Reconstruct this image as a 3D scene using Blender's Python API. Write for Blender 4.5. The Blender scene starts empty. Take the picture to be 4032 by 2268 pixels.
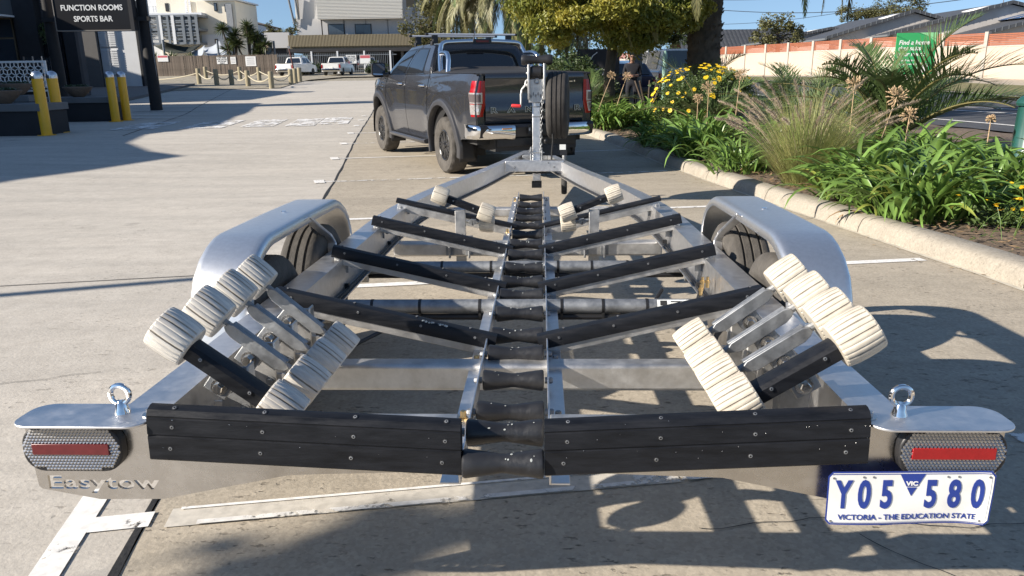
import bpy, bmesh, math, random
from mathutils import Vector as V, Matrix as M, noise as mnoise
R = math.radians
PI = math.pi
random.seed(7)
sc = bpy.context.scene
C = sc.collection

# ------------------------------------------------------------------ camera
cam_d = bpy.data.cameras.new('camera')
cam_d.sensor_width = 36.0
cam_d.lens = 27.04
cam_d.clip_start = 0.05
cam_d.clip_end = 3000
cam = bpy.data.objects.new('camera', cam_d)
cam.matrix_world = M.Translation((0, 0, 1.33)) @ M.Rotation(R(90 - 15.8), 4, 'X') @ M.Rotation(R(-0.8), 4, 'Z')
C.objects.link(cam)
sc.camera = cam

# ------------------------------------------------------------------ sky, sun, exposure
SUN_EL, SUN_AZ = 26.5, 18.0          # shadows run towards +X, swung 18 degrees towards +Y
w = bpy.data.worlds.new('World')
sc.world = w
w.use_nodes = True
nt = w.node_tree
sky = nt.nodes.new('ShaderNodeTexSky')
sky.sky_type = 'NISHITA'
sky.sun_disc = False
sky.sun_elevation = R(SUN_EL)
sky.sun_rotation = R(270 - SUN_AZ)
sky.air_density = 1.0
sky.dust_density = 0.1
sky.ozone_density = 2.6
bg = nt.nodes['Background']
bg.inputs['Strength'].default_value = 0.082
# the clear winter air keeps the sky blue right down to the roofs: look the model up a few degrees higher
tcs = nt.nodes.new('ShaderNodeTexCoord')
mps = nt.nodes.new('ShaderNodeMapping')
mps.inputs['Scale'].default_value = (1, 1, 0.86)
mps.inputs['Location'].default_value = (0, 0, 0.135)
nt.links.new(tcs.outputs['Generated'], mps.inputs[0])
nt.links.new(mps.outputs[0], sky.inputs[0])
nt.links.new(sky.outputs[0], bg.inputs[0])
sd = bpy.data.lights.new('sun', 'SUN')
sd.energy = 5.0
sd.angle = R(0.55)
sd.color = (1.0, 0.915, 0.80)
sun = bpy.data.objects.new('sun', sd)
ldir = V((math.cos(R(SUN_AZ)) * math.cos(R(SUN_EL)), math.sin(R(SUN_AZ)) * math.cos(R(SUN_EL)), -math.sin(R(SUN_EL))))
sun.rotation_euler = ldir.to_track_quat('-Z', 'Y').to_euler()
sun.location = (-30, -10, 20)
C.objects.link(sun)
sc.view_settings.view_transform = 'Standard'
sc.view_settings.look = 'None'
sc.view_settings.gamma = 1
sc.view_settings.use_curve_mapping = False
sc.view_settings.exposure = 0.92

# ------------------------------------------------------------------ materials
def N(nt, t, **kw):
    n = nt.nodes.new(t)
    for k, v in kw.items():
        if k in n.inputs.keys() if hasattr(n.inputs, 'keys') else False:
            n.inputs[k].default_value = v
        else:
            setattr(n, k, v)
    return n

def c4(c): return (c[0], c[1], c[2], 1)

def mat(name, col, rough=0.5, metal=0.0, var=0.0, vs=8.0, bump=0.0, bs=60.0, coat=0.0, spec=0.5, col2=None, obj_var=0.0,
        stretch=None, emit=None, rvar=0.0, trans=0.0, alpha=None):
    m = bpy.data.materials.new(name)
    m.use_nodes = True
    nt = m.node_tree
    b = nt.nodes['Principled BSDF']
    L = nt.links.new
    b.inputs['Base Color'].default_value = c4(col)
    b.inputs['Roughness'].default_value = rough
    b.inputs['Metallic'].default_value = metal
    b.inputs['Coat Weight'].default_value = coat
    b.inputs['Coat Roughness'].default_value = 0.04
    b.inputs['Specular IOR Level'].default_value = spec
    tc = nt.nodes.new('ShaderNodeTexCoord')
    src = tc.outputs['Object']
    if stretch:
        mp = nt.nodes.new('ShaderNodeMapping')
        mp.inputs['Scale'].default_value = stretch
        L(src, mp.inputs[0])
        src = mp.outputs[0]
    col_out = None
    if var > 0 or col2 or rvar > 0:
        nz = N(nt, 'ShaderNodeTexNoise', Scale=vs, Detail=6.0, Roughness=0.65)
        L(src, nz.inputs['Vector'])
        rp = nt.nodes.new('ShaderNodeValToRGB')
        rp.color_ramp.elements[0].position = 0.32
        rp.color_ramp.elements[1].position = 0.68
        a = col2 if col2 else tuple(max(0, c * (1 - var)) for c in col)
        d = tuple(min(1, c * (1 + var * 0.6)) for c in col)
        rp.color_ramp.elements[0].color = c4(a)
        rp.color_ramp.elements[1].color = c4(d)
        L(nz.outputs[0], rp.inputs[0])
        col_out = rp.outputs[0]
        if rvar > 0:
            mr = N(nt, 'ShaderNodeMapRange')
            mr.inputs[1].default_value = 0.3
            mr.inputs[2].default_value = 0.7
            mr.inputs[3].default_value = max(0.02, rough - rvar)
            mr.inputs[4].default_value = min(1, rough + rvar)
            L(nz.outputs[0], mr.inputs[0])
            L(mr.outputs[0], b.inputs['Roughness'])
    if obj_var > 0:
        oi = nt.nodes.new('ShaderNodeObjectInfo')
        hs = nt.nodes.new('ShaderNodeHueSaturation')
        mr = nt.nodes.new('ShaderNodeMapRange')
        mr.inputs[3].default_value = 1 - obj_var
        mr.inputs[4].default_value = 1 + obj_var
        L(oi.outputs['Random'], mr.inputs[0])
        L(mr.outputs[0], hs.inputs['Value'])
        if col_out: L(col_out, hs.inputs['Color'])
        else: hs.inputs['Color'].default_value = c4(col)
        col_out = hs.outputs[0]
    if col_out:
        L(col_out, b.inputs['Base Color'])
    if bump > 0:
        nb = N(nt, 'ShaderNodeTexNoise', Scale=bs, Detail=4.0)
        L(src, nb.inputs['Vector'])
        bp = nt.nodes.new('ShaderNodeBump')
        bp.inputs['Strength'].default_value = bump
        bp.inputs['Distance'].default_value = 0.01
        L(nb.outputs[0], bp.inputs['Height'])
        L(bp.outputs[0], b.inputs['Normal'])
    if emit:
        b.inputs['Emission Color'].default_value = c4(emit[0])
        b.inputs['Emission Strength'].default_value = emit[1]
    if trans > 0:
        out = nt.nodes['Material Output']
        tr = nt.nodes.new('ShaderNodeBsdfTranslucent')
        mx = nt.nodes.new('ShaderNodeMixShader')
        mx.inputs[0].default_value = trans
        hs = nt.nodes.new('ShaderNodeHueSaturation')
        hs.inputs['Value'].default_value = 1.5
        hs.inputs['Hue'].default_value = 0.485
        if col_out: L(col_out, hs.inputs['Color'])
        else: hs.inputs['Color'].default_value = c4(col)
        L(hs.outputs[0], tr.inputs[0])
        L(b.outputs[0], mx.inputs[1])
        L(tr.outputs[0], mx.inputs[2])
        L(mx.outputs[0], out.inputs[0])
    if alpha is not None:
        out = nt.nodes['Material Output']
        tr = nt.nodes.new('ShaderNodeBsdfTransparent')
        mx = nt.nodes.new('ShaderNodeMixShader')
        mx.inputs[0].default_value = alpha
        L(tr.outputs[0], mx.inputs[1])
        L(b.outputs[0], mx.inputs[2])
        L(mx.outputs[0], out.inputs[0])
    return m

def concrete(name, col, warm, pits=0.5, agg=0.5, scale=1.0):
    """exposed / broom-finished concrete: stains, dark pits, pale and dark stones, relief"""
    m = bpy.data.materials.new(name)
    m.use_nodes = True
    nt = m.node_tree
    L = nt.links.new
    b = nt.nodes['Principled BSDF']
    b.inputs['Roughness'].default_value = 0.85
    b.inputs['Specular IOR Level'].default_value = 0.3
    tc = nt.nodes.new('ShaderNodeTexCoord')
    P = tc.outputs['Object']
    def noise(s, d=5.0, r=0.6, vec=P):
        n = N(nt, 'ShaderNodeTexNoise', Scale=s * scale, Detail=d, Roughness=r)
        L(vec, n.inputs['Vector'])
        return n.outputs[0]
    def ramp(x, p0, p1, c0=(0, 0, 0), c1=(1, 1, 1)):
        r = nt.nodes.new('ShaderNodeValToRGB')
        r.color_ramp.elements[0].position = p0
        r.color_ramp.elements[1].position = p1
        r.color_ramp.elements[0].color = c4(c0)
        r.color_ramp.elements[1].color = c4(c1)
        L(x, r.inputs[0])
        return r.outputs[0]
    def mix(f, a, b_, t='MIX', fac=None):
        x = nt.nodes.new('ShaderNodeMix')
        x.data_type = 'RGBA'
        x.blend_type = t
        if fac is not None: x.inputs[0].default_value = fac
        else: L(f, x.inputs[0])
        for i, q in ((6, a), (7, b_)):
            if isinstance(q, tuple): x.inputs[i].default_value = c4(q)
            else: L(q, x.inputs[i])
        return x.outputs[2]
    big = ramp(noise(0.35, 6, 0.62), 0.3, 0.7)
    base = mix(big, col, warm)
    mp = nt.nodes.new('ShaderNodeMapping')
    mp.inputs['Scale'].default_value = (0.25, 1.6, 1)
    L(P, mp.inputs[0])
    strk = ramp(noise(1.4, 6, 0.7, mp.outputs[0]), 0.35, 0.7, (0.80, 0.80, 0.80), (1.06, 1.05, 1.04))
    base = mix(None, base, strk, 'MULTIPLY', 0.75)
    med = ramp(noise(7, 6, 0.7), 0.3, 0.72, (0.84, 0.83, 0.82), (1.08, 1.08, 1.08))
    base = mix(None, base, med, 'MULTIPLY', 0.8)
    # stones
    vo = N(nt, 'ShaderNodeTexVoronoi', Scale=85.0 * scale)
    L(P, vo.inputs['Vector'])
    bw = nt.nodes.new('ShaderNodeRGBToBW')
    L(vo.outputs['Color'], bw.inputs[0])
    st = ramp(bw.outputs[0], 0.12, 0.9, (0.62, 0.60, 0.58), (1.25, 1.22, 1.18))
    base = mix(None, base, st, 'MULTIPLY', agg)
    # pits, stretched along X as a drag finish leaves them
    mp2 = nt.nodes.new('ShaderNodeMapping')
    mp2.inputs['Scale'].default_value = (0.55, 1.25, 1)
    L(P, mp2.inputs[0])
    pit = ramp(noise(38, 3, 0.55, mp2.outputs[0]), 0.60, 0.67)
    pit2 = ramp(noise(3.0, 2, 0.5), 0.38, 0.62)
    pm = nt.nodes.new('ShaderNodeMath')
    pm.operation = 'MULTIPLY'
    L(pit, pm.inputs[0])
    L(pit2, pm.inputs[1])
    pf = nt.nodes.new('ShaderNodeMath')
    pf.operation = 'MULTIPLY'
    L(pm.outputs[0], pf.inputs[0])
    pf.inputs[1].default_value = pits
    base = mix(pf.outputs[0], base, (0.10, 0.085, 0.065))
    # oil spots
    oil = ramp(noise(1.15, 3, 0.5), 0.70, 0.76)
    of = nt.nodes.new('ShaderNodeMath')
    of.operation = 'MULTIPLY'
    L(oil, of.inputs[0])
    of.inputs[1].default_value = 0.45
    base = mix(of.outputs[0], base, (0.10, 0.09, 0.075))
    L(base, b.inputs['Base Color'])
    bp = nt.nodes.new('ShaderNodeBump')
    bp.inputs['Strength'].default_value = 0.55
    bp.inputs['Distance'].default_value = 0.004
    hs = nt.nodes.new('ShaderNodeMath')
    hs.operation = 'SUBTRACT'
    L(noise(55, 4, 0.6), hs.inputs[0])
    L(pf.outputs[0], hs.inputs[1])
    L(hs.outputs[0], bp.inputs['Height'])
    L(bp.outputs[0], b.inputs['Normal'])
    return m

def paint_worn(name, col, wear, scale=9.0):
    m = bpy.data.materials.new(name)
    m.use_nodes = True
    nt = m.node_tree
    L = nt.links.new
    b = nt.nodes['Principled BSDF']
    b.inputs['Roughness'].default_value = 0.7
    tc = nt.nodes.new('ShaderNodeTexCoord')
    n1 = N(nt, 'ShaderNodeTexNoise', Scale=scale, Detail=8.0, Roughness=0.7)
    L(tc.outputs['Object'], n1.inputs['Vector'])
    r = nt.nodes.new('ShaderNodeValToRGB')
    r.color_ramp.elements[0].position = wear
    r.color_ramp.elements[1].position = wear + 0.05
    L(n1.outputs[0], r.inputs[0])
    n2 = N(nt, 'ShaderNodeTexNoise', Scale=30.0, Detail=4.0)
    L(tc.outputs['Object'], n2.inputs['Vector'])
    r2 = nt.nodes.new('ShaderNodeValToRGB')
    r2.color_ramp.elements[0].position = 0.3
    r2.color_ramp.elements[0].color = c4(tuple(c * 0.78 for c in col))
    r2.color_ramp.elements[1].position = 0.6
    r2.color_ramp.elements[1].color = c4(col)
    L(n2.outputs[0], r2.inputs[0])
    L(r2.outputs[0], b.inputs['Base Color'])
    tr = nt.nodes.new('ShaderNodeBsdfTransparent')
    mx = nt.nodes.new('ShaderNodeMixShader')
    L(r.outputs[0], mx.inputs[0])
    L(tr.outputs[0], mx.inputs[1])
    L(b.outputs[0], mx.inputs[2])
    L(mx.outputs[0], nt.nodes['Material Output'].inputs[0])
    return m

MT = {}
def defmats():
    MT['lane'] = concrete('lane_concrete', (0.485, 0.452, 0.40), (0.535, 0.50, 0.443), pits=0.42, agg=0.18)
    MT['bay'] = concrete('bay_concrete', (0.395, 0.35, 0.28), (0.46, 0.41, 0.33), pits=0.85, agg=0.34)
    MT['kerb'] = concrete('kerb_concrete', (0.335, 0.305, 0.255), (0.395, 0.36, 0.305), pits=0.45, agg=0.35)
    MT['tar'] = mat('tar', (0.02, 0.019, 0.018), 0.7, var=0.5, vs=30, bump=0.4)
    MT['line'] = paint_worn('line_paint', (0.80, 0.78, 0.74), 0.36)
    MT['line_old'] = paint_worn('old_line_paint', (0.72, 0.70, 0.66), 0.46, 7.0)
    MT['line_ghost'] = paint_worn('ghost_line_paint', (0.56, 0.52, 0.45), 0.38, 3.0)
    MT['soil'] = mat('soil', (0.16, 0.115, 0.08), 0.95, var=0.5, vs=14, bump=1.0, bs=40)
    MT['asphalt'] = mat('asphalt', (0.062, 0.064, 0.07), 0.85, var=0.25, vs=3, bump=0.4, bs=150)
    MT['lawn'] = mat('lawn', (0.13, 0.135, 0.05), 0.95, col2=(0.20, 0.165, 0.075), vs=0.5, bump=0.6, bs=30)
    MT['gravel'] = mat('gravel', (0.30, 0.265, 0.20), 0.95, var=0.45, vs=2.5, bump=0.7, bs=60)
    MT['alu'] = mat('aluminium', (0.74, 0.735, 0.73), 0.42, 1.0, var=0.10, vs=30, rvar=0.06, bump=0.03, bs=240)
    MT['guard'] = mat('satin_guard', (0.78, 0.775, 0.765), 0.39, 0.95, var=0.07, vs=60, bump=0.02, bs=350)
    MT['alu_dull'] = mat('dull_aluminium', (0.56, 0.55, 0.53), 0.50, 0.9, var=0.22, vs=14, rvar=0.10, bump=0.08, bs=120)
    MT['steel'] = mat('stainless', (0.62, 0.59, 0.55), 0.27, 1.0, var=0.12, vs=18, rvar=0.08)
    MT['chrome'] = mat('chrome', (0.84, 0.83, 0.82), 0.10, 1.0)
    MT['galv'] = mat('galvanised', (0.31, 0.32, 0.33), 0.55, 0.75, var=0.35, vs=18, rvar=0.12, bump=0.12, bs=60)
    MT['brass'] = mat('brass', (0.55, 0.40, 0.20), 0.35, 1.0)
    MT['bunk'] = mat('black_bunk', (0.011, 0.012, 0.015), 0.45, var=0.4, vs=20, rvar=0.14, bump=0.06, bs=90, stretch=(0.5, 3, 3), spec=0.25)
    MT['roller'] = mat('black_roller', (0.022, 0.023, 0.026), 0.42, col2=(0.012, 0.012, 0.014), vs=16, rvar=0.15, bump=0.10, bs=60)
    MT['scuff'] = mat('pale_scuff', (0.42, 0.44, 0.42), 0.6, var=0.3, vs=60)
    MT['ivory'] = mat('ivory_roller', (0.64, 0.585, 0.48), 0.45, col2=(0.46, 0.41, 0.335), vs=18, bump=0.04, bs=60)
    MT['ivory_streaky'] = mat('streaky_roller', (0.72, 0.68, 0.60), 0.48, col2=(0.36, 0.34, 0.32), vs=10, bump=0.06, bs=60, stretch=(2.2, 2.2, 0.5))  # ivory with darker grey streaks in its colour, for the left-hand rollers
    MT['ivory_groove'] = mat('roller_groove', (0.36, 0.32, 0.265), 0.7, var=0.4, vs=20)
    MT['rubber'] = mat('tyre_rubber', (0.028, 0.027, 0.026), 0.75, var=0.35, vs=20, bump=0.2, bs=80)
    MT['rubber_d'] = mat('dusty_tyre', (0.075, 0.068, 0.060), 0.85, var=0.35, vs=12, bump=0.3, bs=70)
    MT['blk'] = mat('black_plastic', (0.018, 0.018, 0.020), 0.45, var=0.2, vs=30, bump=0.05)
    MT['blk_gloss'] = mat('gloss_black', (0.012, 0.012, 0.013), 0.15)
    MT['cable'] = mat('cable_black', (0.012, 0.012, 0.013), 0.5)
    MT['red'] = mat('red_reflector', (0.30, 0.010, 0.012), 0.25, var=0.15, vs=60)
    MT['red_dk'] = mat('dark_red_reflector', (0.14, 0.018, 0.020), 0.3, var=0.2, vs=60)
    MT['prism'] = mat('prism_lens', (0.46, 0.46, 0.46), 0.24, 0.9)
    MT['plate_w'] = mat('plate_white', (0.80, 0.79, 0.75), 0.42, var=0.10, vs=9)
    MT['plate_b'] = mat('plate_blue', (0.018, 0.045, 0.26), 0.45)
    MT['white'] = mat('white_paint', (0.80, 0.80, 0.78), 0.5, var=0.05, vs=3)
    MT['redgrip'] = mat('red_grip', (0.60, 0.03, 0.03), 0.45)
    MT['sticker'] = mat('sticker', (0.70, 0.72, 0.70), 0.4)
    MT['ink'] = mat('ink', (0.02, 0.02, 0.02), 0.6)
defmats()

# ------------------------------------------------------------------ geometry gatherer
class G:
    def __init__(s):
        s.v = []
        s.f = []
        s.mi = []
    def add(s, vs, fs, mi=0):
        o = len(s.v)
        s.v += [tuple(p) for p in vs]
        s.f += [tuple(i + o for i in f) for f in fs]
        s.mi += [mi] * len(fs)
    def box(s, a, b, mi=0, mtx=None):
        x0, y0, z0 = a
        x1, y1, z1 = b
        vs = [V(p) for p in ((x0, y0, z0), (x1, y0, z0), (x1, y1, z0), (x0, y1, z0), (x0, y0, z1), (x1, y0, z1), (x1, y1, z1), (x0, y1, z1))]
        if mtx: vs = [mtx @ p for p in vs]
        s.add(vs, [(0, 3, 2, 1), (4, 5, 6, 7), (0, 1, 5, 4), (1, 2, 6, 5), (2, 3, 7, 6), (3, 0, 4, 7)], mi)
    def bar(s, p, q, wd, ht, up=(0, 0, 1), mi=0):
        p, q, up = V(p), V(q), V(up)
        d = (q - p).normalized()
        x = d.cross(up).normalized() * (wd / 2)
        z = x.cross(d).normalized() * (ht / 2)
        vs = []
        for c in (p, q):
            vs += [c - x - z, c + x - z, c + x + z, c - x + z]
        s.add(vs, [(0, 1, 2, 3), (7, 6, 5, 4), (0, 4, 5, 1), (1, 5, 6, 2), (2, 6, 7, 3), (3, 7, 4, 0)], mi)
    def tube(s, pts, r, n=8, mi=0, caps=True, closed=False):
        pts = [V(p) for p in pts]
        k = len(pts)
        rr = r if isinstance(r, (list, tuple)) else [r] * k
        up = V((0, 0, 1))
        t0 = (pts[1] - pts[0]).normalized()
        if abs(t0.dot(up)) > 0.95: up = V((1, 0, 0))
        x = t0.cross(up).normalized()
        o = len(s.v)
        for i in range(k):
            if closed: t = (pts[(i + 1) % k] - pts[i - 1]).normalized()
            else: t = (pts[min(i + 1, k - 1)] - pts[max(i - 1, 0)]).normalized()
            x = (x - t * x.dot(t)).normalized()
            y = t.cross(x)
            for j in range(n):
                a = 2 * PI * j / n
                s.v.append(tuple(pts[i] + (x * math.cos(a) + y * math.sin(a)) * rr[i]))
        m = k if closed else k - 1
        for i in range(m):
            for j in range(n):
                a, b = o + i * n + j, o + i * n + (j + 1) % n
                c, d = o + ((i + 1) % k) * n + (j + 1) % n, o + ((i + 1) % k) * n + j
                s.f.append((a, b, c, d))
                s.mi.append(mi)
        if caps and not closed:
            s.f.append(tuple(o + j for j in reversed(range(n))))
            s.f.append(tuple(o + (k - 1) * n + j for j in range(n)))
            s.mi += [mi, mi]
    def lathe(s, prof, n=24, mtx=None, mi=0, rmod=None, mfun=None, closed=False):
        """prof: (radius, height along local z)"""
        mtx = mtx or M()
        o = len(s.v)
        k = len(prof)
        for i, (r, z) in enumerate(prof):
            for j in range(n):
                a = 2 * PI * j / n
                q = r * (rmod(i, j) if rmod else 1)
                s.v.append(tuple(mtx @ V((q * math.cos(a), q * math.sin(a), z))))
        for i in range(k if closed else k - 1):
            i2 = (i + 1) % k
            for j in range(n):
                s.f.append((o + i * n + j, o + i * n + (j + 1) % n, o + i2 * n + (j + 1) % n, o + i2 * n + j))
                s.mi.append(mfun(i, j) if mfun else mi)
        if not closed:
            if prof[0][0] > 1e-4:
                s.f.append(tuple(o + j for j in reversed(range(n))))
                s.mi.append(mi)
            if prof[-1][0] > 1e-4:
                s.f.append(tuple(o + (k - 1) * n + j for j in range(n)))
                s.mi.append(mi)
    def prism(s, poly, d0, d1, fr, mi=0):
        """poly in (u, v); fr(u, v, d) -> point"""
        n = len(poly)
        vs = [fr(u, v, d0) for u, v in poly] + [fr(u, v, d1) for u, v in poly]
        fs = [tuple(range(n))[::-1], tuple(range(n, 2 * n))]
        for i in range(n):
            j = (i + 1) % n
            fs.append((i, j, n + j, n + i))
        s.add(vs, fs, mi)
    def grid(s, rows, mi=0, wrap=False):
        o = len(s.v)
        k, n = len(rows), len(rows[0])
        for r in rows: s.v += [tuple(p) for p in r]
        for i in range(k - 1):
            for j in range(n if wrap else n - 1):
                j2 = (j + 1) % n
                s.f.append((o + i * n + j, o + i * n + j2, o + (i + 1) * n + j2, o + (i + 1) * n + j))
                s.mi.append(mi)
    def mesh(s, name, mats, angle=35, fix=True):
        me = bpy.data.meshes.new(name)
        me.from_pydata(s.v, [], s.f)
        for m in (mats if isinstance(mats, (list, tuple)) else [mats]): me.materials.append(m)
        me.polygons.foreach_set('material_index', s.mi)
        if fix:
            bm = bmesh.new()
            bm.from_mesh(me)
            bmesh.ops.recalc_face_normals(bm, faces=bm.faces)
            bm.to_mesh(me)
            bm.free()
        me.polygons.foreach_set('use_smooth', [True] * len(me.polygons))
        if angle is not None: me.set_sharp_from_angle(angle=R(angle))
        me.update()
        return me
    def build(s, name, mats, parent=None, bevel=0, angle=35, fix=True, solid=0, seg=2):
        return link(name, s.mesh(name, mats, angle, fix), parent, bevel, solid, seg)

def link(name, me, parent=None, bevel=0, solid=0, seg=2):
    o = bpy.data.objects.new(name, me)
    C.objects.link(o)
    if parent: o.parent = parent
    if solid:
        md = o.modifiers.new('solid', 'SOLIDIFY')
        md.thickness = solid
        md.offset = -1
    if bevel:
        md = o.modifiers.new('bevel', 'BEVEL')
        md.width = bevel
        md.segments = seg
        md.limit_method = 'ANGLE'
        md.angle_limit = R(40)
        md.harden_normals = False
    return o

def tag(o, label=None, cat=None, group=None, kind=None):
    if label: o['label'] = label
    if cat: o['category'] = cat
    if group: o['group'] = group
    if kind: o['kind'] = kind
    return o

def thing(name, label, cat, loc=(0, 0, 0), rz=0, group=None):
    o = bpy.data.objects.new(name, None)
    o.empty_display_size = 0.2
    C.objects.link(o)
    o.location = loc
    o.rotation_euler = (0, 0, rz)
    return tag(o, label, cat, group)

def dup(root, loc=None, rz=None, label=None, scale=None, parent=None):
    r = root.copy()
    C.objects.link(r)
    if parent: r.parent = parent
    if loc is not None: r.location = loc
    if rz is not None: r.rotation_euler = (0, 0, rz)
    if scale is not None: r.scale = (scale,) * 3 if not isinstance(scale, tuple) else scale
    if label: r['label'] = label
    for ch in list(root.children):
        c = ch.copy()
        C.objects.link(c)
        c.parent = r
        for g_ in list(ch.children):
            d = g_.copy()
            C.objects.link(d)
            d.parent = c
    return r

def text(name, body, size, mtx, m, parent=None, bold=0.0, depth=0.0015, xs=1.0, align='CENTER', shear=0.0, space=1.0, line=1.0):
    cu = bpy.data.curves.new(name, 'FONT')
    cu.body = body
    cu.size = size
    cu.align_x = align
    cu.align_y = 'CENTER'
    cu.offset = bold
    cu.extrude = depth
    cu.shear = shear
    cu.space_character = space
    cu.space_line = line
    cu.resolution_u = 4
    t = bpy.data.objects.new(name, cu)
    C.objects.link(t)
    bpy.context.view_layer.update()
    me = bpy.data.meshes.new_from_object(t.evaluated_get(bpy.context.evaluated_depsgraph_get()))
    bpy.data.objects.remove(t)
    bpy.data.curves.remove(cu)
    me.transform(mtx @ M.Diagonal((xs, 1, 1, 1)))
    me.materials.clear()
    me.materials.append(m)
    me.name = name
    return link(name, me, parent)

def facing(loc, nx=0.0, tilt=0.0):
    """frame whose text reads from -Y; nx turns it about Z"""
    return M.Translation(loc) @ M.Rotation(nx, 4, 'Z') @ M.Rotation(R(90) + tilt, 4, 'X')

def frame(o, zaxis, xhint=(1, 0, 0)):
    z = V(zaxis).normalized()
    x = V(xhint)
    if abs(x.normalized().dot(z)) > 0.98: x = V((0, 1, 0.1))
    x = (x - z * x.dot(z)).normalized()
    y = z.cross(x)
    m = M((x, y, z)).transposed().to_4x4()
    m.translation = V(o)
    return m

def arc(c, r, a0, a1, n, plane='xz'):
    out = []
    for i in range(n + 1):
        a = R(a0 + (a1 - a0) * i / n)
        u, v_ = r * math.cos(a), r * math.sin(a)
        out.append((c[0] + u, c[1], c[2] + v_) if plane == 'xz' else (c[0], c[1] + u, c[2] + v_) if plane == 'yz' else (c[0] + u, c[1] + v_, c[2]))
    return out

def rrect(x0, y0, x1, y1, r, n=4):
    out = []
    for cx, cy, a in ((x1 - r, y1 - r, 0), (x0 + r, y1 - r, 90), (x0 + r, y0 + r, 180), (x1 - r, y0 + r, 270)):
        for i in range(n + 1):
            t = R(a + 90 * i / n)
            out.append((cx + r * math.cos(t), cy + r * math.sin(t)))
    return out

def smooth(a, b, x):
    t = max(0, min(1, (x - a) / (b - a)))
    return t * t * (3 - 2 * t)

# ------------------------------------------------------------------ ground
def pl(x, pts):
    if x <= pts[0][0]: return pts[0][1]
    for (a, b), (c, d) in zip(pts, pts[1:]):
        if x <= c: return b + (d - b) * (x - a) / (c - a)
    return pts[-1][1]

DIP = [(2, 0), (5, -.03), (8, -.08), (10.5, -.122), (12, -.125), (14.5, -.085), (17, -.035), (20, 0)]
def gh(x, y):
    """height of the ground: a shallow dip under the ute, rising gently beyond it"""
    base = min(0.026 * max(0.0, y - 26.0), 1.30) * smooth(26, 31, y)
    cap = 1.4 + (0.55 - 1.4) * smooth(-1, 9, x)
    return min(base, cap) + pl(y, DIP) * smooth(-10, -4, x)

def sheet(name, x0, x1, y0, y1, dz, m, nx=8, ny=24, kind='structure', parent=None, xl=None, xr=None):
    g = G()
    rows = []
    ys = set(round(y0 + (y1 - y0) * j / ny, 3) for j in range(ny + 1))
    if y1 - y0 > 6: ys |= set(q for q in (2, 5, 8, 10.5, 12, 14.5, 17, 20, 26) if y0 < q < y1)
    for y in sorted(ys):
        a = xl(y) if xl else x0
        b = xr(y) if xr else x1
        rows.append([(a + (b - a) * i / nx, y, gh(a + (b - a) * i / nx, y) + dz) for i in range(nx + 1)])
    g.grid(rows)
    o = g.build(name, m, parent, angle=None)
    if kind: o['kind'] = kind
    return o

JX = lambda y: pl(y, [(-12, 0.9), (1.83, -1.11), (9.36, -2.26), (11.9, -2.62), (15.93, -3.19), (21.0, -3.86), (40, -6.5), (60, -9.3)])     # expansion joint
KX = lambda y: pl(y, [(-12, 5.0), (4.62, 3.18), (7.5, 2.87), (10.85, 2.56), (13.9, 2.20), (16.7, 1.70), (20, 1.02), (26, -0.4), (33, -2.2)])                                               # foot of the kerb

def ground():
    # earth out to the horizon
    g = G()
    rows = []
    rad = [0, 3, 6, 10, 15, 20, 26, 30, 34, 40, 50, 60, 70, 78, 90, 120, 200, 400, 900]
    for rr in rad[1:]:
        rows.append([(rr * math.cos(2 * PI * k / 72), rr * math.sin(2 * PI * k / 72),
                      gh(rr * math.cos(2 * PI * k / 72), rr * math.sin(2 * PI * k / 72)) - 0.06) for k in range(72)])
    g.grid(rows, wrap=True)
    g.add([(0, 0, -0.06)] + rows[0], [(0, 1 + k, 1 + (k + 1) % 72) for k in range(72)])
    tag(g.build('ground', MT['gravel'], angle=None), kind='structure')
    sheet('lane_pavement', -60, 0, -12, 56, 0.0, MT['lane'], 60, 120, xr=lambda y: JX(y) + (0 if y < 33 else (y - 33) * 0.7))
    sheet('bay_pavement', 0, 0, -12, 33, 0.0, MT['bay'], 8, 90, xl=lambda y: JX(y) + 0.012, xr=lambda y: KX(y) + 0.05)
    tag(sheet('expansion_joint', 0, 0, -10, 33, 0.004, MT['tar'], 1, 120,
              xl=lambda y: JX(y) - 0.014 + 0.006 * math.sin(y * 3.1), xr=lambda y: JX(y) + 0.014 + 0.007 * math.sin(y * 4.7 + 1)), kind='structure')
    for k, (ya, sl) in enumerate(((5.28, 0.17), (16.4, 0.1), (27.5, 0.08))):
        g = G()
        rows = []
        for i in range(31):
            x = -30 + (JX(ya) + 30) * i / 30
            y = ya + sl * (x + 2) + 0.01 * math.sin(x * 2.3)
            rows.append([(x, y - 0.006, gh(x, y) + 0.004), (x, y + 0.006, gh(x, y) + 0.004)])
        g.grid(rows)
        tag(g.build('saw_cut_joint', MT['tar'], angle=None), kind='structure')

def quad_line(name, p, q, wd, m, dz=0.005, n=1):
    p, q = V((p[0], p[1])), V((q[0], q[1]))
    d = (q - p).normalized()
    nrm = V((-d.y, d.x)) * wd / 2
    g = G()
    rows = []
    n = max(2, int((q - p).length / 0.25))
    for i in range(n + 1):
        c = p + (q - p) * i / n
        rows.append([(c.x + nrm.x, c.y + nrm.y, gh(c.x, c.y) + dz), (c.x - nrm.x, c.y - nrm.y, gh(c.x, c.y) + dz)])
    g.grid(rows)
    return tag(g.build(name, m, angle=None), kind='structure')

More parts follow.
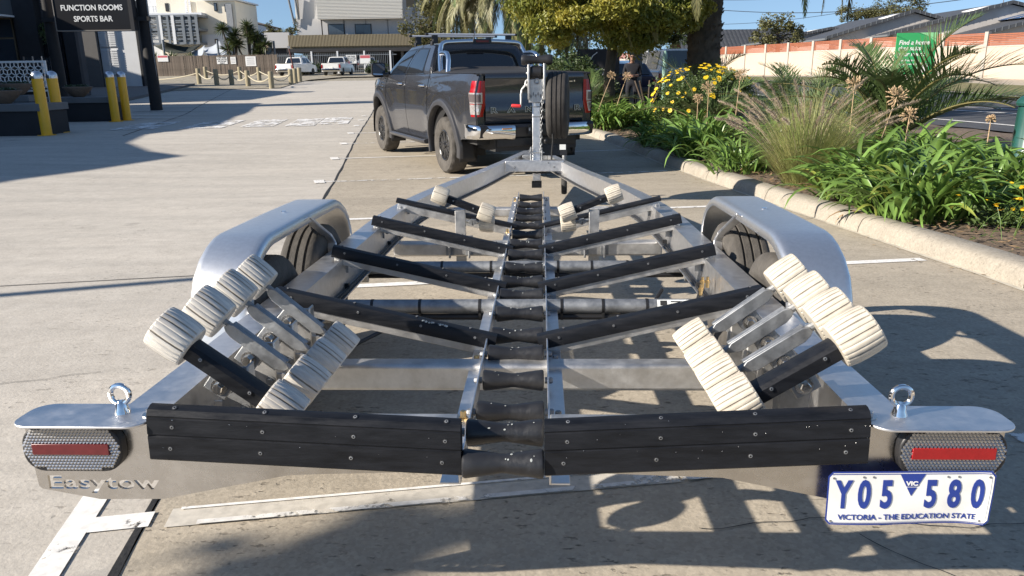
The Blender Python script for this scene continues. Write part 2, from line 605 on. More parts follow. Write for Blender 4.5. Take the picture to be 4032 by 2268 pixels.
def markings():
    # lane edge stripe at the near left and the first bay line
    quad_line('lane_line', (-1.22, 1.35), (-1.385, 2.30), 0.085, MT['line'])
    quad_line('bay_line', (-1.335, 2.075), (-1.13, 2.11), 0.085, MT['line'])
    quad_line('bay_line', (-1.08, 2.115), (0.55, 2.345), 0.105, MT['line_ghost'], 0.004)
    quad_line('bay_line', (-0.98, 2.085), (0.75, 2.335), 0.024, MT['line_old'], 0.008)
    quad_line('bay_line', (-1.06, 2.165), (0.75, 2.425), 0.014, MT['line'], 0.008)
    quad_line('bay_line', (0.40, 2.33), (3.35, 2.80), 0.10, MT['line_old'], 0.005)
    d = V((1.0, 0.135)).normalized()
    for k, yj in enumerate((4.82, 7.48, 10.68, 13.46, 15.84, 18.11, 20.38, 22.7, 25.0)):
        x0 = JX(yj)
        ln = KX(yj) - x0 - 0.12
        a = V((x0 - 0.06, yj - 0.01))
        b = a + d * (ln + 0.06)
        if b.y > 2: quad_line('bay_line', a, b, 0.085, MT['line'] if k in (0, 1, 3, 5) else MT['line_old'])
        # the short T across the end of each line, on the lane side of the joint
        c = V((x0 - 0.20, yj - 0.035))
        quad_line('bay_line', c, V((x0 - 0.02, yj - 0.01)), 0.07, MT['line'], 0.006)
        quad_line('bay_line', c + V((0.045, -0.14)), c + V((-0.045, 0.16)), 0.14, MT['line'], 0.009)
    # bay lines of the row by the building, in shade
    for k in range(11):
        y = 25.4 + 1.75 * k
        x0 = -9.6 - 0.155 * (y - 20)
        quad_line('bay_line', (x0, y), (x0 - 5.0, y + 0.2), 0.12, MT['line'], 0.02)
    # worn painted word on the lane (letters worn past reading: blocks of scraped paint)
    m = paint_worn('scraped_word_paint', (0.80, 0.78, 0.75), 0.46, 2.6)
    for (x, y, wd, ln) in ((-9.9, 20.0, 1.1, 3.0), (-8.15, 20.0, 1.1, 3.3), (-6.85, 20.4, 0.9, 3.2), (-5.75, 20.5, 0.8, 3.2), (-5.0, 21.0, 0.85, 3.2)):
        quad_line('lane_word', (x + 0.25, y), (x - 0.22, y + ln), wd * 0.95, m, 0.012)
    # joint by the building side of the lane
    quad_line('expansion_joint', (-8.9, 18.0), (-16.5, 48), 0.035, MT['tar'])

def kerb():
    root = tag(bpy.data.objects.new('kerb', None), kind='structure')
    C.objects.link(root)
    y = -3.0
    k = 0
    while y < 26.0:
        ln = 1.9
        g = G()
        prof = [(0.0, -0.08), (0.010, 0.04), (0.034, 0.100), (0.050, 0.118), (0.075, 0.130), (0.11, 0.136), (0.205, 0.140), (0.222, 0.132), (0.226, 0.115), (0.226, -0.08)]
        rows = []
        for t in (0.004, 0.25, 0.5, 0.75, 0.996):
            yy = y + ln * t
            rows.append([(KX(yy) + u, yy, gh(KX(yy), yy) + z + 0.004 * math.sin(yy * 3 + u * 20)) for u, z in prof])
        g.grid(rows)
        o = len(g.v)
        g.f.append(tuple(range(len(prof))))
        g.f.append(tuple(range(o - len(prof), o)))
        g.mi += [0, 0]
        g.build('kerb_stone', MT['kerb'], root, angle=50)
        y += ln
        k += 1
    # broken mortar along the foot
    sheet('gutter_edge', 0, 0, 0, 26, 0.005, mat('mortar', (0.50, 0.46, 0.38), 0.9, var=0.3, vs=12), 1, 80,
          xl=lambda y: KX(y) - 0.035 + 0.02 * mnoise.noise(V((y * 2.3, 0, 0))), xr=lambda y: KX(y) + 0.01)
    # bed of earth behind it
    g = G()
    rows = []
    for j in range(60):
        yy = -3 + 36 * j / 59
        row = []
        for i in range(13):
            x = KX(yy) + 0.215 + (min(KX(yy) + 8.5, 14.3 - 0.275 * yy) - KX(yy)) * i / 12
            row.append((x, yy, gh(x, yy) + 0.10 + 0.05 * mnoise.noise(V((x * 1.5, yy * 1.5, 0))) - (0.0 if i < 12 else 0.12)))
        rows.append(row)
    g.grid(rows)
    tag(g.build('garden_bed', MT['soil'], angle=None), kind='structure')

def cracks():
    for k, pts in enumerate((((0.55, 2.02), (0.9, 2.06), (1.35, 2.0), (1.75, 2.09), (2.3, 2.02), (2.9, 2.1)), ((1.02, 1.97), (1.12, 1.82), (1.22, 1.70)), ((-3.6, 3.1), (-3.0, 3.25), (-2.5, 3.2), (-1.9, 3.4))
                             )):
        g = G()
        rows = []
        for a, b in zip(pts, pts[1:]):
            for t in range(12):
                x, y = a[0] + (b[0] - a[0]) * t / 12, a[1] + (b[1] - a[1]) * t / 12
                x += 0.02 * mnoise.noise(V((x * 9, y * 9, k)))
                y += 0.03 * mnoise.noise(V((x * 9, y * 9, k + 7)))
                w_ = 0.0012 + 0.0016 * abs(mnoise.noise(V((x * 14, y * 14, 3))))
                d_ = V((b[1] - a[1], -(b[0] - a[0]))).normalized() * w_
                rows.append([(x + d_.x, y + d_.y, gh(x, y) + 0.0045), (x - d_.x, y - d_.y, gh(x, y) + 0.0045)])
        g.grid(rows)
        tag(g.build('pavement_crack', MT['tar'], angle=None), kind='structure')

ground()
markings()
cracks()
kerb()
# ================================================================== BOAT TRAILER
def bolt(parent, p, axis=(0, -1, 0), r=0.011, m=None, name='bolt', h=0.009):
    g = G()
    mt = frame(p, axis, (0.3, 0.2, 1) if abs(axis[2]) < 0.9 else (1, 0, 0))
    g.lathe([(r * 1.55, 0), (r * 1.55, h * 0.2)], 14, mt)
    g.lathe([(r, h * 0.2), (r, h), (r * 0.85, h * 1.2)], 6, mt)
    return g.build(name, m or MT['galv'], parent, angle=25)

def screw(parent, p, axis=(0, -1, 0)):
    g = G()
    mt = frame(p, axis, (1, 0.1, 0.2))
    g.lathe([(0.0062, 0), (0.0062, 0.0008), (0.0042, 0.0010), (0.0040, 0.0016), (0.0022, 0.0018), (0.0020, 0.0006), (0.0, 0.0006)], 10, mt, mfun=lambda i, j: 1 if i in (2, 3) else 0)
    return g.build('screw', [MT['blk'], MT['galv']], parent)

def rail_path():
    pts = [(0.80, 0.03), (0.80, 1.0), (0.80, 2.0), (0.80, 2.75), (0.797, 3.0), (0.785, 3.3), (0.757, 3.65), (0.715, 4.0), (0.655, 4.4),
           (0.575, 4.85), (0.43, 5.6), (0.27, 6.6), (0.165, 7.3), (0.05, 8.05)]
    return pts

def tyre(g, c, axis_x=1, ro=0.33, ri=0.19, wd=0.185, mi=0, n=48, lugs=True):
    h = wd / 2
    prof = [(ri, -h * 0.72), (ri + 0.03, -h * 0.90), (ri + (ro - ri) * 0.55, -h), (ro - 0.03, -h * 0.93), (ro - 0.010, -h * 0.82), (ro - 0.002, -h * 0.70)]
    for a in (-0.42, 0.0, 0.42):
        prof += [(ro, h * (a - 0.07)), (ro - 0.009, h * (a - 0.055)), (ro - 0.009, h * (a + 0.055)), (ro, h * (a + 0.07))]
    prof += [(ro - 0.002, h * 0.70), (ro - 0.010, h * 0.82), (ro - 0.03, h * 0.93), (ro - (ro - ri) * 0.45, h), (ri + 0.03, h * 0.90), (ri, h * 0.72)]
    g.lathe(prof, n, frame(c, (1, 0, 0), (0, 1, 0)), mi, closed=False)

def build_trailer():
    root = thing('boat_trailer', 'empty aluminium boat trailer with black and white rollers, hitched behind the dark grey ute', 'trailer',
                 (-0.025, 1.55, 0))
    root.rotation_euler = (-R(1.4), 0, -R(2.3))
    AL, AD = MT['alu'], MT['alu_dull']
    # ---- main rails: folded section, wide flange on top, web on the inner side, lip at the foot
    for s in (-1, 1):
        g = G()
        rows = []
        for (x, y) in rail_path():
            sec = [(0.0, 0.570), (0.108, 0.570), (0.110, 0.566), (0.110, 0.556), (0.012, 0.556), (0.008, 0.55), (0.008, 0.432), (0.11, 0.430), (0.11, 0.420),
                   (-0.032, 0.420), (-0.034, 0.424), (-0.034, 0.428), (-0.004, 0.430), (0.0, 0.436), (0.0, 0.566)]
            k = 1.0 if y < 3 else max(0.75, 1.0 - (y - 3) * 0.07)
            rows.append([(s * (x + u * k), y, z) for u, z in sec])
        g.grid(rows, wrap=True)
        n = len(rows[0])
        g.add(rows[0], [tuple(range(n))])
        g.add(rows[-1], [tuple(range(n))])
        rl = g.build('chassis_rail', AL, root, angle=28)
        # cable run clipped along the inside of the rail
        g = G()
        pp = [(s * (x - 0.014), y, 0.439 + 0.004 * math.sin(y * 9)) for x, y in rail_path() if 0.5 < y < 7.6]
        pq = [(s * (x - 0.024), y, 0.437 + 0.003 * math.sin(y * 7 + 1)) for x, y in rail_path() if 0.5 < y < 7.6]
        g.tube(pp, 0.0065, 6)
        g.tube(pq, 0.005, 6)
        for y in (1.3, 1.75, 2.3, 2.75):
            g.box((s * 0.79 - 0.016, y, 0.428), (s * 0.79 + 0.008, y + 0.02, 0.458))
        g.build('wiring', MT['cable'], rl)
    # ---- rear beam (stainless face plate with the maker's word cut through it) and its shelves
    half = [(0.098, 0.460), (0.49, 0.447), (0.79, 0.384), (0.94, 0.382), (1.075, 0.408), (1.082, 0.416), (1.092, 0.572), (0.098, 0.572)]
    lm = text('lettering', 'Easytow', 0.076, M(), MT['steel'], None, 0.0022, 0.0, 1.0, 'LEFT', 0.0, 1.06)
    tm = lm.data
    cnt = {}
    for p in tm.polygons:
        for e in p.edge_keys: cnt[e] = cnt.get(e, 0) + 1
    rim_e = [e for e, c in cnt.items() if c == 1]
    bx = [v_.co.x for v_ in tm.vertices]
    kx, x0 = 0.262 / (max(bx) - min(bx)), min(bx)
    tv = [V((-1.058 + (v_.co.x - x0) * kx, 0.4235 + v_.co.y * 0.60)) for v_ in tm.vertices]
    bpy.data.objects.remove(lm)
    used = sorted({i for e in rim_e for i in e})
    idx = {i: k for k, i in enumerate(used)}
    pts2 = [tv[i] for i in used]
    edg = [(idx[a_], idx[b_]) for a_, b_ in rim_e]
    seg = [(pts2[a_], pts2[b_]) for a_, b_ in edg]
    for half_ in (half, [(-x, z) for x, z in half]):
        o_ = len(pts2)
        pts2 += [V(q) for q in half_]
        n_ = len(half_)
        edg += [(o_ + i, o_ + (i + 1) % n_) for i in range(n_)]
        seg += [(V(half_[i]), V(half_[(i + 1) % n_])) for i in range(n_)]
    from mathutils.geometry import delaunay_2d_cdt
    vo_, eo_, fo_ = delaunay_2d_cdt(pts2, edg, [], 0, 1e-6)[:3]
    def odd(c):
        k = 0
        for p, q in seg:
            if (p.y > c.y) != (q.y > c.y) and c.x < p.x + (c.y - p.y) / (q.y - p.y) * (q.x - p.x): k += 1
        return k % 2
    g = G()
    keep = [f for f in fo_ if odd(sum((vo_[i] for i in f), V((0, 0))) / len(f))]
    g.add([(v_.x, 0.0, v_.y) for v_ in vo_], keep)
    me = g.mesh('rear_beam', MT['steel'], angle=None, fix=False)
    bm = bmesh.new()
    bm.from_mesh(me)
    bmesh.ops.delete(bm, geom=[v_ for v_ in bm.verts if not v_.link_faces], context='VERTS')
    bmesh.ops.recalc_face_normals(bm, faces=bm.faces)
    bm.to_mesh(me)
    bm.free()
    for p in me.polygons: p.use_smooth = False
    beam = link('rear_beam', me, root, solid=0.007)
    beam.modifiers['solid'].offset = 0
    for s in (-1, 1):
        g = G()
        g.box((s * 0.435 - 0.33, 0.012, 0.49), (s * 0.435 + 0.33, 0.075, 0.566))
        g.build('beam_backing', AD, root, bevel=0.004)
    for s in (-1, 1):
        g = G()
        poly = []
        for x, y in rrect(0.79, -0.055, 1.098, 0.075, 0.045, 6): poly.append((x, y))
        g.prism(poly, 0.582, 0.588, lambda u, v_, d, s=s: (s * u, v_, d))
        sh = g.build('light_shelf', MT['alu'], root, bevel=0.0015)
        # ring bolt and hex bolt on the shelf
        g = G()
        cx = s * 0.875
        g.lathe([(0.018, 0), (0.017, 0.004), (0.014, 0.012), (0.012, 0.022), (0.008, 0.028)], 16, M.Translation((cx, 0.025, 0.588)))
        g.tube(arc((cx, 0.025, 0.632), 0.0215, 0, 345, 28), 0.0062, 10, closed=True)
        g.build('eye_bolt', MT['chrome'], root)
        bolt(root, (s * 0.80, 0.012, 0.588), (0, 0, 1), 0.013, MT['steel'], h=0.012)
        # tail lamp
        lx = s * 0.972
        g = G()
        pl = rrect(lx - 0.114, 0.466, lx + 0.114, 0.576, 0.046, 6)
        g.prism(pl, -0.002, -0.030, lambda u, v_, d: (u, d, v_))
        lamp = g.build('tail_lamp', MT['blk'], root, bevel=0.004)
        pl = rrect(lx - 0.110, 0.4735, lx + 0.110, 0.5725, 0.042, 6)
        g = G()
        inside = lambda x, z: (abs(x - lx) < 0.068 or ((abs(x - lx) - 0.068) ** 2 + (max(0, abs(z - 0.523) - 0.0075)) ** 2) < 0.0415 ** 2) and abs(z - 0.523) < 0.0495
        inred = lambda x, z: abs(x - lx) < 0.086 and abs(z - 0.523) < 0.0125
        p = 0.0080
        for j in range(-7, 8):
            for i in range(-16, 17):
                x = lx + (i + (0.5 if j % 2 else 0)) * p
                z = 0.523 + j * p * 0.88
                if not inside(x, z) or inred(x, z): continue
                q = p * 0.52
                hx = [(x + q * 1.1 * math.cos(R(60 * a + 30)), -0.031, z + q * 1.1 * math.sin(R(60 * a + 30))) for a in range(6)]
                c = (x, -0.0352, z)
                for a in range(0, 6, 2):
                    g.add([c, hx[a], hx[(a + 1) % 6], hx[(a + 2) % 6]], [(0, 1, 2, 3)])
        g.build('lens', MT['prism'], lamp, angle=10)
        g = G()
        g.box((lx - 0.088, -0.0355, 0.510), (lx + 0.088, -0.029, 0.536))
        g.build('reflector', MT['red_dk'] if s < 0 else MT['red'], lamp, bevel=0.001)
    # ---- number plate
    px, pz = 0.888, 0.419
    TP = M.Translation((px, -0.036, pz)) @ M.Rotation(R(-0.8), 4, 'Y') @ M.Scale(0.955, 4)
    def warp(u, v_):
        k = smooth(0.10, 0.186, u) * smooth(0.02, -0.06, v_)
        return 0.006 * k - 0.004 * math.sin(u * 17) * smooth(0.0, -0.067, v_) + 0.003 * smooth(0.15, 0.186, u)
    def plate_pt(u, v_, d): return TP @ V((u - 0.008 * smooth(0.12, 0.186, u) * smooth(0.03, -0.067, v_), -d - warp(u, v_), v_))
    def skin(x0, x1, z0, z1, r, d, m, name, par, nx=30, nz=12):
        g = G()
        rows = []
        for j in range(nz + 1):
            z = z0 + (z1 - z0) * j / nz
            e = min(z - z0, z1 - z)
            ins = r - math.sqrt(max(0, r * r - (r - e) ** 2)) if e < r else 0
            rows.append([plate_pt(x0 + ins + (x1 - x0 - 2 * ins) * i / nx, z, d) for i in range(nx + 1)])
        g.grid(rows)
        return g.build(name, m, par, angle=60)
    pl = skin(-0.186, 0.186, -0.067, 0.067, 0.010, 0.0, MT['plate_b'], 'number_plate', root)
    pw = skin(-0.1825, 0.1825, -0.0635, 0.0635, 0.008, 0.001, MT['plate_w'], 'plate_face', pl)
    skin(-0.177, 0.177, -0.058, 0.0595, 0.006, 0.0018, MT['plate_w'], 'plate_panel', pl)
    for a, b in (((-0.1805, -0.0615), (0.1805, -0.060)), ((-0.1805, 0.0605), (0.1805, 0.0622)),):
        g = G()
        rows = []
        for i in range(31):
            u = a[0] + (b[0] - a[0]) * i / 30
            rows.append([plate_pt(u, a[1], 0.0026), plate_pt(u, b[1], 0.0026)])
        g.grid(rows)
        g.build('plate_border', MT['plate_b'], pl, angle=60)
    def wtext(body, size, u, v_, m, bold, xs, par, name='lettering', d=0.003):
        o = text(name, body, size, M.Translation((u, v_, 0)), m, par, bold, 0.0003, xs)
        for vt in o.data.vertices:
            x, y, z = vt.co
            vt.co = plate_pt(x, y, d + z)
        return o
    for ch, u in zip('Y05580', (-0.150, -0.103, -0.053, 0.046, 0.098, 0.150)):
        wtext(ch, 0.094, u, 0.0075, MT['plate_b'], 0.0034, 0.60 if ch != 'Y' else 0.57, pl)
    wtext('VICTORIA - THE EDUCATION STATE', 0.0185, -0.003, -0.0465, MT['plate_b'], 0.0003, 1.03, pl)
    g = G()
    for tri in ([(-0.026, 0.0605), (0.030, 0.0605), (0.0145, 0.030), (-0.0105, 0.030)], [(-0.0095, 0.028), (0.0135, 0.028), (0.002, 0.006)]):
        g.add([plate_pt(u, v_, 0.0028) for u, v_ in tri], [tuple(range(len(tri)))])
    g.build('plate_emblem', MT['plate_b'], pl, angle=None)
    wtext('VIC', 0.0145, 0.0015, 0.0375, MT['white'], 0.0006, 1.15, pl, d=0.0036)
    for u, v_ in ((-0.174, 0.052), (-0.085, 0.054), (-0.107, 0.054), (0.080, 0.054), (0.104, 0.054), (0.172, 0.053), (-0.175, -0.056), (0.164, -0.055)):
        g = G()
        g.lathe([(0.0026, 0), (0.0026, 0.0009), (0.0, 0.0009)], 8, frame(plate_pt(u, v_, 0.0026), (0, -1, 0)))
        g.build('rivet', MT['galv'], pl)
    # ---- black rear bunks
    for s in (-1, 1):
        g = G()
        A, B = V((s * 0.092, 0, 0.465)), V((s * 0.790, 0, 0.500))
        sec = [(-0.030, 0.0), (-0.034, 0.004), (-0.032, 0.056), (-0.0295, 0.058), (-0.0295, 0.0605), (-0.032, 0.0625), (-0.028, 0.098), (-0.0255, 0.1), (-0.0255, 0.102),
               (-0.027, 0.104), (-0.018, 0.116), (-0.004, 0.121), (0.006, 0.121), (0.010, 0.115), (0.010, 0.0)]
        g.grid([[(p.x, y - 0.004, p.z + z) for y, z in sec] for p in (A, B)], wrap=True)
        n = len(sec)
        g.add([(A.x, y - 0.004, A.z + z) for y, z in sec], [tuple(range(n))])
        g.add([(B.x, y - 0.004, B.z + z) for y, z in sec], [tuple(range(n))])
        bk = g.build('rear_bunk', MT['bunk'], root, angle=30)
        for k in range(4):
            f = 0.06 + 0.29 * k
            p = A.lerp(B, f)
            screw(bk, (p.x, -0.0365, p.z + 0.030))
            screw(bk, (p.x + 0.008, -0.0335, p.z + 0.080))
            screw(bk, (p.x + 0.01, -0.015, p.z + 0.1185), (0, -0.5, 1))
        g = G()
        random.seed(20 + s)
        for k in range(44 if s > 0 else 14):
            f, h_ = random.random(), random.uniform(0.006, 0.116)
            p = A.lerp(B, f)
            y = -0.0365 if h_ < 0.06 else -0.034 if h_ < 0.1 else -0.026
            r = random.uniform(0.0005, 0.0012)
            g.lathe([(r, 0), (r * 0.7, r * 0.5), (0.0, r * 0.7)], 6, frame((p.x, y, p.z + h_), (0, -1, 0.1)))
        tag(g.build('water_drop', MT['chrome'], bk), kind='stuff')
        g = G()
        g.box((s * 0.095, -0.002, 0.445), (s * 0.103, 0.01, 0.52))
        g.build('bunk_end_plate', MT['steel'], root)
    # ---- keel: two angle bars and eighteen rollers
    for s in (-1, 1):
        g = G()
        for (y0, y1) in ((0.04, 5.0),):
            g.box((s * 0.103, y0, 0.402), (s * 0.108, y1, 0.452))
            g.box((s * 0.108, y0, 0.402), (s * 0.152, y1, 0.407))
        kb = g.build('keel_bar', AL, root, bevel=0.001)
        for y in (0.40, 0.86, 1.10, 1.88, 2.66, 3.30, 4.75):
            bolt(kb, (s * 0.132, y, 0.407), (0, 0, 1), 0.009, MT['brass'] if s < 0 else MT['galv'], h=0.02)
    ys = [-0.005, 0.088, 0.38, 0.62, 0.86, 1.06, 1.34, 1.62, 1.86, 2.15, 2.46, 2.76, 3.06, 3.38, 3.67, 3.97, 4.30, 4.72]
    rb = []
    for v_ in range(3):
        g = G()
        prof = [(0.012, -0.093), (0.028, -0.0925), (0.0315, -0.0895), (0.0322, -0.085), (0.0290, -0.06), (0.0242, -0.025), (0.0215, -0.006), (0.0215, 0.006),
                (0.0242, 0.025), (0.0290, 0.06), (0.0322, 0.085), (0.0315, 0.0895), (0.028, 0.0925), (0.012, 0.093)]
        g.lathe(prof, 28, M.Rotation(R(90), 4, 'Y'))
        rb.append(g.mesh('keel_roller', MT['roller'], 40))
    random.seed(5)
    for k, y in enumerate(ys):
        o = link('keel_roller', rb[k % 3], root)
        z = 0.486 if k == 0 else 0.512 if k == 1 else 0.436
        o.location = (0, y - 0.012 if k == 0 else y, z)
        if k < 2: o.scale = (0.98, 1.02, 1.02)
        o.rotation_euler = (random.random() * 6, 0, 0)
        g = G()
        for s in (-1, 1):
            g.lathe([(0.010, 0.0), (0.010, 0.020), (0.007, 0.024)], 6, frame((s * 0.096, o.location.y, z), (s, 0, 0)))
        g.build('roller_pin', MT['galv'], root)
        g = G()
        for q in range(random.randint(4, 9)):
            u = random.gauss(0, 0.035)
            a = R(random.uniform(40, 150))
            rr = (0.0215 + 0.0107 * min(1, abs(u) / 0.085)) * (1.02 if k < 2 else 1)
            r = random.uniform(0.001, 0.0034)
            d = V((0, -math.cos(a), math.sin(a)))
            mt = frame(V((u, o.location.y, z)) + d * (rr + 0.0002), d) @ M.Diagonal((1.0, random.uniform(0.4, 1.6), 1, 1))
            g.lathe([(r, 0), (r * 0.9, 0.0007), (0, 0.0008)], 7, mt)
        tag(g.build('scuff_mark', MT['scuff'], root), kind='stuff')
    # ---- V cross bunks: aluminium bar with a black cap
    for k, y in enumerate((1.01, 1.765, 2.60, 3.32)):
        for s in (-1, 1):
            g = G()
            A, B = V((s * 0.108, y, 0.425)), V((s * 0.835, y, 0.592))
            h_ = 0.026 if k < 3 else 0.045
            g.bar(A + V((0, 0, -0.01)), B + V((0, 0, -0.01)), 0.044, 0.055, (0, 0, 1))
            br = g.build('cross_bunk', MT['alu_dull'], root, bevel=0.0015)
            g = G()
            d = (B - A).normalized()
            up = V((-d.z * s, 0, abs(d.x)))
            a0, b0 = A - d * 0.03, B + d * 0.012
            hc = 0.034 if k < 3 else 0.012
            sec = [(-0.029, -hc), (-0.030, 0.0), (-0.022, 0.013), (0.0, 0.018), (0.022, 0.013), (0.030, 0.0), (0.029, -hc)]
            rows = [[p + up * (v_ + 0.024) + V((0, u, 0)) for u, v_ in sec] for p in (a0, a0.lerp(b0, 0.5), b0)]
            g.grid(rows, wrap=True)
            for p in (a0, b0): g.add([p + up * (v_ + 0.024) + V((0, u, 0)) for u, v_ in sec], [tuple(range(len(sec)))])
            cp = g.build('bunk_cap', MT['bunk'], br, angle=35)
            if k < 3:
                for f in (0.06, 0.32, 0.62, 0.94):
                    p = A.lerp(B, f) + up * 0.020
                    screw(cp, (p.x, y - 0.0302, p.z), (0, -1, 0.1))
                    p = A.lerp(B, min(0.97, f + 0.03)) + up * 0.042
                    screw(cp, (p.x, y, p.z), (0, -0.2, 1))
            if k == 0 and s < 0:
                g = G()
                random.seed(3)
                for q in range(12):
                    p = A.lerp(B, random.uniform(0.20, 0.34)) + up * 0.037
                    r = random.uniform(0.002, 0.0055)
                    g.lathe([(r, 0), (r * 0.7, 0.002), (0, 0.0025)], 7, frame((p.x, y - 0.022 + random.uniform(-0.004, 0.004), p.z), (0, -0.6, 1)))
                tag(g.build('water_drop', MT['scuff'], br), kind='stuff')
            # outboard bracket on the rail
            g = G()
            g.box((s * 0.79 - 0.02, y + 0.024, 0.50), (s * 0.79 + 0.012 * s + 0.012, y + 0.030, 0.585))
            bb = g.build('bunk_bracket', MT['galv'], root)
            bolt(bb, (s * 0.775, y + 0.03, 0.535), (0, 1, 0), 0.008)
            bolt(bb, (s * 0.815, y - 0.02, 0.570), (0, 0, 1), 0.008)
    # ---- cross members
    for y, z0, z1, dp in ((0.78, 0.335, 0.425, 0.075), (2.90, 0.335, 0.418, 0.09), (4.40, 0.33, 0.40, 0.09)):
        g = G()
        hw = 0.80 if y < 3.2 else 0.66
        g.box((-hw, y, z0), (hw, y + dp, z1))
        g.build('cross_member', AD, root, bevel=0.012, seg=3)
    # ---- axles, suspension arms, wheels, guards
    rim_prof = [(0.19, -0.07), (0.178, -0.068), (0.165, -0.05), (0.16, 0.02), (0.12, 0.035), (0.07, 0.03), (0.05, 0.05), (0.0, 0.05)]
    g = G()
    tyre(g, (0, 0, 0))
    ty_me = g.mesh('tyre', MT['rubber_d'], 30)
    for y in (1.50, 2.24):
        g = G()
        g.tube([(-0.86, y, 0.422), (-0.3, y, 0.422), (0.3, y, 0.422), (0.86, y, 0.422)], 0.030, 16)
        ax = g.build('axle', MT['galv'], root)
        g = G()
        g.tube([(-0.8, y - 0.01, 0.380), (0.8, y - 0.01, 0.380)], 0.013, 10)
        for x in (-0.62, -0.42, -0.17, 0.17, 0.34, 0.52):
            g.lathe([(0.0315, -0.006), (0.0315, 0.006)], 14, frame((x, y, 0.422), (1, 0, 0)))
            g.box((x - 0.005, y - 0.028, 0.37), (x + 0.005, y + 0.02, 0.40))
        g.build('brake_hose', MT['cable'], ax)
        for s in (-1, 1):
            g = G()
            g.bar((s * 0.86, y, 0.42), (s * 0.86, y + 0.16, 0.33), 0.05, 0.06)
            g.box((s * 0.76 - 0.05, y - 0.045, 0.395), (s * 0.76 + 0.05, y + 0.045, 0.43))
            g.build('suspension_arm', MT['galv'], root, bevel=0.008)
    for y in (1.30, 2.02):
        for s in (-1, 1):
            wh = bpy.data.objects.new('wheel', None)
            C.objects.link(wh)
            wh.parent = root
            wh.location = (s * 1.020, y, 0.352)
            link('tyre', ty_me, wh)
            g = G()
            g.lathe(rim_prof, 32, frame((0, 0, 0), (s, 0, 0), (0, 1, 0)))
            g.lathe([(0.19, -0.07), (0.175, -0.075), (0.16, -0.02), (0.06, -0.015), (0.06, -0.06), (0.0, -0.06)], 32, frame((0, 0, 0), (s, 0, 0), (0, 1, 0)))
            g.build('rim', MT['galv'], wh)
    for s in (-1, 1):
        base = [(0.885, 0.30), (0.895, 0.42), (0.910, 0.52), (0.932, 0.61), (0.968, 0.675), (1.03, 0.728), (1.10, 0.762), (1.165, 0.781), (1.215, 0.787), (1.5, 0.789), (1.67, 0.790),
                (1.9, 0.789), (2.115, 0.787), (2.165, 0.781), (2.23, 0.762), (2.30, 0.728), (2.362, 0.675), (2.398, 0.61), (2.420, 0.52), (2.435, 0.42), (2.445, 0.30)]
        off = [(0.916, -0.040), (0.914, -0.026), (0.916, -0.011), (0.922, -0.004), (0.931, 0.0), (0.95, 0.001), (1.100, 0.001), (1.115, -0.002), (1.123, -0.008), (1.127, -0.020), (1.127, -0.045)]
        g = G()
        rows = []
        for i, (y, z) in enumerate(base):
            a, b = base[max(0, i - 1)], base[min(len(base) - 1, i + 1)]
            t = V((b[0] - a[0], b[1] - a[1])).normalized()
            nn = V((-t.y, t.x))
            rows.append([(s * x, y + nn.x * o, z + nn.y * o) for x, o in off])
        g.grid(rows)
        gd = g.build('mudguard', MT['guard'], root, angle=60)
        md = gd.modifiers.new('solid', 'SOLIDIFY')
        md.thickness = 0.004
        md.offset = 0
        bolt(gd, (s * 1.025, 1.68, 0.790), (0, 0, 1), 0.011, MT['chrome'])
        g = G()
        pts = [(0.935, 1.60, 0.775), (0.93, 1.67, 0.775), (0.92, 1.95, 0.645), (0.915, 2.0, 0.60), (0.908, 2.0, 0.47)]
        for a, b in zip(pts, pts[1:]): g.bar((s * a[0], a[1], a[2]), (s * b[0], b[1], b[2]), 0.012, 0.045, (1, 0, 0))
        g.build('guard_strap', MT['alu'], root, bevel=0.004)
        g = G()
        g.box((s * 1.0 - 0.08, 0.905, 0.22), (s * 1.0 + 0.11, 0.915, 0.45))
        g.build('mud_flap', MT['blk'], root)
    # maker's sticker on the rear axle
    g = G()
    rows = [[(x, 1.50 - 0.0312 * math.cos(R(a)), 0.422 + 0.0312 * math.sin(R(a))) for x in (0.56, 0.76)] for a in (10, 30, 50, 70)]
    g.grid(rows)
    st = g.build('sticker', MT['sticker'], root)
    g = G()
    for x0, x1, a0, a1 in ((0.572, 0.60, 20, 60), (0.615, 0.66, 45, 55), (0.615, 0.69, 28, 34)):
        g.grid([[(x, 1.50 - 0.0318 * math.cos(R(a)), 0.422 + 0.0318 * math.sin(R(a))) for x in (x0, x1)] for a in (a0, (a0 + a1) / 2, a1)])
    g.build('sticker_print', MT['ink'], st)
    # ---- wobble roller cradles
    nrib = 25
    n = nrib * 6
    rr_ = random.Random(31)
    ribs = [rr_.uniform(0.982, 1.0) for _ in range(nrib)]
    gd_ = [rr_.uniform(0.925, 0.965) for _ in range(nrib)]
    def rm(i, j):
        ph, k = j % 6, (j // 6) % nrib
        if i in (0, 1, 9, 10): return 1.0
        d = gd_[k] if 2 < i < 8 else 0.975
        return d if ph == 5 else ribs[k] * (0.992 if ph in (0, 4) else 1.0)
    g = G()
    prof = [(0.018, -0.0495), (0.045, -0.050), (0.0535, -0.0488), (0.0560, -0.045), (0.0588, -0.026), (0.0596, 0.0), (0.0588, 0.026), (0.0560, 0.045), (0.0535, 0.0488), (0.045, 0.050), (0.018, 0.0495)]
    gm_ = lambda i, j: 1 if (j % 6 in (4, 5) and 2 < i < 7 and gd_[(j // 6) % nrib] < 0.95) else 0
    g.lathe(prof, n, M(), rmod=rm, mfun=gm_)
    iv_me = g.mesh('cradle_roller', [MT['ivory'], MT['ivory_groove']], 24)
    iv_streaky = g.mesh('cradle_roller', [MT['ivory_streaky'], MT['ivory_groove']], 24)
    sml = G()
    sml.lathe([(r * 0.92, z * 0.92) for r, z in prof], n, M(), rmod=rm, mfun=gm_)
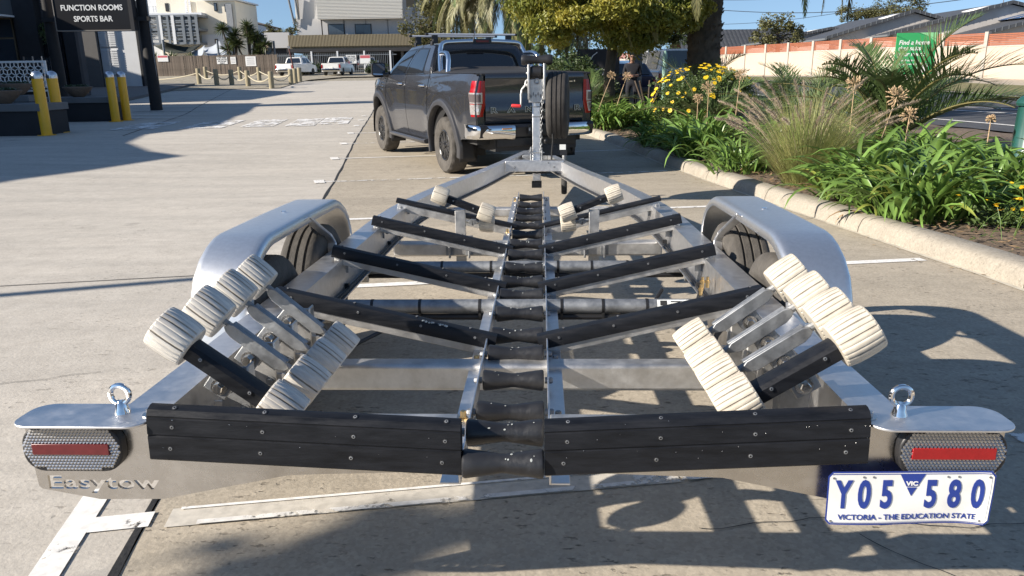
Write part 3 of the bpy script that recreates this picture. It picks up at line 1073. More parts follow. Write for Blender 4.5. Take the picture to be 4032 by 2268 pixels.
    iv_small = sml.mesh('cradle_roller', [MT['ivory'], MT['ivory_groove']], 24)
    def dumbbell(y, po, pi, cover, post_top, s, small=False, ends=2):
        po, pi = V((po[0], y, po[1])), V((pi[0], y, pi[1]))
        d = (pi - po).normalized()
        arm = bpy.data.objects.new('cradle_arm', None)
        C.objects.link(arm)
        arm.parent = root
        g = G()
        g.tube([po, pi], 0.011, 10)
        g.build('spindle', MT['galv'], arm)
        for p, t in ((po, 1), (pi, -1))[2 - ends:]:
            o = link('cradle_roller', iv_small if small else iv_streaky if s < 0 else iv_me, arm)
            o.matrix_local = frame(p, d, (0, 1, 0.3 + random.random()))
        nrm = V((0, -0.55, 0.83))
        up = d.cross(V((0, 1, 0)))
        if up.z < 0: up = -up
        a, b = po + d * 0.060, pi - d * 0.056
        g = G()
        if cover == 'bunk':
            sec = [(-0.030, -0.022), (-0.031, 0.008), (-0.024, 0.017), (0.0, 0.021), (0.024, 0.017), (0.030, 0.008), (0.030, -0.022)]
            rows = [[p + up * v_ + V((0, u, 0)) for u, v_ in sec] for p in (a - d * 0.012, b + d * 0.012)]
            g.grid(rows, wrap=True)
            for r_ in rows: g.add(r_, [tuple(range(len(r_)))])
            cv = g.build('arm_cover', MT['bunk'], arm, angle=35)
            L_ = (b - a).length
            for f in (0.14, 0.86):
                p = a + d * L_ * f + up * 0.002
                screw(cv, p + V((0, -0.0325, 0)), (0, -1, 0.15))
        else:
            poly = [(0.0, -0.004), (0.004, 0.012), (0.02, 0.018), ((b - a).length - 0.02, 0.018), ((b - a).length, 0.008), ((b - a).length - 0.006, -0.006), ((b - a).length - 0.03, -0.018), (0.03, -0.018), (0.01, -0.012)]
            g.prism(poly, -0.006, 0.004, lambda u, v_, t, a=a: a + d * u + up * v_ + V((0, t - 0.014, 0)))
            g.prism([(0.012, 0.012), ((b - a).length - 0.012, 0.012), ((b - a).length - 0.012, 0.0172), (0.012, 0.0172)], -0.008, 0.012, lambda u, v_, t, a=a: a + d * u + up * v_ + V((0, t, 0)))
            g.build('arm_plate', MT['galv'], arm, bevel=0.002)
        return (po + pi) / 2, d, up
    random.seed(12)
    for s, yy, oz, iz, ox, ix in ((-1, (0.20, 0.40, 0.57, 0.745), 0.715, 0.525, 0.818, 0.568), (1, (0.15, 0.30, 0.455, 0.645), 0.730, 0.565, 0.812, 0.552)):
        for k, y in enumerate(yy):
            mid, d, up = dumbbell(y, (s * ox, oz + 0.006 * k), (s * ix, iz - 0.004 * k), 'bunk' if k == 0 else 'plate', 0, s)
            # upright channel with its pivot bracket
            x = s * 0.705
            g = G()
            y0 = y + 0.05
            g.box((x - 0.038, y0, 0.428), (x + 0.038, y0 + 0.006, 0.615))
            g.box((x - 0.038, y0 + 0.006, 0.428), (x - 0.032, y0 + 0.05, 0.615))
            g.box((x + 0.032, y0 + 0.006, 0.428), (x + 0.038, y0 + 0.05, 0.615))
            up_ = g.build('cradle_post', MT['galv'] if k == 0 else MT['alu_dull'], root, bevel=0.003)
            g = G()
            q = mid - up * 0.038
            for t in (-0.022, 0.022):
                g.prism([(-0.032, -0.028), (0.032, -0.028), (0.032, 0.038), (-0.032, 0.038)], t - 0.003, t + 0.003, lambda u, v_, w_, q=q: q + d * u + up * v_ + V((0, w_ + 0.012, 0)))
            pb = g.build('pivot_bracket', MT['galv'], up_, bevel=0.003)
            bolt(pb, (q.x, q.y - 0.014, q.z - 0.004), (0, -1, 0), 0.0135, MT['steel'], h=0.013)
            bolt(up_, (x + 0.02, y0, 0.50), (0, -1, 0), 0.009)
            g = G()
            g.box((x - 0.062, y0 + 0.006, 0.42), (x + 0.062, y0 + 0.012, 0.52))
            g.build('post_gusset', MT['alu_dull'], up_, bevel=0.006)
    # bearer that carries the uprights
        g = G()
        g.box((s * 0.70 - 0.045, 0.17, 0.400), (s * 0.70 + 0.045, 0.86, 0.428))
        g.build('cradle_bearer', MT['alu_dull'], root, bevel=0.004)
    for s in (-1, 1):
        mid, d, up = dumbbell(2.985, (s * 0.515, 0.690), (s * 0.243, 0.585), 'bunk', 0, s, True)
        dumbbell(3.10, (s * 0.42, 0.52), (s * 0.25, 0.500), 'plate', 0, s, True, 1)
        x = s * 0.40
        g = G()
        g.box((x - 0.03, 2.965, 0.25), (x + 0.03, 2.972, 0.60))
        g.box((x - 0.03, 2.972, 0.25), (x - 0.024, 3.01, 0.60))
        g.box((x + 0.024, 2.972, 0.25), (x + 0.03, 3.01, 0.60))
        po = g.build('cradle_post', MT['alu_dull'], root, bevel=0.002)
        for t in (-1, 1):
            g = G()
            q = x + t * 0.058
            g.box((q - 0.024, 2.885, 0.345), (q + 0.024, 2.892, 0.465))
            g.tube([(q, 2.880, 0.46), (q, 2.878, 0.33)], 0.007, 8)
            g.build('clamp_plate', MT['galv'], po, bevel=0.002)
            bolt(po, (q, 2.885, 0.44), (0, -1, 0), 0.011)
    # coiled hose at the right and a dark loom by the axle
    for pts in ([(0.755, 1.58, 0.47), (0.73, 1.52, 0.43), (0.66, 1.48, 0.385), (0.59, 1.50, 0.39), (0.565, 1.56, 0.43), (0.60, 1.62, 0.46)],
                [(-0.775, 0.95, 0.45), (-0.70, 1.02, 0.40), (-0.60, 1.1, 0.39), (-0.5, 1.3, 0.40)],
                [(0.775, 1.0, 0.45), (0.72, 0.98, 0.40), (0.69, 1.02, 0.37), (0.70, 1.10, 0.38)]):
        g = G()
        fine = []
        for a, b in zip(pts, pts[1:]):
            for t in (0, 0.34, 0.67): fine.append(V(a).lerp(V(b), t))
        g.tube(fine + [V(pts[-1])], 0.008, 8)
        g.build('hose', MT['cable'], root)
    for p in ((0.765, 1.50, 0.50), (0.77, 1.62, 0.47), (0.75, 1.55, 0.455)):
        g = G()
        g.lathe([(0.008, 0), (0.008, 0.02), (0.011, 0.02), (0.011, 0.03), (0.006, 0.03), (0.006, 0.045)], 8, M.Translation(p))
        g.build('brass_fitting', MT['brass'], root)
    # ---- drawbar front: cross plate, winch post, winch, chain, spare wheel, coupling
    g = G()
    g.box((-0.285, 6.44, 0.475), (0.315, 6.448, 0.585))
    g.box((-0.285, 6.448, 0.575), (0.315, 6.60, 0.585))
    cp = g.build('drawbar_plate', MT['alu'], root, bevel=0.003)
    bolt(cp, (-0.19, 6.44, 0.52), (0, -1, 0), 0.008)
    bolt(cp, (0.22, 6.44, 0.52), (0, -1, 0), 0.008)
    bolt(cp, (0.16, 6.44, 0.565), (0, -1, 0), 0.006)
    px = 0.035
    g = G()
    g.box((px - 0.040, 6.58, 0.36), (px + 0.045, 6.665, 1.17))
    wp = g.build('winch_post', MT['alu'], root, bevel=0.006)
    g = G()
    for z in (1.12, 1.02): g.box((px - 0.044, 6.576, z), (px + 0.049, 6.669, z + 0.012))
    for t in (-1, 1):
        g.tube([(px + t * 0.058, 6.565, 0.56), (px + t * 0.058, 6.565, 0.71)], 0.007, 8)
        g.tube([(px + t * 0.058, 6.69, 0.56), (px + t * 0.058, 6.69, 0.71)], 0.007, 8)
        g.lathe([(0.014, 0), (0.014, 0.012)], 6, M.Translation((px + t * 0.058, 6.565, 0.665)))
        g.lathe([(0.014, 0), (0.014, 0.012)], 6, M.Translation((px + t * 0.058, 6.69, 0.665)))
    g.box((px - 0.085, 6.555, 0.655), (px + 0.088, 6.58, 0.664))
    g.build('post_clamp', MT['galv'], wp)
    g = G()
    g.box((px - 0.050, 6.57, 0.29), (px + 0.055, 6.675, 0.355))
    g.build('post_foot', MT['blk'], wp, bevel=0.005)
    # winch head
    wi = bpy.data.objects.new('winch', None)
    C.objects.link(wi)
    wi.parent = root
    g = G()
    for t in (-0.075, 0.085):
        g.prism([(6.50, 1.20), (6.66, 1.20), (6.70, 1.30), (6.66, 1.52), (6.60, 1.62), (6.55, 1.62), (6.50, 1.50), (6.47, 1.35)], t - 0.009, t + 0.009, lambda u, v_, d: (px + d, u, v_))
    g.box((px - 0.075, 6.535, 1.17), (px + 0.085, 6.555, 1.40))
    g.build('winch_frame', MT['alu_dull'], wi, bevel=0.003)
    g = G()
    g.lathe([(0.075, -0.068), (0.075, -0.060), (0.05, -0.058), (0.062, -0.05), (0.062, 0.05), (0.05, 0.058), (0.075, 0.060), (0.075, 0.068)], 20, frame((px + 0.005, 6.57, 1.47), (1, 0, 0)))
    g.build('winch_drum', MT['blk'], wi)
    g = G()
    g.lathe([(0.02, -0.160), (0.046, -0.156), (0.054, -0.135), (0.050, -0.10), (0.040, -0.04), (0.038, 0), (0.040, 0.04), (0.050, 0.10), (0.054, 0.135), (0.046, 0.156), (0.02, 0.160)], 24,
            frame((px + 0.010, 6.55, 1.590), (1, 0, 0)))
    g.build('bow_roller', MT['blk'], wi)
    g = G()
    for k in range(5):
        g.box((px - 0.06 + 0.025 * k, 6.535, 1.22 + 0.02 * (k % 2)), (px - 0.045 + 0.025 * k, 6.546, 1.25 + 0.02 * (k % 2)))
    g.lathe([(0.015, 0), (0.022, 0.01), (0.015, 0.02)], 10, frame((px - 0.08, 6.6, 1.34), (-1, 0, 0)))
    g.lathe([(0.012, 0), (0.016, 0.01), (0.01, 0.02)], 10, frame((px - 0.08, 6.55, 1.46), (-1, 0, 0)))
    g.tube(arc((px + 0.01, 6.535, 1.38), 0.024, 0, 340, 16), 0.008, 8, closed=True)
    tag(g.build('winch_fitting', MT['galv'], wi), kind='stuff')
    g = G()
    g.tube([(px - 0.085, 6.58, 1.40), (px - 0.105, 6.57, 1.38), (px - 0.112, 6.56, 1.34), (px - 0.145, 6.55, 1.30), (px - 0.155, 6.54, 1.25), (px - 0.155, 6.54, 1.13)], 0.009, 8)
    ck = g.build('crank', MT['alu_dull'], wi)
    g = G()
    g.lathe([(0.010, 0), (0.017, 0.008), (0.017, 0.09), (0.012, 0.10)], 12, frame((px - 0.155, 6.54, 1.135), (-1, 0, 0.06)))
    g.build('crank_grip', MT['redgrip'], ck)
    # chain down the post
    cpts = []
    for k in range(26):
        f = k / 25
        z = 1.56 - 0.88 * f
        x = px + 0.098 - 0.012 * math.sin(f * 3) - 0.05 * f
        cpts.append((x, 6.535, z))
    g = G()
    for k, p in enumerate(cpts):
        ang = 0 if k % 2 else 90
        ring = []
        for a in range(10):
            t = 2 * PI * a / 10
            lx, lz = 0.011 * math.cos(t), 0.024 * math.sin(t)
            ring.append((p[0] + lx * math.cos(R(ang)), p[1] + lx * math.sin(R(ang)), p[2] + lz))
        g.tube(ring, 0.0042, 6, closed=True)
    g.build('safety_chain', MT['galv'], wp)
    g = G()
    g.tube([(px + 0.13, 6.54, 1.25), (px + 0.15, 6.53, 1.12), (px + 0.165, 6.53, 0.95), (px + 0.172, 6.53, 0.78), (px + 0.16, 6.54, 0.66), (px + 0.155, 6.55, 0.50), (px + 0.10, 6.52, 0.46), (px, 6.5, 0.455), (px - 0.12, 6.5, 0.48), (px - 0.19, 6.5, 0.55)], 0.009, 8)
    g.build('winch_strap', MT['cable'], wp)
    # spare wheel, edge-on
    wh = bpy.data.objects.new('spare_wheel', None)
    C.objects.link(wh)
    wh.parent = root
    wh.location = (0.262, 6.72, 1.135)
    wh.rotation_euler = (0, 0, R(-4))
    g = G()
    tyre(g, (0, 0, 0), ro=0.345, wd=0.225)
    g.build('tyre', mat('spare_rubber', (0.040, 0.036, 0.032), 0.8, var=0.4, vs=9, bump=0.3, bs=70), wh, angle=30)
    g = G()
    g.lathe(rim_prof, 32, frame((0, 0, 0), (1, 0, 0), (0, 1, 0)))
    g.build('rim', MT['galv'], wh)
    g = G()
    g.box((0.08, 6.66, 0.62), (0.36, 6.70, 0.74))
    g.box((0.06, 6.665, 1.10), (0.262, 6.695, 1.16))
    sb = g.build('spare_bracket', MT['blk'], root, bevel=0.004)
    g = G()
    g.box((0.28, 6.652, 0.68), (0.345, 6.657, 0.735))
    g.build('bracket_reflector', MT['sticker'], sb)
    g = G()
    g.prism([(-0.13, 7.3), (0.16, 7.3), (0.06, 8.75), (-0.03, 8.75)], 0.52, 0.572, lambda u, v_, d: (u, v_, d))
    g.tube([(0.015, 8.7, 0.56), (0.015, 9.0, 0.59)], [0.05, 0.045], 12)
    g.build('coupling', MT['galv'], root, bevel=0.004)
    # jockey wheel folded up beside the drawbar
    jw = bpy.data.objects.new('jockey_wheel', None)
    C.objects.link(jw)
    jw.parent = root
    g = G()
    g.tube([(0.34, 7.0, 0.30), (0.34, 7.0, 0.70)], 0.024, 12)
    g.build('stem', MT['galv'], jw)
    g = G()
    g.lathe([(0.03, -0.03), (0.09, -0.03), (0.10, -0.015), (0.10, 0.015), (0.09, 0.03), (0.03, 0.03)], 20, frame((0.34, 7.03, 0.26), (1, 0, 0)))
    g.build('tyre', MT['rubber'], jw)
    return root
build_trailer()
# ================================================================== DARK GREY UTE
def ute_mats():
    MT['paint'] = mat('grey_metallic', (0.062, 0.063, 0.070), 0.27, 0.55, var=0.05, vs=400, coat=1.0)
    MT['glass'] = mat('tinted_glass', (0.010, 0.012, 0.015), 0.04, 0.0, coat=0.5, spec=0.8)
    MT['flare'] = mat('flare_grey', (0.050, 0.050, 0.054), 0.42, 0.2, coat=0.3)
    MT['tl_red'] = mat('lamp_red', (0.32, 0.004, 0.006), 0.18, coat=0.4)
    MT['tl_clear'] = mat('lamp_clear', (0.62, 0.58, 0.56), 0.15, 0.5, coat=1.0, var=0.4, vs=60)
    MT['tl_smoke'] = mat('lamp_smoke', (0.12, 0.10, 0.10), 0.12, coat=1.0)
    MT['seam'] = mat('seam', (0.008, 0.008, 0.009), 0.7)
    MT['cover'] = mat('tonneau_vinyl', (0.028, 0.027, 0.027), 0.62, var=0.2, vs=8, bump=0.15, bs=200)
    MT['tub'] = mat('wheel_black', (0.020, 0.020, 0.021), 0.30, 0.3, coat=0.3)
    MT['inner'] = mat('inner_arch', (0.012, 0.012, 0.012), 0.9)
    MT['under'] = mat('underbody', (0.03, 0.03, 0.03), 0.8)
    MT['orange'] = mat('lamp_orange', (0.7, 0.28, 0.03), 0.3)
ute_mats()

def build_ute():
    root = thing('utility_vehicle', 'dark grey dual cab ute with roof bars and chrome sports bar, towing the boat trailer', 'ute', (-0.143, 11.817, -0.125), R(24.9))
    root.rotation_euler = (R(0.9), 0, R(24.9))
    WB, WZ, WR = 3.30, 0.41, 0.41
    AR = 0.585                    # arch radius
    def hw(y, z):
        w = pl(z, [(0.40, 0.865), (0.55, 0.895), (0.75, 0.918), (0.95, 0.928), (1.10, 0.925), (1.22, 0.912), (1.32, 0.895), (1.38, 0.875), (1.44, 0.850)])
        if y > 3.2: w -= 0.20 * ((y - 3.2) / 1.0) ** 2
        if y < -0.8: w -= 0.05 * ((-0.8 - y) / 0.4) ** 2
        # haunches over the wheels
        for c in (0.0, WB):
            d = math.hypot(y - c, (z - 0.55) * 1.2)
            w += 0.020 * math.exp(-((d - 0.66) / 0.16) ** 2) if z < 1.25 else 0
        # shoulder crease
        w += 0.010 * math.exp(-((z - 1.17) / 0.05) ** 2)
        return w
    def arch(y):
        z = 0.0
        for c in (0.0, WB):
            d = abs(y - c)
            if d < AR: z = max(z, WZ + math.sqrt(AR * AR - d * d))
        return z
    def side_panel(y0, y1, top, sill, name, m, par, ny=None, nz=16, s=-1, ns=1):
        ys = set()
        n = max(6, int((y1 - y0) / 0.06))
        for i in range(n + 1): ys.add(round(y0 + (y1 - y0) * i / n, 4))
        for c in (0.0, WB):
            for a in range(0, 181, 6):
                y = c + AR * math.cos(R(a)) * 0.99999
                if y0 < y < y1: ys.add(round(y, 4))
            for e in (-1, 1):
                dz = sill(c) - WZ
                d = math.sqrt(max(0, AR * AR - dz * dz))
                for q in (c + e * d - 0.0015, c + e * d + 0.0015):
                    if y0 < q < y1: ys.add(round(q, 4))
        rows = []
        for y in sorted(ys):
            zt = top(y)
            zb = max(sill(y), arch(y))
            rows.append([(s * hw(y, zb + (zt - zb) * t / nz), y, zb + (zt - zb) * t / nz) for t in range(nz + 1)])
        g = G()
        g.grid(rows)
        return g.build(name, m, par, angle=50, solid=0)
    sill_c = lambda y: pl(y, [(-1.3, 0.60), (-0.7, 0.56), (-0.55, 0.45), (0.6, 0.44), (2.6, 0.44), (3.9, 0.46), (4.2, 0.5)])
    bed_top = lambda y: pl(y, [(-1.2, 1.435), (0.65, 1.415)])
    cab_top = lambda y: pl(y, [(0.66, 1.405), (2.9, 1.36), (3.1, 1.345)])
    fen_top = lambda y: pl(y, [(2.75, 1.33), (3.0, 1.325), (3.5, 1.29), (3.9, 1.22), (4.15, 1.08), (4.25, 0.95)])
    for s in (-1, 1):
        side_panel(-1.165, 0.628, bed_top, sill_c, 'bed_side', MT['paint'], root, s=s)
        for (a, b, nm) in ((0.650, 1.742, 'rear_door'), (1.756, 2.82, 'front_door')):
            dr = side_panel(a, b, cab_top, sill_c, nm, MT['paint'], root, s=s)
            # chrome handle
            yh = a + 0.20 if nm == 'rear_door' else a + 0.22
            x = s * (hw(yh, 1.22) + 0.004)
            g = G()
            g.tube([(x + s * 0.004, yh - 0.10, 1.235), (x + s * 0.032, yh - 0.075, 1.238), (x + s * 0.036, yh, 1.238), (x + s * 0.032, yh + 0.075, 1.236), (x + s * 0.004, yh + 0.10, 1.235)],
                   [0.012, 0.017, 0.018, 0.017, 0.012], 10)
            g.lathe([(0.050, 0.002), (0.042, 0.006), (0.0, 0.004)], 16, frame((x - s * 0.006, yh - 0.02, 1.21), (s, 0, 0)))
            g.build('door_handle', MT['chrome'], dr)
        side_panel(2.834, 4.20, fen_top, sill_c, 'front_fender', MT['paint'], root, s=s)
        # wheel arch flares
        for c in (0.0, WB):
            g = G()
            rows = []
            for a in range(-14, 195, 5):
                row = []
                for r_, o in ((AR - 0.012, -0.05), (AR - 0.015, 0.020), (AR - 0.006, 0.045), (AR + 0.030, 0.047), (AR + 0.070, 0.030), (AR + 0.082, 0.004), (AR + 0.082, -0.02)):
                    y, z = c + r_ * math.cos(R(a)), WZ + r_ * math.sin(R(a))
                    yb, zb = c + (AR + 0.03) * math.cos(R(a)), WZ + (AR + 0.03) * math.sin(R(a))
                    row.append((s * (hw(yb, max(0.45, zb)) + o), y, z))
                rows.append(row)
            g.grid(rows)
            g.build('arch_flare', MT['flare'], root, angle=40)
            # dark inner arch
            g = G()
            rows = [[(s * x, c + (AR + 0.004) * math.cos(R(a)), WZ + (AR + 0.004) * math.sin(R(a))) for x in (0.50, 0.90)] for a in range(-10, 191, 10)]
            g.grid(rows)
            rows2 = rows[:]
            g.add([(s * 0.50, c, WZ)] + [r_[0] for r_ in rows], [(0, i + 1, i + 2) for i in range(len(rows) - 1)])
            g.build('inner_arch', MT['inner'], root)
    # black body shell just inside the panels so the shut lines read dark
    g = G()
    rows = []
    for y, zt, zb, k in ((-1.10, 1.40, 0.62, 0.96), (0.0, 1.40, 0.9, 0.96), (0.64, 1.38, 0.45, 0.97), (2.8, 1.32, 0.45, 0.97), (3.3, 1.27, 0.95, 0.93), (4.05, 1.1, 0.55, 0.80)):
        h_ = 0.9 * k
        rows.append([(-h_, y, zb), (-h_, y, 1.1), (-h_ + 0.05, y, zt), (h_ - 0.05, y, zt), (h_, y, 1.1), (h_, y, zb)])
    g.grid(rows, wrap=True)
    g.build('body_shell', MT['seam'], root)
    # bonnet, nose, floor
    g = G()
    rows = []
    for y in (2.80, 3.05, 3.4, 3.75, 4.0, 4.15, 4.24):
        zc = pl(y, [(2.8, 1.40), (3.4, 1.36), (3.9, 1.27), (4.15, 1.10), (4.25, 0.95)])
        rows.append([(hw(y, fen_top(y)) * u, y, fen_top(y) + (zc - fen_top(y)) * (1 - u * u) ** 0.5) for u in (-1, -0.85, -0.6, -0.3, 0, 0.3, 0.6, 0.85, 1)])
    g.grid(rows)
    h_ = rows[-1]
    g.grid([h_, [(x, 4.27, 0.75) for x, y, z in h_], [(x * 0.98, 4.22, 0.48) for x, y, z in h_]])
    g.build('bonnet', MT['paint'], root, angle=40)
    g = G()
    g.box((-0.80, -1.0, 0.50), (0.80, 4.0, 0.62))
    g.box((-0.62, -1.2, 0.42), (0.62, -0.5, 0.60))
    g.build('underbody', MT['under'], root)
    # ---------------- cab
    # station rows: belt (outside), window sill, roof edge, roof centre
    Yb0, Yb1 = 0.66, 3.02
    Yr0, Yr1 = 0.86, 2.12
    roofx, beltx = 0.690, 0.872
    def cabpt(f, h_):
        """f 0..1 rear to front, h_ 0 belt .. 1 roof edge"""
        yb = Yb0 + (Yb1 - Yb0) * f
        yr = Yr0 + (Yr1 - Yr0) * f
        h_ = max(0.0, h_)
        e = h_ ** 1.05
        y = yb + (yr - yb) * e
        zb = pl(yb, [(0.66, 1.405), (2.9, 1.36), (3.1, 1.345)])
        zr = 1.815 + 0.03 * math.sin(PI * min(1, max(0, f)) ** 0.8) - 0.02 * f
        z = zb + (zr - zb) * h_
        x = beltx - 0.004 - (beltx - roofx) * (h_ ** 1.25)
        if f > 0.85: x -= 0.04 * ((f - 0.85) / 0.15) ** 2 * (1 - 0.3 * h_)
        return x, y, z
    fs = [0, 0.04, 0.1, 0.2, 0.35, 0.5, 0.65, 0.8, 0.9, 0.96, 1.0]
    hs = [0, 0.15, 0.3, 0.5, 0.7, 0.85, 0.94, 1.0]
    g = G()
    rows = []
    for f in fs:
        L_ = [cabpt(f, h_) for h_ in hs]
        row = [(-x, y, z) for x, y, z in L_]
        x, y, z = L_[-1]
        for u in (-0.93, -0.8, -0.5, 0, 0.5, 0.8, 0.93):
            row.append((x * u, y, z + 0.045 * (1 - abs(u) ** 2.6)))
        row += [(x, y, z) for x, y, z in reversed(L_)]
        rows.append(row)
    g.grid(rows)
    g.add(rows[0], [tuple(range(len(rows[0])))])
    g.add(rows[-1], [tuple(range(len(rows[0])))])
    cab = g.build('cab', MT['paint'], root, angle=32)
    def glass_side(f0, f1, h0, h1, cutf, name, s, m, off=0.006, n=10, shrink=0):
        g = G()
        rows = []
        for i in range(n + 1):
            t = i / n
            row = []
            for k in range(7):
                h_ = h0 + (h1 - h0) * k / 6
                a = f0(h_)
                b = f1(h_)
                x, y, z = cabpt(a + (b - a) * t, h_)
                row.append((s * (x + off), y, z + off * 0.4))
            rows.append(row)
        g.grid(rows)
        return g.build(name, m, root, angle=60)
    for s in (-1, 1):
        # black surround then the two panes
        glass_side(lambda h_: 0.115 + 0.012 * h_, lambda h_: 0.965, 0.03, 0.90, 0, 'window_frame', s, MT['blk_gloss'], 0.003)
        glass_side(lambda h_: 0.150 - 0.02 * math.sin(h_ * 3) , lambda h_: 0.470 + 0.02 * h_, 0.05, 0.84, 0, 'rear_window', s, MT['glass'], 0.006)
        glass_side(lambda h_: 0.530 + 0.02 * h_, lambda h_: 0.955 - 0.005 * h_, 0.05, 0.84, 0, 'front_window', s, MT['glass'], 0.006)
        glass_side(lambda h_: 0.09, lambda h_: 0.965, -0.005, 0.035, 0, 'belt_trim', s, MT['chrome'], 0.007)
        # weather shields' bright edge and door frame top
        glass_side(lambda h_: 0.482 + 0.02 * h_, lambda h_: 0.492 + 0.02 * h_, 0.06, 0.86, 0, 'pillar_trim', s, MT['chrome'], 0.008)
    # rear window
    g = G()
    rows = []
    for k in range(7):
        h_ = 0.10 + 0.80 * k / 6
        x, y, z = cabpt(0, h_)
        rows.append([(x * u * 0.90, y - 0.012 - 0.03 * (1 - u * u), z) for u in (-1, -0.7, -0.35, 0, 0.35, 0.7, 1)])
    g.grid(rows)
    g.build('back_window', MT['glass'], root)
    # windscreen
    g = G()
    rows = []
    for k in range(7):
        h_ = 0.06 + 0.86 * k / 6
        x, y, z = cabpt(1, h_)
        rows.append([(x * u * 0.93, y + 0.010 + 0.07 * (1 - u * u), z) for u in (-1, -0.7, -0.35, 0, 0.35, 0.7, 1)])
    g.grid(rows)
    g.build('windscreen', MT['glass'], root)
    # seats seen dimly through the back glass are left to the tint; roof seam lines
    # ---------------- tub: tonneau cover, tailgate
    g = G()
    rows = []
    for i, y in enumerate((-1.15, -1.10, -0.9, -0.5, 0.0, 0.35, 0.45, 0.60)):
        zc = pl(y, [(-1.15, 1.440), (-1.1, 1.455), (-0.5, 1.462), (0.0, 1.47), (0.35, 1.505), (0.45, 1.510), (0.60, 1.49)])
        rows.append([(u * (0.855), y, (bed_top(y) + 0.006) * abs(u) ** 6 + zc * (1 - abs(u) ** 6) + 0.003 * math.sin(y * 20) * (1 - u * u)) for u in (-1, -0.97, -0.88, -0.6, -0.3, 0, 0.3, 0.6, 0.88, 0.97, 1)])
    g.grid(rows)
    r0 = rows[0]
    g.grid([r0, [(x, y - 0.012, z - 0.012) for x, y, z in r0], [(x, y - 0.006, z - 0.035) for x, y, z in r0]])
    g.build('tonneau_cover', MT['cover'], root, angle=50)
    g = G()
    rows = []
    for z, dy in ((0.79, 0.0), (0.83, -0.012), (0.92, -0.022), (1.03, -0.020), (1.06, -0.008), (1.30, -0.004), (1.36, -0.022), (1.41, -0.024), (1.435, -0.006), (1.437, 0.05)):
        rows.append([(u * 0.742, -1.150 + dy - 0.020 * (1 - u * u), z) for u in (-1, -0.98, -0.7, -0.35, 0, 0.35, 0.7, 0.98, 1)])
    g.grid(rows)
    tg = g.build('tailgate', MT['paint'], root, angle=40)
    # embossed tailgate lettering with bright outlines
    for ch, u in zip('RANGER', (-0.635, -0.378, -0.115, 0.135, 0.385, 0.635)):
        text('lettering', ch, 0.098, M.Translation((u, -1.1935, 0.965)) @ M.Rotation(R(90), 4, 'X'), mat('bright_edge', (0.62, 0.62, 0.63), 0.3, 0.8), tg, 0.0062, 0.002, 1.50)
        text('lettering', ch, 0.098, M.Translation((u, -1.1965, 0.965)) @ M.Rotation(R(90), 4, 'X'), MT['paint'], tg, 0.0012, 0.002, 1.50)
    text('badge', 'XLT', 0.062, M.Translation((0.535, -1.167, 1.335)) @ M.Rotation(R(90), 4, 'X'), MT['chrome'], tg, 0.002, 0.004, 1.7)
    g = G()
    g.lathe([(0.115, 0), (0.115, 0.018), (0.10, 0.028), (0.0, 0.028)], 28, frame((0.0, -1.165, 1.235), (0, -1, 0)) @ M.Diagonal((1, 0.8, 1, 1)))
    hd = g.build('tailgate_handle', MT['chrome'], tg)
    g = G()
    g.box((-0.085, -1.197, 1.205), (0.085, -1.190, 1.262))
    g.build('handle_recess', MT['blk'], hd)
    for s in (-1, 1):
        g = G()
        g.grid([[(s * 0.746, -1.150, z), (s * 0.80, -1.163, z), (s * (hw(-1.16, z) - 0.02), -1.166, z), (s * hw(-1.16, z), -1.150, z)] for z in (0.60, 0.80, 1.0, 1.2, 1.34, 1.40, 1.434)])
        g.grid([[(s * 0.746, -1.150, z), (s * 0.746, -1.05, z)] for z in (0.60, 1.434)])
        g.build('rear_corner', MT['paint'], root)
        # tail lamp wraps round the corner
        def lampsec(z0, z1, m, nm, par, o, x_in=0.744, dy=0.0, nzz=6):
            g = G()
            rows = []
            for k in range(nzz + 1):
                z = z0 + (z1 - z0) * k / nzz
                xi = x_in + 0.035 * smooth(1.05, 0.88, z)
                wx = hw(-1.1, z) + 0.012
                rows.append([(s * (xi), -1.168 - o + dy, z), (s * (xi + 0.03), -1.180 - o, z), (s * (wx - 0.055), -1.172 - o, z), (s * (wx - 0.016 + o * 0.6), -1.140 - o * 0.6, z),
                             (s * (wx + o), -1.085, z), (s * (wx + o), -1.0 - 0.06 * smooth(1.25, 0.9, z), z)])
            g.grid(rows)
            return g.build(nm, m, par, angle=50)
        tl = lampsec(0.885, 1.345, MT['tl_red'], 'tail_light', root, 0.0, nzz=12)
        lampsec(1.055, 1.195, MT['tl_clear'], 'lamp_frame', tl, 0.004, 0.772)
        lampsec(1.075, 1.175, MT['tl_smoke'], 'lamp_lens', tl, 0.007, 0.790)
        lampsec(0.915, 1.045, MT['tl_clear'], 'lamp_frame', tl, 0.004, 0.785)
        lampsec(0.935, 1.025, MT['tl_smoke'] if s > 0 else MT['tl_clear'], 'lamp_lens', tl, 0.007, 0.80)
    # rear bumper: black step with bright corner pieces
    g = G()
    rows = []
    for z, o in ((0.60, 0.10), (0.615, 0.0), (0.74, -0.03), (0.775, -0.01), (0.78, 0.12)):
        rows.append([(x, -1.27 + o + 0.03 * (x / 0.9) ** 2, z) for x in (-0.86, -0.6, -0.36, -0.3, 0.3, 0.36, 0.6, 0.86)])
    g.grid(rows)
    g.box((-0.84, -1.2, 0.60), (0.84, -1.08, 0.775))
    bp = g.build('rear_bumper', MT['blk'], root, angle=30)
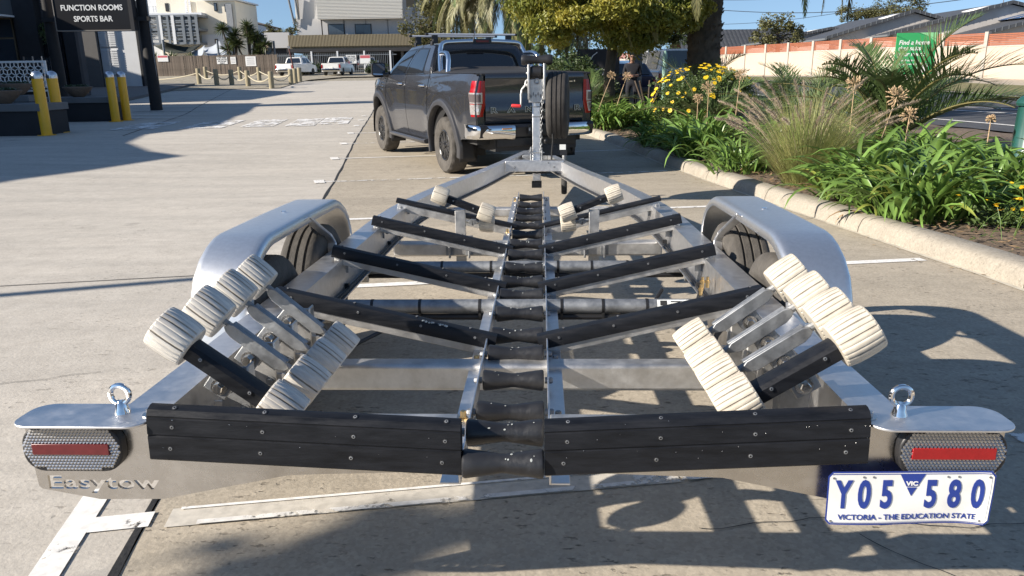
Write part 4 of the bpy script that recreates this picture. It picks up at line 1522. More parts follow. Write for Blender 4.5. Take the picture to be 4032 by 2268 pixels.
    for s in (-1, 1):
        g = G()
        rows = []
        for z, o in ((0.592, 0.03), (0.60, 0.0), (0.65, -0.022), (0.73, -0.026), (0.768, -0.012), (0.776, 0.02)):
            rows.append([(s * x, -1.285 + o + y, z - 0.02 * smooth(0.5, 0.35, x) * (1 if z < 0.7 else 0)) for x, y in
                         ((0.36, 0.02), (0.37, 0.0), (0.5, 0.004), (0.7, 0.018), (0.82, 0.05), (0.90, 0.12), (0.935, 0.22), (0.945, 0.34), (0.94, 0.40))])
        g.grid(rows)
        cn = g.build('bumper_corner', MT['chrome'], bp, angle=60)
        if s < 0:
            g = G()
            g.box((-0.56, -1.314, 0.718), (-0.42, -1.306, 0.736))
            g.build('bumper_reflector', MT['orange'], bp)
    g = G()
    g.prism(rrect(-0.186, 0.635, 0.186, 0.769, 0.008), -1.312, -1.316, lambda u, v_, d: (u, d, v_ + 0.005))
    npl = g.build('number_plate', mat('plate_black', (0.015, 0.016, 0.020), 0.35), root)
    wm = MT['white']
    text('lettering', 'AXB·', 0.095, M.Translation((-0.052, -1.3165, 0.71)) @ M.Rotation(R(90), 4, 'X'), wm, npl, 0.001, 0.0008, 0.72)
    text('lettering', 'VIC', 0.030, M.Translation((-0.162, -1.3165, 0.71)) @ M.Rotation(R(90), 4, 'X') @ M.Rotation(R(90), 4, 'Z'), wm, npl, 0.0005, 0.0008, 1.0)
    # tow bar, flaps, steps
    g = G()
    g.box((-0.03, -1.52, 0.42), (0.03, -1.0, 0.50))
    g.lathe([(0.014, 0.50), (0.014, 0.53), (0.025, 0.54), (0.025, 0.57), (0.012, 0.585), (0.0, 0.585)], 14, M.Translation((0.0, -1.47, 0)))
    g.box((-0.60, -1.22, 0.48), (0.60, -1.10, 0.59))
    g.build('tow_bar', MT['blk'], root, bevel=0.004)
    for s in (-1, 1):
        for c in (0.0, WB):
            g = G()
            yf = c - 0.60
            rows = [[(s * x, yf + (z - 0.6) * 0.12, z) for z in (0.235, 0.30, 0.5, 0.66)] for x in (0.66, 0.72, 0.89, 0.925)]
            g.grid(rows)
            f = g.build('mud_flap', MT['blk'], root)
            md = f.modifiers.new('s', 'SOLIDIFY')
            md.thickness = 0.008
        g = G()
        rows = []
        for y in (0.66, 0.72, 1.0, 1.5, 2.0, 2.40, 2.46):
            k = 0.03 if y in (0.66, 2.46) else 0
            rows.append([(s * x, y, z) for x, z in ((0.80, 0.44), (0.90 - k, 0.452), (1.0 - k, 0.445), (1.025 - k, 0.425), (1.02 - k, 0.395), (0.99 - k, 0.375), (0.80, 0.38))])
        g.grid(rows, wrap=True)
        for r_ in (rows[0], rows[-1]): g.add(r_, [tuple(range(7))])
        sp = g.build('side_step', MT['flare'], root, angle=30)
        g = G()
        for k in range(14):
            y = 0.78 + k * 0.12
            g.box((s * 0.955 - 0.045, y, 0.446), (s * 0.955 + 0.045, y + 0.05, 0.452))
        tag(g.build('step_tread', MT['blk'], sp), kind='stuff')
        # wheels
        for c in (0.0, WB):
            wh = bpy.data.objects.new('wheel', None)
            C.objects.link(wh)
            wh.parent = root
            wh.location = (s * 0.795, c, WZ)
            wh.rotation_euler = (R(17 * c), 0, 0)
            g = G()
            ro, ri, h_ = WR, 0.215, 0.132
            n = 64
            def rmod(i, j):
                if i in (5, 6, 11, 12): return 1.0 if (j // 2) % 2 else 0.965
                if i in (7, 8, 9, 10): return 1.0 if ((j + 1) // 2) % 2 else 0.975
                return 1.0
            prof = [(ri, -h_ * 0.75), (ri + 0.03, -h_ * 0.92), (ri + 0.10, -h_), (ro - 0.055, -h_ * 0.98), (ro - 0.035, -h_ * 0.99), (ro - 0.012, -h_ * 0.86), (ro, -h_ * 0.70),
                    (ro, -h_ * 0.36), (ro, -h_ * 0.02), (ro, h_ * 0.02), (ro, h_ * 0.36), (ro, h_ * 0.70), (ro - 0.012, h_ * 0.86), (ro - 0.035, h_ * 0.99), (ro - 0.055, h_ * 0.98), (ri + 0.10, h_),
                    (ri + 0.03, h_ * 0.92), (ri, h_ * 0.75)]
            g.lathe(prof, n, frame((0, 0, 0), (s, 0, 0), (0, 1, 0)), rmod=rmod)
            g.build('tyre', MT['rubber_d'], wh, angle=30)
            g = G()
            fr = frame((0, 0, 0), (s, 0, 0), (0, 1, 0))
            g.lathe([(0.218, 0.10), (0.222, 0.112), (0.212, 0.118), (0.200, 0.108), (0.192, 0.06), (0.18, -0.08), (0.0, -0.08)], 40, fr)
            for k in range(8):
                a = R(45 * k)
                for d_ in (-0.13, 0.13):
                    p0 = fr @ V((0.055 * math.cos(a + d_ * 0.6), 0.055 * math.sin(a + d_ * 0.6), 0.085))
                    p1 = fr @ V((0.197 * math.cos(a + d_), 0.197 * math.sin(a + d_), 0.098))
                    g.bar(p0, p1, 0.022, 0.03, fr.to_3x3() @ V((0, 0, 1)))
            g.lathe([(0.075, 0.05), (0.07, 0.095), (0.05, 0.102), (0.045, 0.115), (0.03, 0.12), (0.0, 0.12)], 24, fr)
            rm = g.build('rim', MT['tub'], wh, angle=30)
            g = G()
            for k in range(24):
                a = R(15 * k)
                g.lathe([(0.0045, 0), (0.003, 0.004), (0, 0.004)], 6, fr @ M.Translation((0.211 * math.cos(a), 0.211 * math.sin(a), 0.117)))
            for k in range(6):
                a = R(60 * k + 10)
                g.lathe([(0.009, 0), (0.009, 0.015), (0, 0.018)], 8, fr @ M.Translation((0.058 * math.cos(a), 0.058 * math.sin(a), 0.095)))
            tag(g.build('rim_bolt', MT['chrome'], rm), kind='stuff')
            g = G()
            g.lathe([(0.16, 0.0), (0.16, 0.03), (0.06, 0.03)], 28, frame((-s * 0.02, 0, 0), (s, 0, 0), (0, 1, 0)))
            g.build('brake_disc', MT['galv'], wh)
        # mirror
        mr = bpy.data.objects.new('mirror', None)
        C.objects.link(mr)
        mr.parent = root
        g = G()
        mx, my = s * 1.035, 2.90
        rows = []
        for y, k in ((-0.06, 0.96), (-0.055, 1.0), (0.0, 0.98), (0.06, 0.85), (0.10, 0.55), (0.115, 0.2)):
            rows.append([(mx + u * 0.135 * k, my + y - 0.04 * (s * u), 1.455 + v_ * 0.115 * k) for u, v_ in rrect(-1, -1, 1, 1, 0.45, 4)])
        g.grid(rows, wrap=True)
        g.add(rows[-1], [tuple(range(len(rows[-1])))])
        g.add(rows[0], [tuple(range(len(rows[0])))])
        g.tube([(s * 0.84, 2.84, 1.375), (s * 0.90, 2.88, 1.36), (s * 0.97, 2.90, 1.38)], [0.05, 0.04, 0.035], 10)
        g.build('mirror_housing', MT['blk'], mr, angle=40)
        g = G()
        rows = [[(mx + u * 0.118, my - 0.064 - 0.04 * (s * u), 1.455 + v_ * 0.098) for u, v_ in rrect(-1, -1, 1, 1, 0.4, 4)]]
        g.add(rows[0], [tuple(range(len(rows[0])))])
        g.build('mirror_glass', mat('mirror_glass', (0.5, 0.55, 0.6), 0.02, 1.0), mr)
        # vent on the fender
        g = G()
        for k in range(3):
            z = 1.10 + 0.055 * k
            yv = 3.02
            x = s * (hw(yv, z) + 0.008)
            g.box((x - 0.006, yv - 0.055, z), (x + 0.006, yv + 0.05, z + 0.030))
        g.build('fender_vent', MT['chrome'], root, bevel=0.004)
    # sports bar
    g = G()
    x0, r_ = 0.66, 0.038
    pts = [(-0.775, 0.40, 1.42), (-0.735, 0.53, 1.58), (-0.685, 0.645, 1.76)] + [(-0.665 + 0.06 * (1 - math.cos(R(a))) * 1.8, 0.665 + 0.01 * a / 90, 1.80 + 0.062 * math.sin(R(a))) for a in (20, 45, 70, 90)]
    pts = pts + [(-0.30, 0.68, 1.875), (0, 0.685, 1.882)]
    pts = pts + [(-x, y, z) for x, y, z in reversed(pts[:-1])]
    g.tube(pts, r_, 16)
    sb = g.build('sports_bar', MT['chrome'], root)
    for s in (-1, 1):
        g = G()
        hp = [(s * 0.70, 0.58, 1.70), (s * 0.712, 0.48, 1.706), (s * 0.715, 0.35, 1.706), (s * 0.720, 0.27, 1.695), (s * 0.725, 0.215, 1.66), (s * 0.735, 0.185, 1.60), (s * 0.775, 0.12, 1.42)]
        g.tube(hp, 0.037, 14)
        g.build('bar_hoop', MT['chrome'], sb)
    g = G()
    g.prism(rrect(-0.155, 1.845, 0.155, 1.915, 0.02), 0.64, 0.70, lambda u, v_, d: (u, d, v_))
    bl = g.build('brake_light', MT['blk'], sb, bevel=0.006)
    g = G()
    g.box((-0.10, 0.632, 1.865), (0.10, 0.641, 1.895))
    g.build('lens', mat('brake_red', (0.16, 0.008, 0.010), 0.25), bl)
    # roof bars
    for yb, zt in ((1.05, 1.985), (1.85, 1.978)):
        rb = bpy.data.objects.new('roof_bar', None)
        C.objects.link(rb)
        rb.parent = root
        g = G()
        rows = [[(x, yb + a, zt + b) for a, b in ((-0.032, 0), (-0.022, 0.016), (0.0, 0.020), (0.022, 0.016), (0.032, 0), (0.022, -0.012), (-0.022, -0.012))] for x in (-0.735, 0.735)]
        g.grid(rows, wrap=True)
        g.build('crossbar', mat('bar_alu', (0.50, 0.52, 0.55), 0.35, 0.3), rb, angle=50)
        for s in (-1, 1):
            g = G()
            g.prism([(a, b) for a, b in ((-0.033, -0.001), (-0.023, 0.017), (0.0, 0.021), (0.023, 0.017), (0.033, -0.001), (0.023, -0.013), (-0.023, -0.013))], s * 0.735, s * 0.775, lambda u, v_, d, yb=yb, zt=zt: (d, yb + u, zt + v_))
            g.build('end_cap', MT['blk'], rb)
            g = G()
            g.prism([(-0.045, zt - 0.13), (0.045, zt - 0.13), (0.035, zt - 0.01), (-0.035, zt - 0.01)], s * 0.585, s * 0.665, lambda u, v_, d, yb=yb: (d, yb + u, v_))
            g.prism([(-0.04, zt - 0.20), (0.04, zt - 0.20), (0.045, zt - 0.10), (-0.045, zt - 0.10)], s * 0.655, s * 0.690, lambda u, v_, d, yb=yb: (d, yb + u, v_))
            g.build('foot', MT['blk'], rb, bevel=0.006)
    g = G()
    g.lathe([(0.055, 1.86), (0.04, 1.89), (0.018, 1.905), (0.010, 1.95)], 12, M.Translation((0.0, 0.98, 0)))
    g.tube([(0, 0.98, 1.94), (0.01, 0.95, 2.15), (0.02, 0.93, 2.32)], [0.006, 0.004, 0.002], 6)
    g.build('antenna', MT['blk'], root)
    return root
build_ute()
# ================================================================== PLANTS AND THE RIGHT-HAND SIDE
_P, _Rl = R(15.8), R(0.8)
def at(x, y, Y):
    """survey helper: the point at distance Y (metres ahead) sighted at picture position x, y"""
    dx, dy = x - 1288, y - 724.5
    a = (dx * math.cos(_Rl) - dy * math.sin(_Rl)) / 1935
    b = (dx * math.sin(_Rl) + dy * math.cos(_Rl)) / 1935
    d = V((a, math.cos(_P) - b * math.sin(_P), -math.sin(_P) - b * math.cos(_P)))
    return V((0, 0, 1.33)) + d * (Y / d.y)

def green_mats():
    MT['leaf'] = mat('strap_leaf', (0.150, 0.255, 0.055), 0.36, var=0.35, vs=6, obj_var=0.35, trans=0.22, spec=0.5)
    MT['leaf_y'] = mat('strap_leaf_pale', (0.25, 0.29, 0.06), 0.40, var=0.3, vs=6, obj_var=0.3, trans=0.25)
    MT['leaf_dry'] = mat('dry_leaf', (0.26, 0.17, 0.09), 0.8, var=0.4, vs=10, obj_var=0.3)
    MT['frond'] = mat('palm_leaf', (0.095, 0.145, 0.048), 0.40, var=0.35, vs=5, obj_var=0.25, trans=0.18)
    MT['frond_old'] = mat('old_palm_leaf', (0.17, 0.165, 0.065), 0.5, var=0.4, vs=4, obj_var=0.3, trans=0.2)
    MT['rachis'] = mat('palm_rachis', (0.16, 0.14, 0.055), 0.5, var=0.2, vs=8)
    MT['tree_y'] = mat('autumn_leaf', (0.36, 0.325, 0.055), 0.40, col2=(0.10, 0.14, 0.03), vs=1.4, obj_var=0.1, trans=0.35)
    MT['tree_g'] = mat('dark_leaf', (0.05, 0.08, 0.024), 0.5, var=0.45, vs=1.3, trans=0.2)
    MT['bush'] = mat('bush_leaf', (0.075, 0.12, 0.032), 0.5, var=0.4, vs=4, trans=0.25)
    MT['olive'] = mat('olive_leaf', (0.105, 0.105, 0.035), 0.55, var=0.4, vs=0.8, trans=0.25)
    MT['bark'] = mat('bark', (0.085, 0.065, 0.048), 0.9, var=0.5, vs=9, bump=0.8, bs=30, stretch=(1, 1, 0.3))
    MT['palm_bark'] = mat('palm_bark', (0.095, 0.075, 0.055), 0.95, var=0.55, vs=5, bump=0.8, bs=35)
    MT['yellow'] = mat('yellow_petal', (0.82, 0.56, 0.02), 0.55, var=0.1, vs=40, trans=0.15)
    MT['dryhead'] = mat('dry_seed', (0.48, 0.34, 0.20), 0.8, var=0.3, vs=40)
    MT['grass'] = mat('fountain_grass', (0.22, 0.31, 0.085), 0.5, col2=(0.42, 0.37, 0.17), vs=3, trans=0.25)
    MT['plume'] = mat('grass_plume', (0.47, 0.385, 0.29), 0.9, var=0.25, vs=14, trans=0.35)
    MT['grn_metal'] = mat('green_enamel', (0.016, 0.075, 0.062), 0.35, var=0.15, vs=5, coat=0.3)
green_mats()

def leaf_mesh(name, L_, wd, lift, droop, m, n=7, fold=0.25, seed=0):
    rnd = random.Random(seed)
    g = G()
    rows = []
    p = V((0, 0, 0))
    tw = rnd.uniform(-0.25, 0.25)
    for i in range(n + 1):
        t = i / n
        a = R(lift) - R(lift + droop) * t ** 1.35
        wv = wd * (0.55 + 0.9 * t - 1.35 * t ** 3) if t < 0.8 else wd * (0.55 + 0.72 - 1.35 * 0.512) * (1 - (t - 0.8) / 0.2) ** 0.8 + 0.001
        wv = max(0.0012, wv)
        up = V((-math.sin(a), 0, math.cos(a)))
        sd_ = V((0, 1, 0)) * math.cos(tw * t) + up * math.sin(tw * t)
        rows.append([p + sd_ * wv / 2 + up * wv * fold, p, p - sd_ * wv / 2 + up * wv * fold])
        p = p + V((math.cos(a), 0, math.sin(a))) * (L_ / n)
    g.grid(rows)
    return g.mesh(name, m, angle=None, fix=False)

STRAPS = []
for k in range(9):
    STRAPS.append(leaf_mesh('leaf', random.uniform(0.48, 0.74), random.uniform(0.044, 0.066), random.uniform(50, 84), random.uniform(25, 80),
                            MT['leaf_y'] if k == 8 else MT['leaf'], seed=k))
DRYS = [leaf_mesh('leaf', 0.4, 0.03, 30, 70, MT['leaf_dry'], seed=40 + k) for k in range(2)]

def clump(label, x, y, r, s, n, seed, group='agapanthus clumps along the garden bed', spread=1.0):
    rnd = random.Random(seed)
    z = gh(x, y) + 0.09
    root = thing('agapanthus', label, 'plant', (x, y, z), 0, group)
    for i in range(n):
        q = math.sqrt(rnd.random())
        a = rnd.uniform(0, 2 * PI)
        dry = rnd.random() < 0.035
        o = link('leaf', rnd.choice(DRYS if dry else STRAPS), root)
        o.location = (r * q * math.cos(a), r * q * math.sin(a), rnd.uniform(-0.02, 0.03) + (0.10 * (1 - q) if not dry else 0))
        az = a + rnd.gauss(0, 0.75)
        o.rotation_euler = (rnd.gauss(0, 0.25), rnd.uniform(-0.35, 0.25) - 0.28 * (1 - q), az)
        k = s * rnd.uniform(0.65, 1.15)
        o.scale = (k * spread, k, k * rnd.uniform(0.85, 1.1))
    return root

def seed_head(x, y, z0, h, lean, label, rr=0.055, seed=0):
    rnd = random.Random(seed)
    root = thing('seed_head', label, 'dried flower', (x, y, z0), 0, 'dried agapanthus seed heads')
    top = V((lean[0], lean[1], h))
    g = G()
    g.tube([(0, 0, 0), top * 0.5 + V((0, 0, 0.02)), top], [0.008, 0.007, 0.005], 6)
    g.build('stalk', MT['dryhead'], root)
    g = G()
    for k in range(70):
        d = V((rnd.gauss(0, 1), rnd.gauss(0, 1), rnd.gauss(0.25, 1))).normalized()
        a = top + d * rr * 0.35
        b = top + d * rr * rnd.uniform(0.8, 1.25)
        g.tube([a, b], 0.0018, 3)
        g.tube([b, b + d * 0.012, b + d * 0.028], [0.004, 0.0075, 0.002], 5)
    g.build('seed_ball', MT['dryhead'], root)
    return root

def frond_mesh(name, L_, n, ll, droop, lift, m, vs=0.35, seed=0, wid=0.022, curl=0.0, bare=0.12):
    """pinnate leaf along +X: arching rachis with two ranks of narrow leaflets"""
    rnd = random.Random(seed)
    g = G()
    pts = []
    p = V((0, 0, 0))
    K = 16
    for i in range(K + 1):
        t = i / K
        a = R(lift) - R(lift + droop) * t ** 1.3
        pts.append((p.copy(), a))
        p = p + V((math.cos(a), 0, math.sin(a))) * (L_ / K)
    g.tube([q for q, a in pts], [0.020 * L_ / 2 * (1 - 0.85 * i / K) + 0.002 for i in range(K + 1)], 5, mi=1)
    for i in range(n):
        t = bare + (1 - bare) * (i + 0.5) / n
        f = t * K
        k = min(K - 1, int(f))
        q = pts[k][0].lerp(pts[k + 1][0], f - k)
        a = pts[k][1]
        fw = V((math.cos(a), 0, math.sin(a)))
        up = V((-math.sin(a), 0, math.cos(a)))
        l_ = ll * (math.sin(PI * min(1, 0.18 + 0.80 * t)) ** 0.7) * rnd.uniform(0.85, 1.1)
        for s in (-1, 1):
            ang = R(rnd.uniform(38, 58)) * (1 - 0.35 * t)
            d = fw * math.cos(ang) + V((0, s, 0)) * math.sin(ang) + up * (vs + rnd.uniform(-0.12, 0.12))
            d.normalize()
            sag = V((0, 0, -1)) * (0.10 + curl) * l_
            wv = d.cross(up).normalized() * wid * rnd.uniform(0.8, 1.1)
            m1 = q + d * l_ * 0.5 + sag * 0.25
            e = q + d * l_ + sag
            g.add([q - wv * 0.4, q + wv * 0.4, m1 + wv * 0.5, m1 - wv * 0.5, e], [(0, 1, 2, 3), (3, 2, 4)], 0)
    return g.mesh(name, [m, MT['rachis']], angle=None, fix=False)

FR_YOUNG = [frond_mesh('frond', 1.65, 46, 0.46, random.uniform(0, 35), random.uniform(38, 70), MT['frond'], seed=k, wid=0.015) for k in range(5)]
FR_BIG = [frond_mesh('frond', 4.4, 96, 0.50, 100, 35, MT['frond_old'] if k % 2 == 0 else MT['frond'], seed=20 + k, wid=0.026, curl=0.25, vs=0.15) for k in range(4)]
FR_HANG = [frond_mesh('frond', 4.2, 96, 0.48, 88, 12, MT['frond_old'] if k != 1 else MT['frond'], seed=30 + k, wid=0.026, curl=0.3, vs=0.1) for k in range(3)]

def young_palm(label, x, y, n, s, seed, group='young palms in the garden bed', hmin=0.0):
    rnd = random.Random(seed)
    root = thing('young_palm', label, 'palm', (x, y, gh(x, y) + 0.1), 0, group)
    g = G()
    g.lathe([(0.10 * s, -0.1), (0.12 * s, 0.05), (0.09 * s, 0.22 * s), (0.03, 0.30 * s)], 10)
    g.build('stump', MT['palm_bark'], root)
    for i in range(n):
        o = link('frond', rnd.choice(FR_YOUNG), root)
        a = 2 * PI * i / n * 2.4 + rnd.uniform(-0.3, 0.3)
        o.location = (0.04 * math.cos(a), 0.04 * math.sin(a), 0.15 * s)
        o.rotation_euler = (rnd.gauss(0, 0.2), rnd.uniform(-0.5, 0.5) * 0.9, a)
        k = s * rnd.uniform(0.75, 1.15)
        o.scale = (k, k, k)
    return root

def big_palm(label, x, y, r, h, fronds, seed, trunk=True):
    rnd = random.Random(seed)
    z0 = gh(x, y)
    root = thing('palm_tree', label, 'palm', (x, y, z0), 0, 'tall date palms')
    n, k = 40, 110
    g = G()
    rows = []
    for i in range(k + 1):
        z = -0.1 + (h + 0.1) * i / k
        rr = r * (1.22 - 0.22 * smooth(0, 1.0, z)) * (1 + 0.10 * smooth(h - 1.2, h, z))
        row = []
        for j in range(n):
            a = 2 * PI * j / n
            u = j / n * 13 + i * 0.5
            v_ = i / 3.2
            q = abs((u % 1) - 0.5) + abs(((v_ + (0.5 if int(u) % 2 else 0)) % 1) - 0.5)
            bump_ = 0.075 * (1 - min(1, q * 1.4)) + 0.06 * mnoise.noise(V((math.cos(a) * 3, math.sin(a) * 3, z * 3.1))) + 0.03 * rnd.uniform(-1, 1)
            row.append((rr * (1 + bump_) * math.cos(a), rr * (1 + bump_) * math.sin(a), z))
        rows.append(row)
    g.grid(rows, wrap=True)
    g.build('trunk', MT['palm_bark'], root, angle=30)
    # old frond stubs that ruffle the outline of the trunk
    g = G()
    for i in range(240):
        z = rnd.uniform(0.2, h - 0.2)
        a = rnd.uniform(0, 2 * PI)
        rr = r * 1.02
        p = V((rr * math.cos(a), rr * math.sin(a), z))
        d = V((math.cos(a), math.sin(a), 0.9)).normalized()
        g.tube([p, p + d * rnd.uniform(0.04, 0.11)], [0.035, 0.006], 4)
    tag(g.build('frond_stub', MT['palm_bark'], root), kind='stuff')
    for (az, tilt, sc_, kind) in fronds:
        o = link('frond', rnd.choice(FR_HANG if kind else FR_BIG), root)
        o.location = (0.2 * math.cos(R(az)), 0.2 * math.sin(R(az)), h + 0.1)
        o.rotation_euler = (rnd.gauss(0, 0.25), R(tilt), R(az))
        o.scale = (sc_,) * 3
    return root

def leaf_cloud(g, c, rad, n, size, rnd, shell=0.45, hang=0.0, flat=0.6, mi=0):
    for i in range(n):
        d = V((rnd.gauss(0, 1), rnd.gauss(0, 1), rnd.gauss(0, 1))).normalized()
        q = (shell + (1 - shell) * rnd.random()) if rnd.random() < 0.8 else rnd.random()
        p = V(c) + V((d.x * rad[0], d.y * rad[1], d.z * rad[2])) * q
        s = size * rnd.uniform(0.6, 1.3)
        a = V((rnd.gauss(0, 1), rnd.gauss(0, 1), rnd.gauss(0, 0.6) - hang)).normalized()
        b = a.cross(V((rnd.gauss(0, 1), rnd.gauss(0, 1), rnd.gauss(0, 1)))).normalized()
        nn = a.cross(b) * s * 0.16
        g.add([p - a * s * 0.5, p + b * s * flat * 0.5 + nn, p + a * s * 0.5, p - b * s * flat * 0.5 + nn], [(0, 1, 2), (0, 2, 3)], mi)

def crown(name, blobs, n, size, m, seed, parent=None, hang=0.0, flat=0.6, shell=0.45):
    rnd = random.Random(seed)
    g = G()
    tot = sum(b[1][0] * b[1][1] for b in blobs)
    for c, rad in blobs:
        k = int(n * rad[0] * rad[1] / tot)
        # sub-clumps give light and dark masses
        for q in range(9):
            d = V((rnd.gauss(0, 1), rnd.gauss(0, 1), rnd.gauss(0, 1))).normalized()
            f = rnd.uniform(0.45, 0.95)
            cc = V(c) + V((d.x * rad[0], d.y * rad[1], d.z * rad[2])) * f
            sr = rnd.uniform(0.28, 0.5)
            leaf_cloud(g, cc, (rad[0] * sr, rad[1] * sr, rad[2] * sr), k // 10, size, rnd, shell, hang, flat)
        leaf_cloud(g, c, tuple(r_ * 0.8 for r_ in rad), k // 10, size, rnd, 0.2, hang, flat)
    return tag(g.build(name, m, parent, angle=None, fix=False), kind='stuff')

def tree(name, label, x, y, h, tr, blobs, n, size, m, seed, group=None, hang=0.0, lean=(0, 0), cat='tree', flat=0.6):
    rnd = random.Random(seed)
    root = thing(name, label, cat, (x, y, gh(x, y)), 0, group)
    g = G()
    pts = [V((lean[0] * t, lean[1] * t, h * t)) + V((rnd.gauss(0, 0.02), rnd.gauss(0, 0.02), 0)) for t in (0, 0.25, 0.5, 0.75, 1)]
    g.tube(pts, [tr * 1.25, tr, tr * 0.92, tr * 0.85, tr * 0.75], 12)
    g.build('trunk', MT['bark'], root)
    for c, rad in blobs:
        g = G()
        e = V(c)
        mid = pts[-1].lerp(e, 0.5) + V((rnd.gauss(0, 0.1), rnd.gauss(0, 0.1), 0.1))
        g.tube([pts[-1] - V((0, 0, 0.1)), mid, e], [tr * 0.6, tr * 0.4, tr * 0.12], 7)
        g.build('limb', MT['bark'], root)
    crown('crown', blobs, n, size, m, seed, root, hang, flat)
    return root

def flower_mesh():
    g = G()
    for k in range(11):
        a = 2 * PI * k / 11
        d = V((math.cos(a), math.sin(a), 0.15))
        s = V((-math.sin(a), math.cos(a), 0)) * 0.010
        g.add([d * 0.006 - s * 0.5, d * 0.006 + s * 0.5, d * 0.026 + s, d * 0.034, d * 0.026 - s], [(0, 1, 2, 3, 4)])
    g.lathe([(0.010, 0.0), (0.008, 0.006), (0.0, 0.009)], 8)
    return g.mesh('flower', MT['yellow'], angle=None, fix=False)
FLOWER = flower_mesh()

def garden():
    G_ = 'agapanthus clumps along the garden bed'
    cl = [
        ('broad glossy agapanthus clump overhanging the kerb at the near right', 3.55, 6.65, 0.42, 1.16, 266, 1),
        ('agapanthus clump between the overhanging kerb clump and the fountain grass', 3.50, 7.55, 0.42, 1.12, 251, 2),
        ('agapanthus clump just left of the green bollard', 4.65, 7.25, 0.46, 1.12, 237, 3),
        ('agapanthus clump behind the overhanging kerb clump', 4.35, 8.05, 0.45, 1.15, 210, 16),
        ('tall pale agapanthus clump behind the green bollard', 5.95, 8.45, 0.4, 0.9, 168, 4),
        ('agapanthus clump between the biggest young palm and the green bollard', 5.1, 9.3, 0.5, 1.15, 182, 17),
        ('agapanthus clump directly behind the fountain grass with yellowed leaves', 4.35, 10.0, 0.5, 1.15, 210, 5),
        ('sunlit agapanthus clump at the kerb left of the fountain grass', 3.05, 12.0, 0.50, 1.28, 266, 6),
        ('agapanthus clump right behind the sunlit kerb clump', 3.95, 12.3, 0.52, 1.25, 237, 7),
        ('agapanthus clump between the fountain grass and the sunlit kerb clump', 3.75, 10.9, 0.42, 1.05, 182, 18),
        ('small agapanthus clump tucked against the left side of the fountain grass', 2.98, 10.2, 0.32, 0.9, 130, 21),
        ('low dark agapanthus clump at the kerb in the ute shadow', 2.70, 13.6, 0.42, 1.0, 210, 8),
        ('agapanthus clump under the daisy bush', 3.55, 14.5, 0.48, 1.1, 182, 9),
        ('agapanthus clump right beside the right tail light of the grey ute', 2.05, 17.2, 0.48, 1.25, 237, 10),
        ('agapanthus clump round the foot of the leafy tree', 2.15, 18.9, 0.5, 1.15, 182, 11),
        ('agapanthus clump right of the tree trunk behind the seed heads', 3.0, 17.9, 0.46, 1.15, 182, 12),
        ('agapanthus clump at the foot of the biggest young palm', 5.6, 10.9, 0.5, 1.1, 168, 13),
    ]
    for a in cl: clump(*a)
    # fountain grass
    rnd = random.Random(3)
    x, y = 3.42, 8.95
    root = thing('fountain_grass', 'tall tufted fountain grass with feathery beige plumes spilling over the kerb', 'ornamental grass', (x, y, gh(x, y) + 0.08))
    g = G()
    for i in range(2400):
        a = rnd.uniform(0, 2 * PI)
        q = 0.20 * math.sqrt(rnd.random())
        p = V((q * math.cos(a), q * math.sin(a), 0))
        az = a + rnd.gauss(0, 0.5)
        L_ = rnd.uniform(0.65, 1.25)
        lift = rnd.uniform(40, 86)
        dr = rnd.uniform(5, 75)
        w_ = rnd.uniform(0.0025, 0.0048)
        rows = []
        for k in range(6):
            t = k / 5
            e = R(lift) - R(dr) * t ** 1.8
            sd_ = V((-math.sin(az), math.cos(az), 0)) * w_ * (1 - 0.85 * t)
            rows.append([p - sd_, p + sd_])
            p = p + V((math.cos(az) * math.cos(e), math.sin(az) * math.cos(e), math.sin(e))) * L_ / 5
        g.grid(rows)
    tag(g.build('blade', MT['grass'], root, angle=None, fix=False), kind='stuff')
    def plume(seed):
        r_ = random.Random(seed)
        g = G()
        pts = []
        p = V((0, 0, 0))
        lift, dr = r_.uniform(55, 84), r_.uniform(15, 60)
        L_ = r_.uniform(1.0, 1.4)
        for k in range(9):
            pts.append(p.copy())
            e = R(lift) - R(dr) * (k / 8) ** 2
            p = p + V((math.cos(e), 0, math.sin(e))) * L_ / 8
        g.tube(pts, [0.0022] * 9, 4)
        for k in range(230):
            t = r_.uniform(0.78, 1.0)
            f = t * 8
            i = min(7, int(f))
            q = pts[i].lerp(pts[i + 1], f - i)
            ax = (pts[i + 1] - pts[i]).normalized()
            d = (ax * 0.8 + V((r_.gauss(0, 1), r_.gauss(0, 1), r_.gauss(0, 1))).normalized() * 0.8).normalized()
            l_ = 0.036 * math.sin(PI * min(1, (t - 0.76) / 0.26)) ** 0.6 + 0.006
            s_ = d.cross(V((r_.random(), r_.random(), 1))).normalized() * 0.0024
            g.add([q - s_, q + s_, q + d * l_], [(0, 1, 2)])
        return g.mesh('plume', MT['plume'], angle=None, fix=False)
    pm = [plume(k) for k in range(6)]
    for i in range(60):
        a = rnd.uniform(0, 2 * PI)
        q = 0.16 * math.sqrt(rnd.random())
        o = link('plume', rnd.choice(pm), root)
        o.location = (q * math.cos(a), q * math.sin(a), 0)
        o.rotation_euler = (0, rnd.uniform(-0.12, 0.22), a + rnd.gauss(0, 0.6))
        k = rnd.uniform(0.8, 1.12)
        o.scale = (k, k, k)
    # young palms
    young_palm('biggest young palm, its fronds rising in front of the green sign', 5.75, 11.9, 30, 1.32, 1)
    young_palm('young palm with low fronds right of the yellow daisy bush', 5.15, 14.4, 16, 1.0, 2)
    young_palm('young palm with bleached fronds left of the yellow daisy bush', 3.95, 16.0, 15, 0.95, 3)
    young_palm('small young palm beside the trunk of the leafy tree', 1.85, 19.3, 14, 0.95, 4)
    young_palm('upright young palm at the foot of the thick palm trunk', 4.45, 18.6, 14, 1.0, 5)
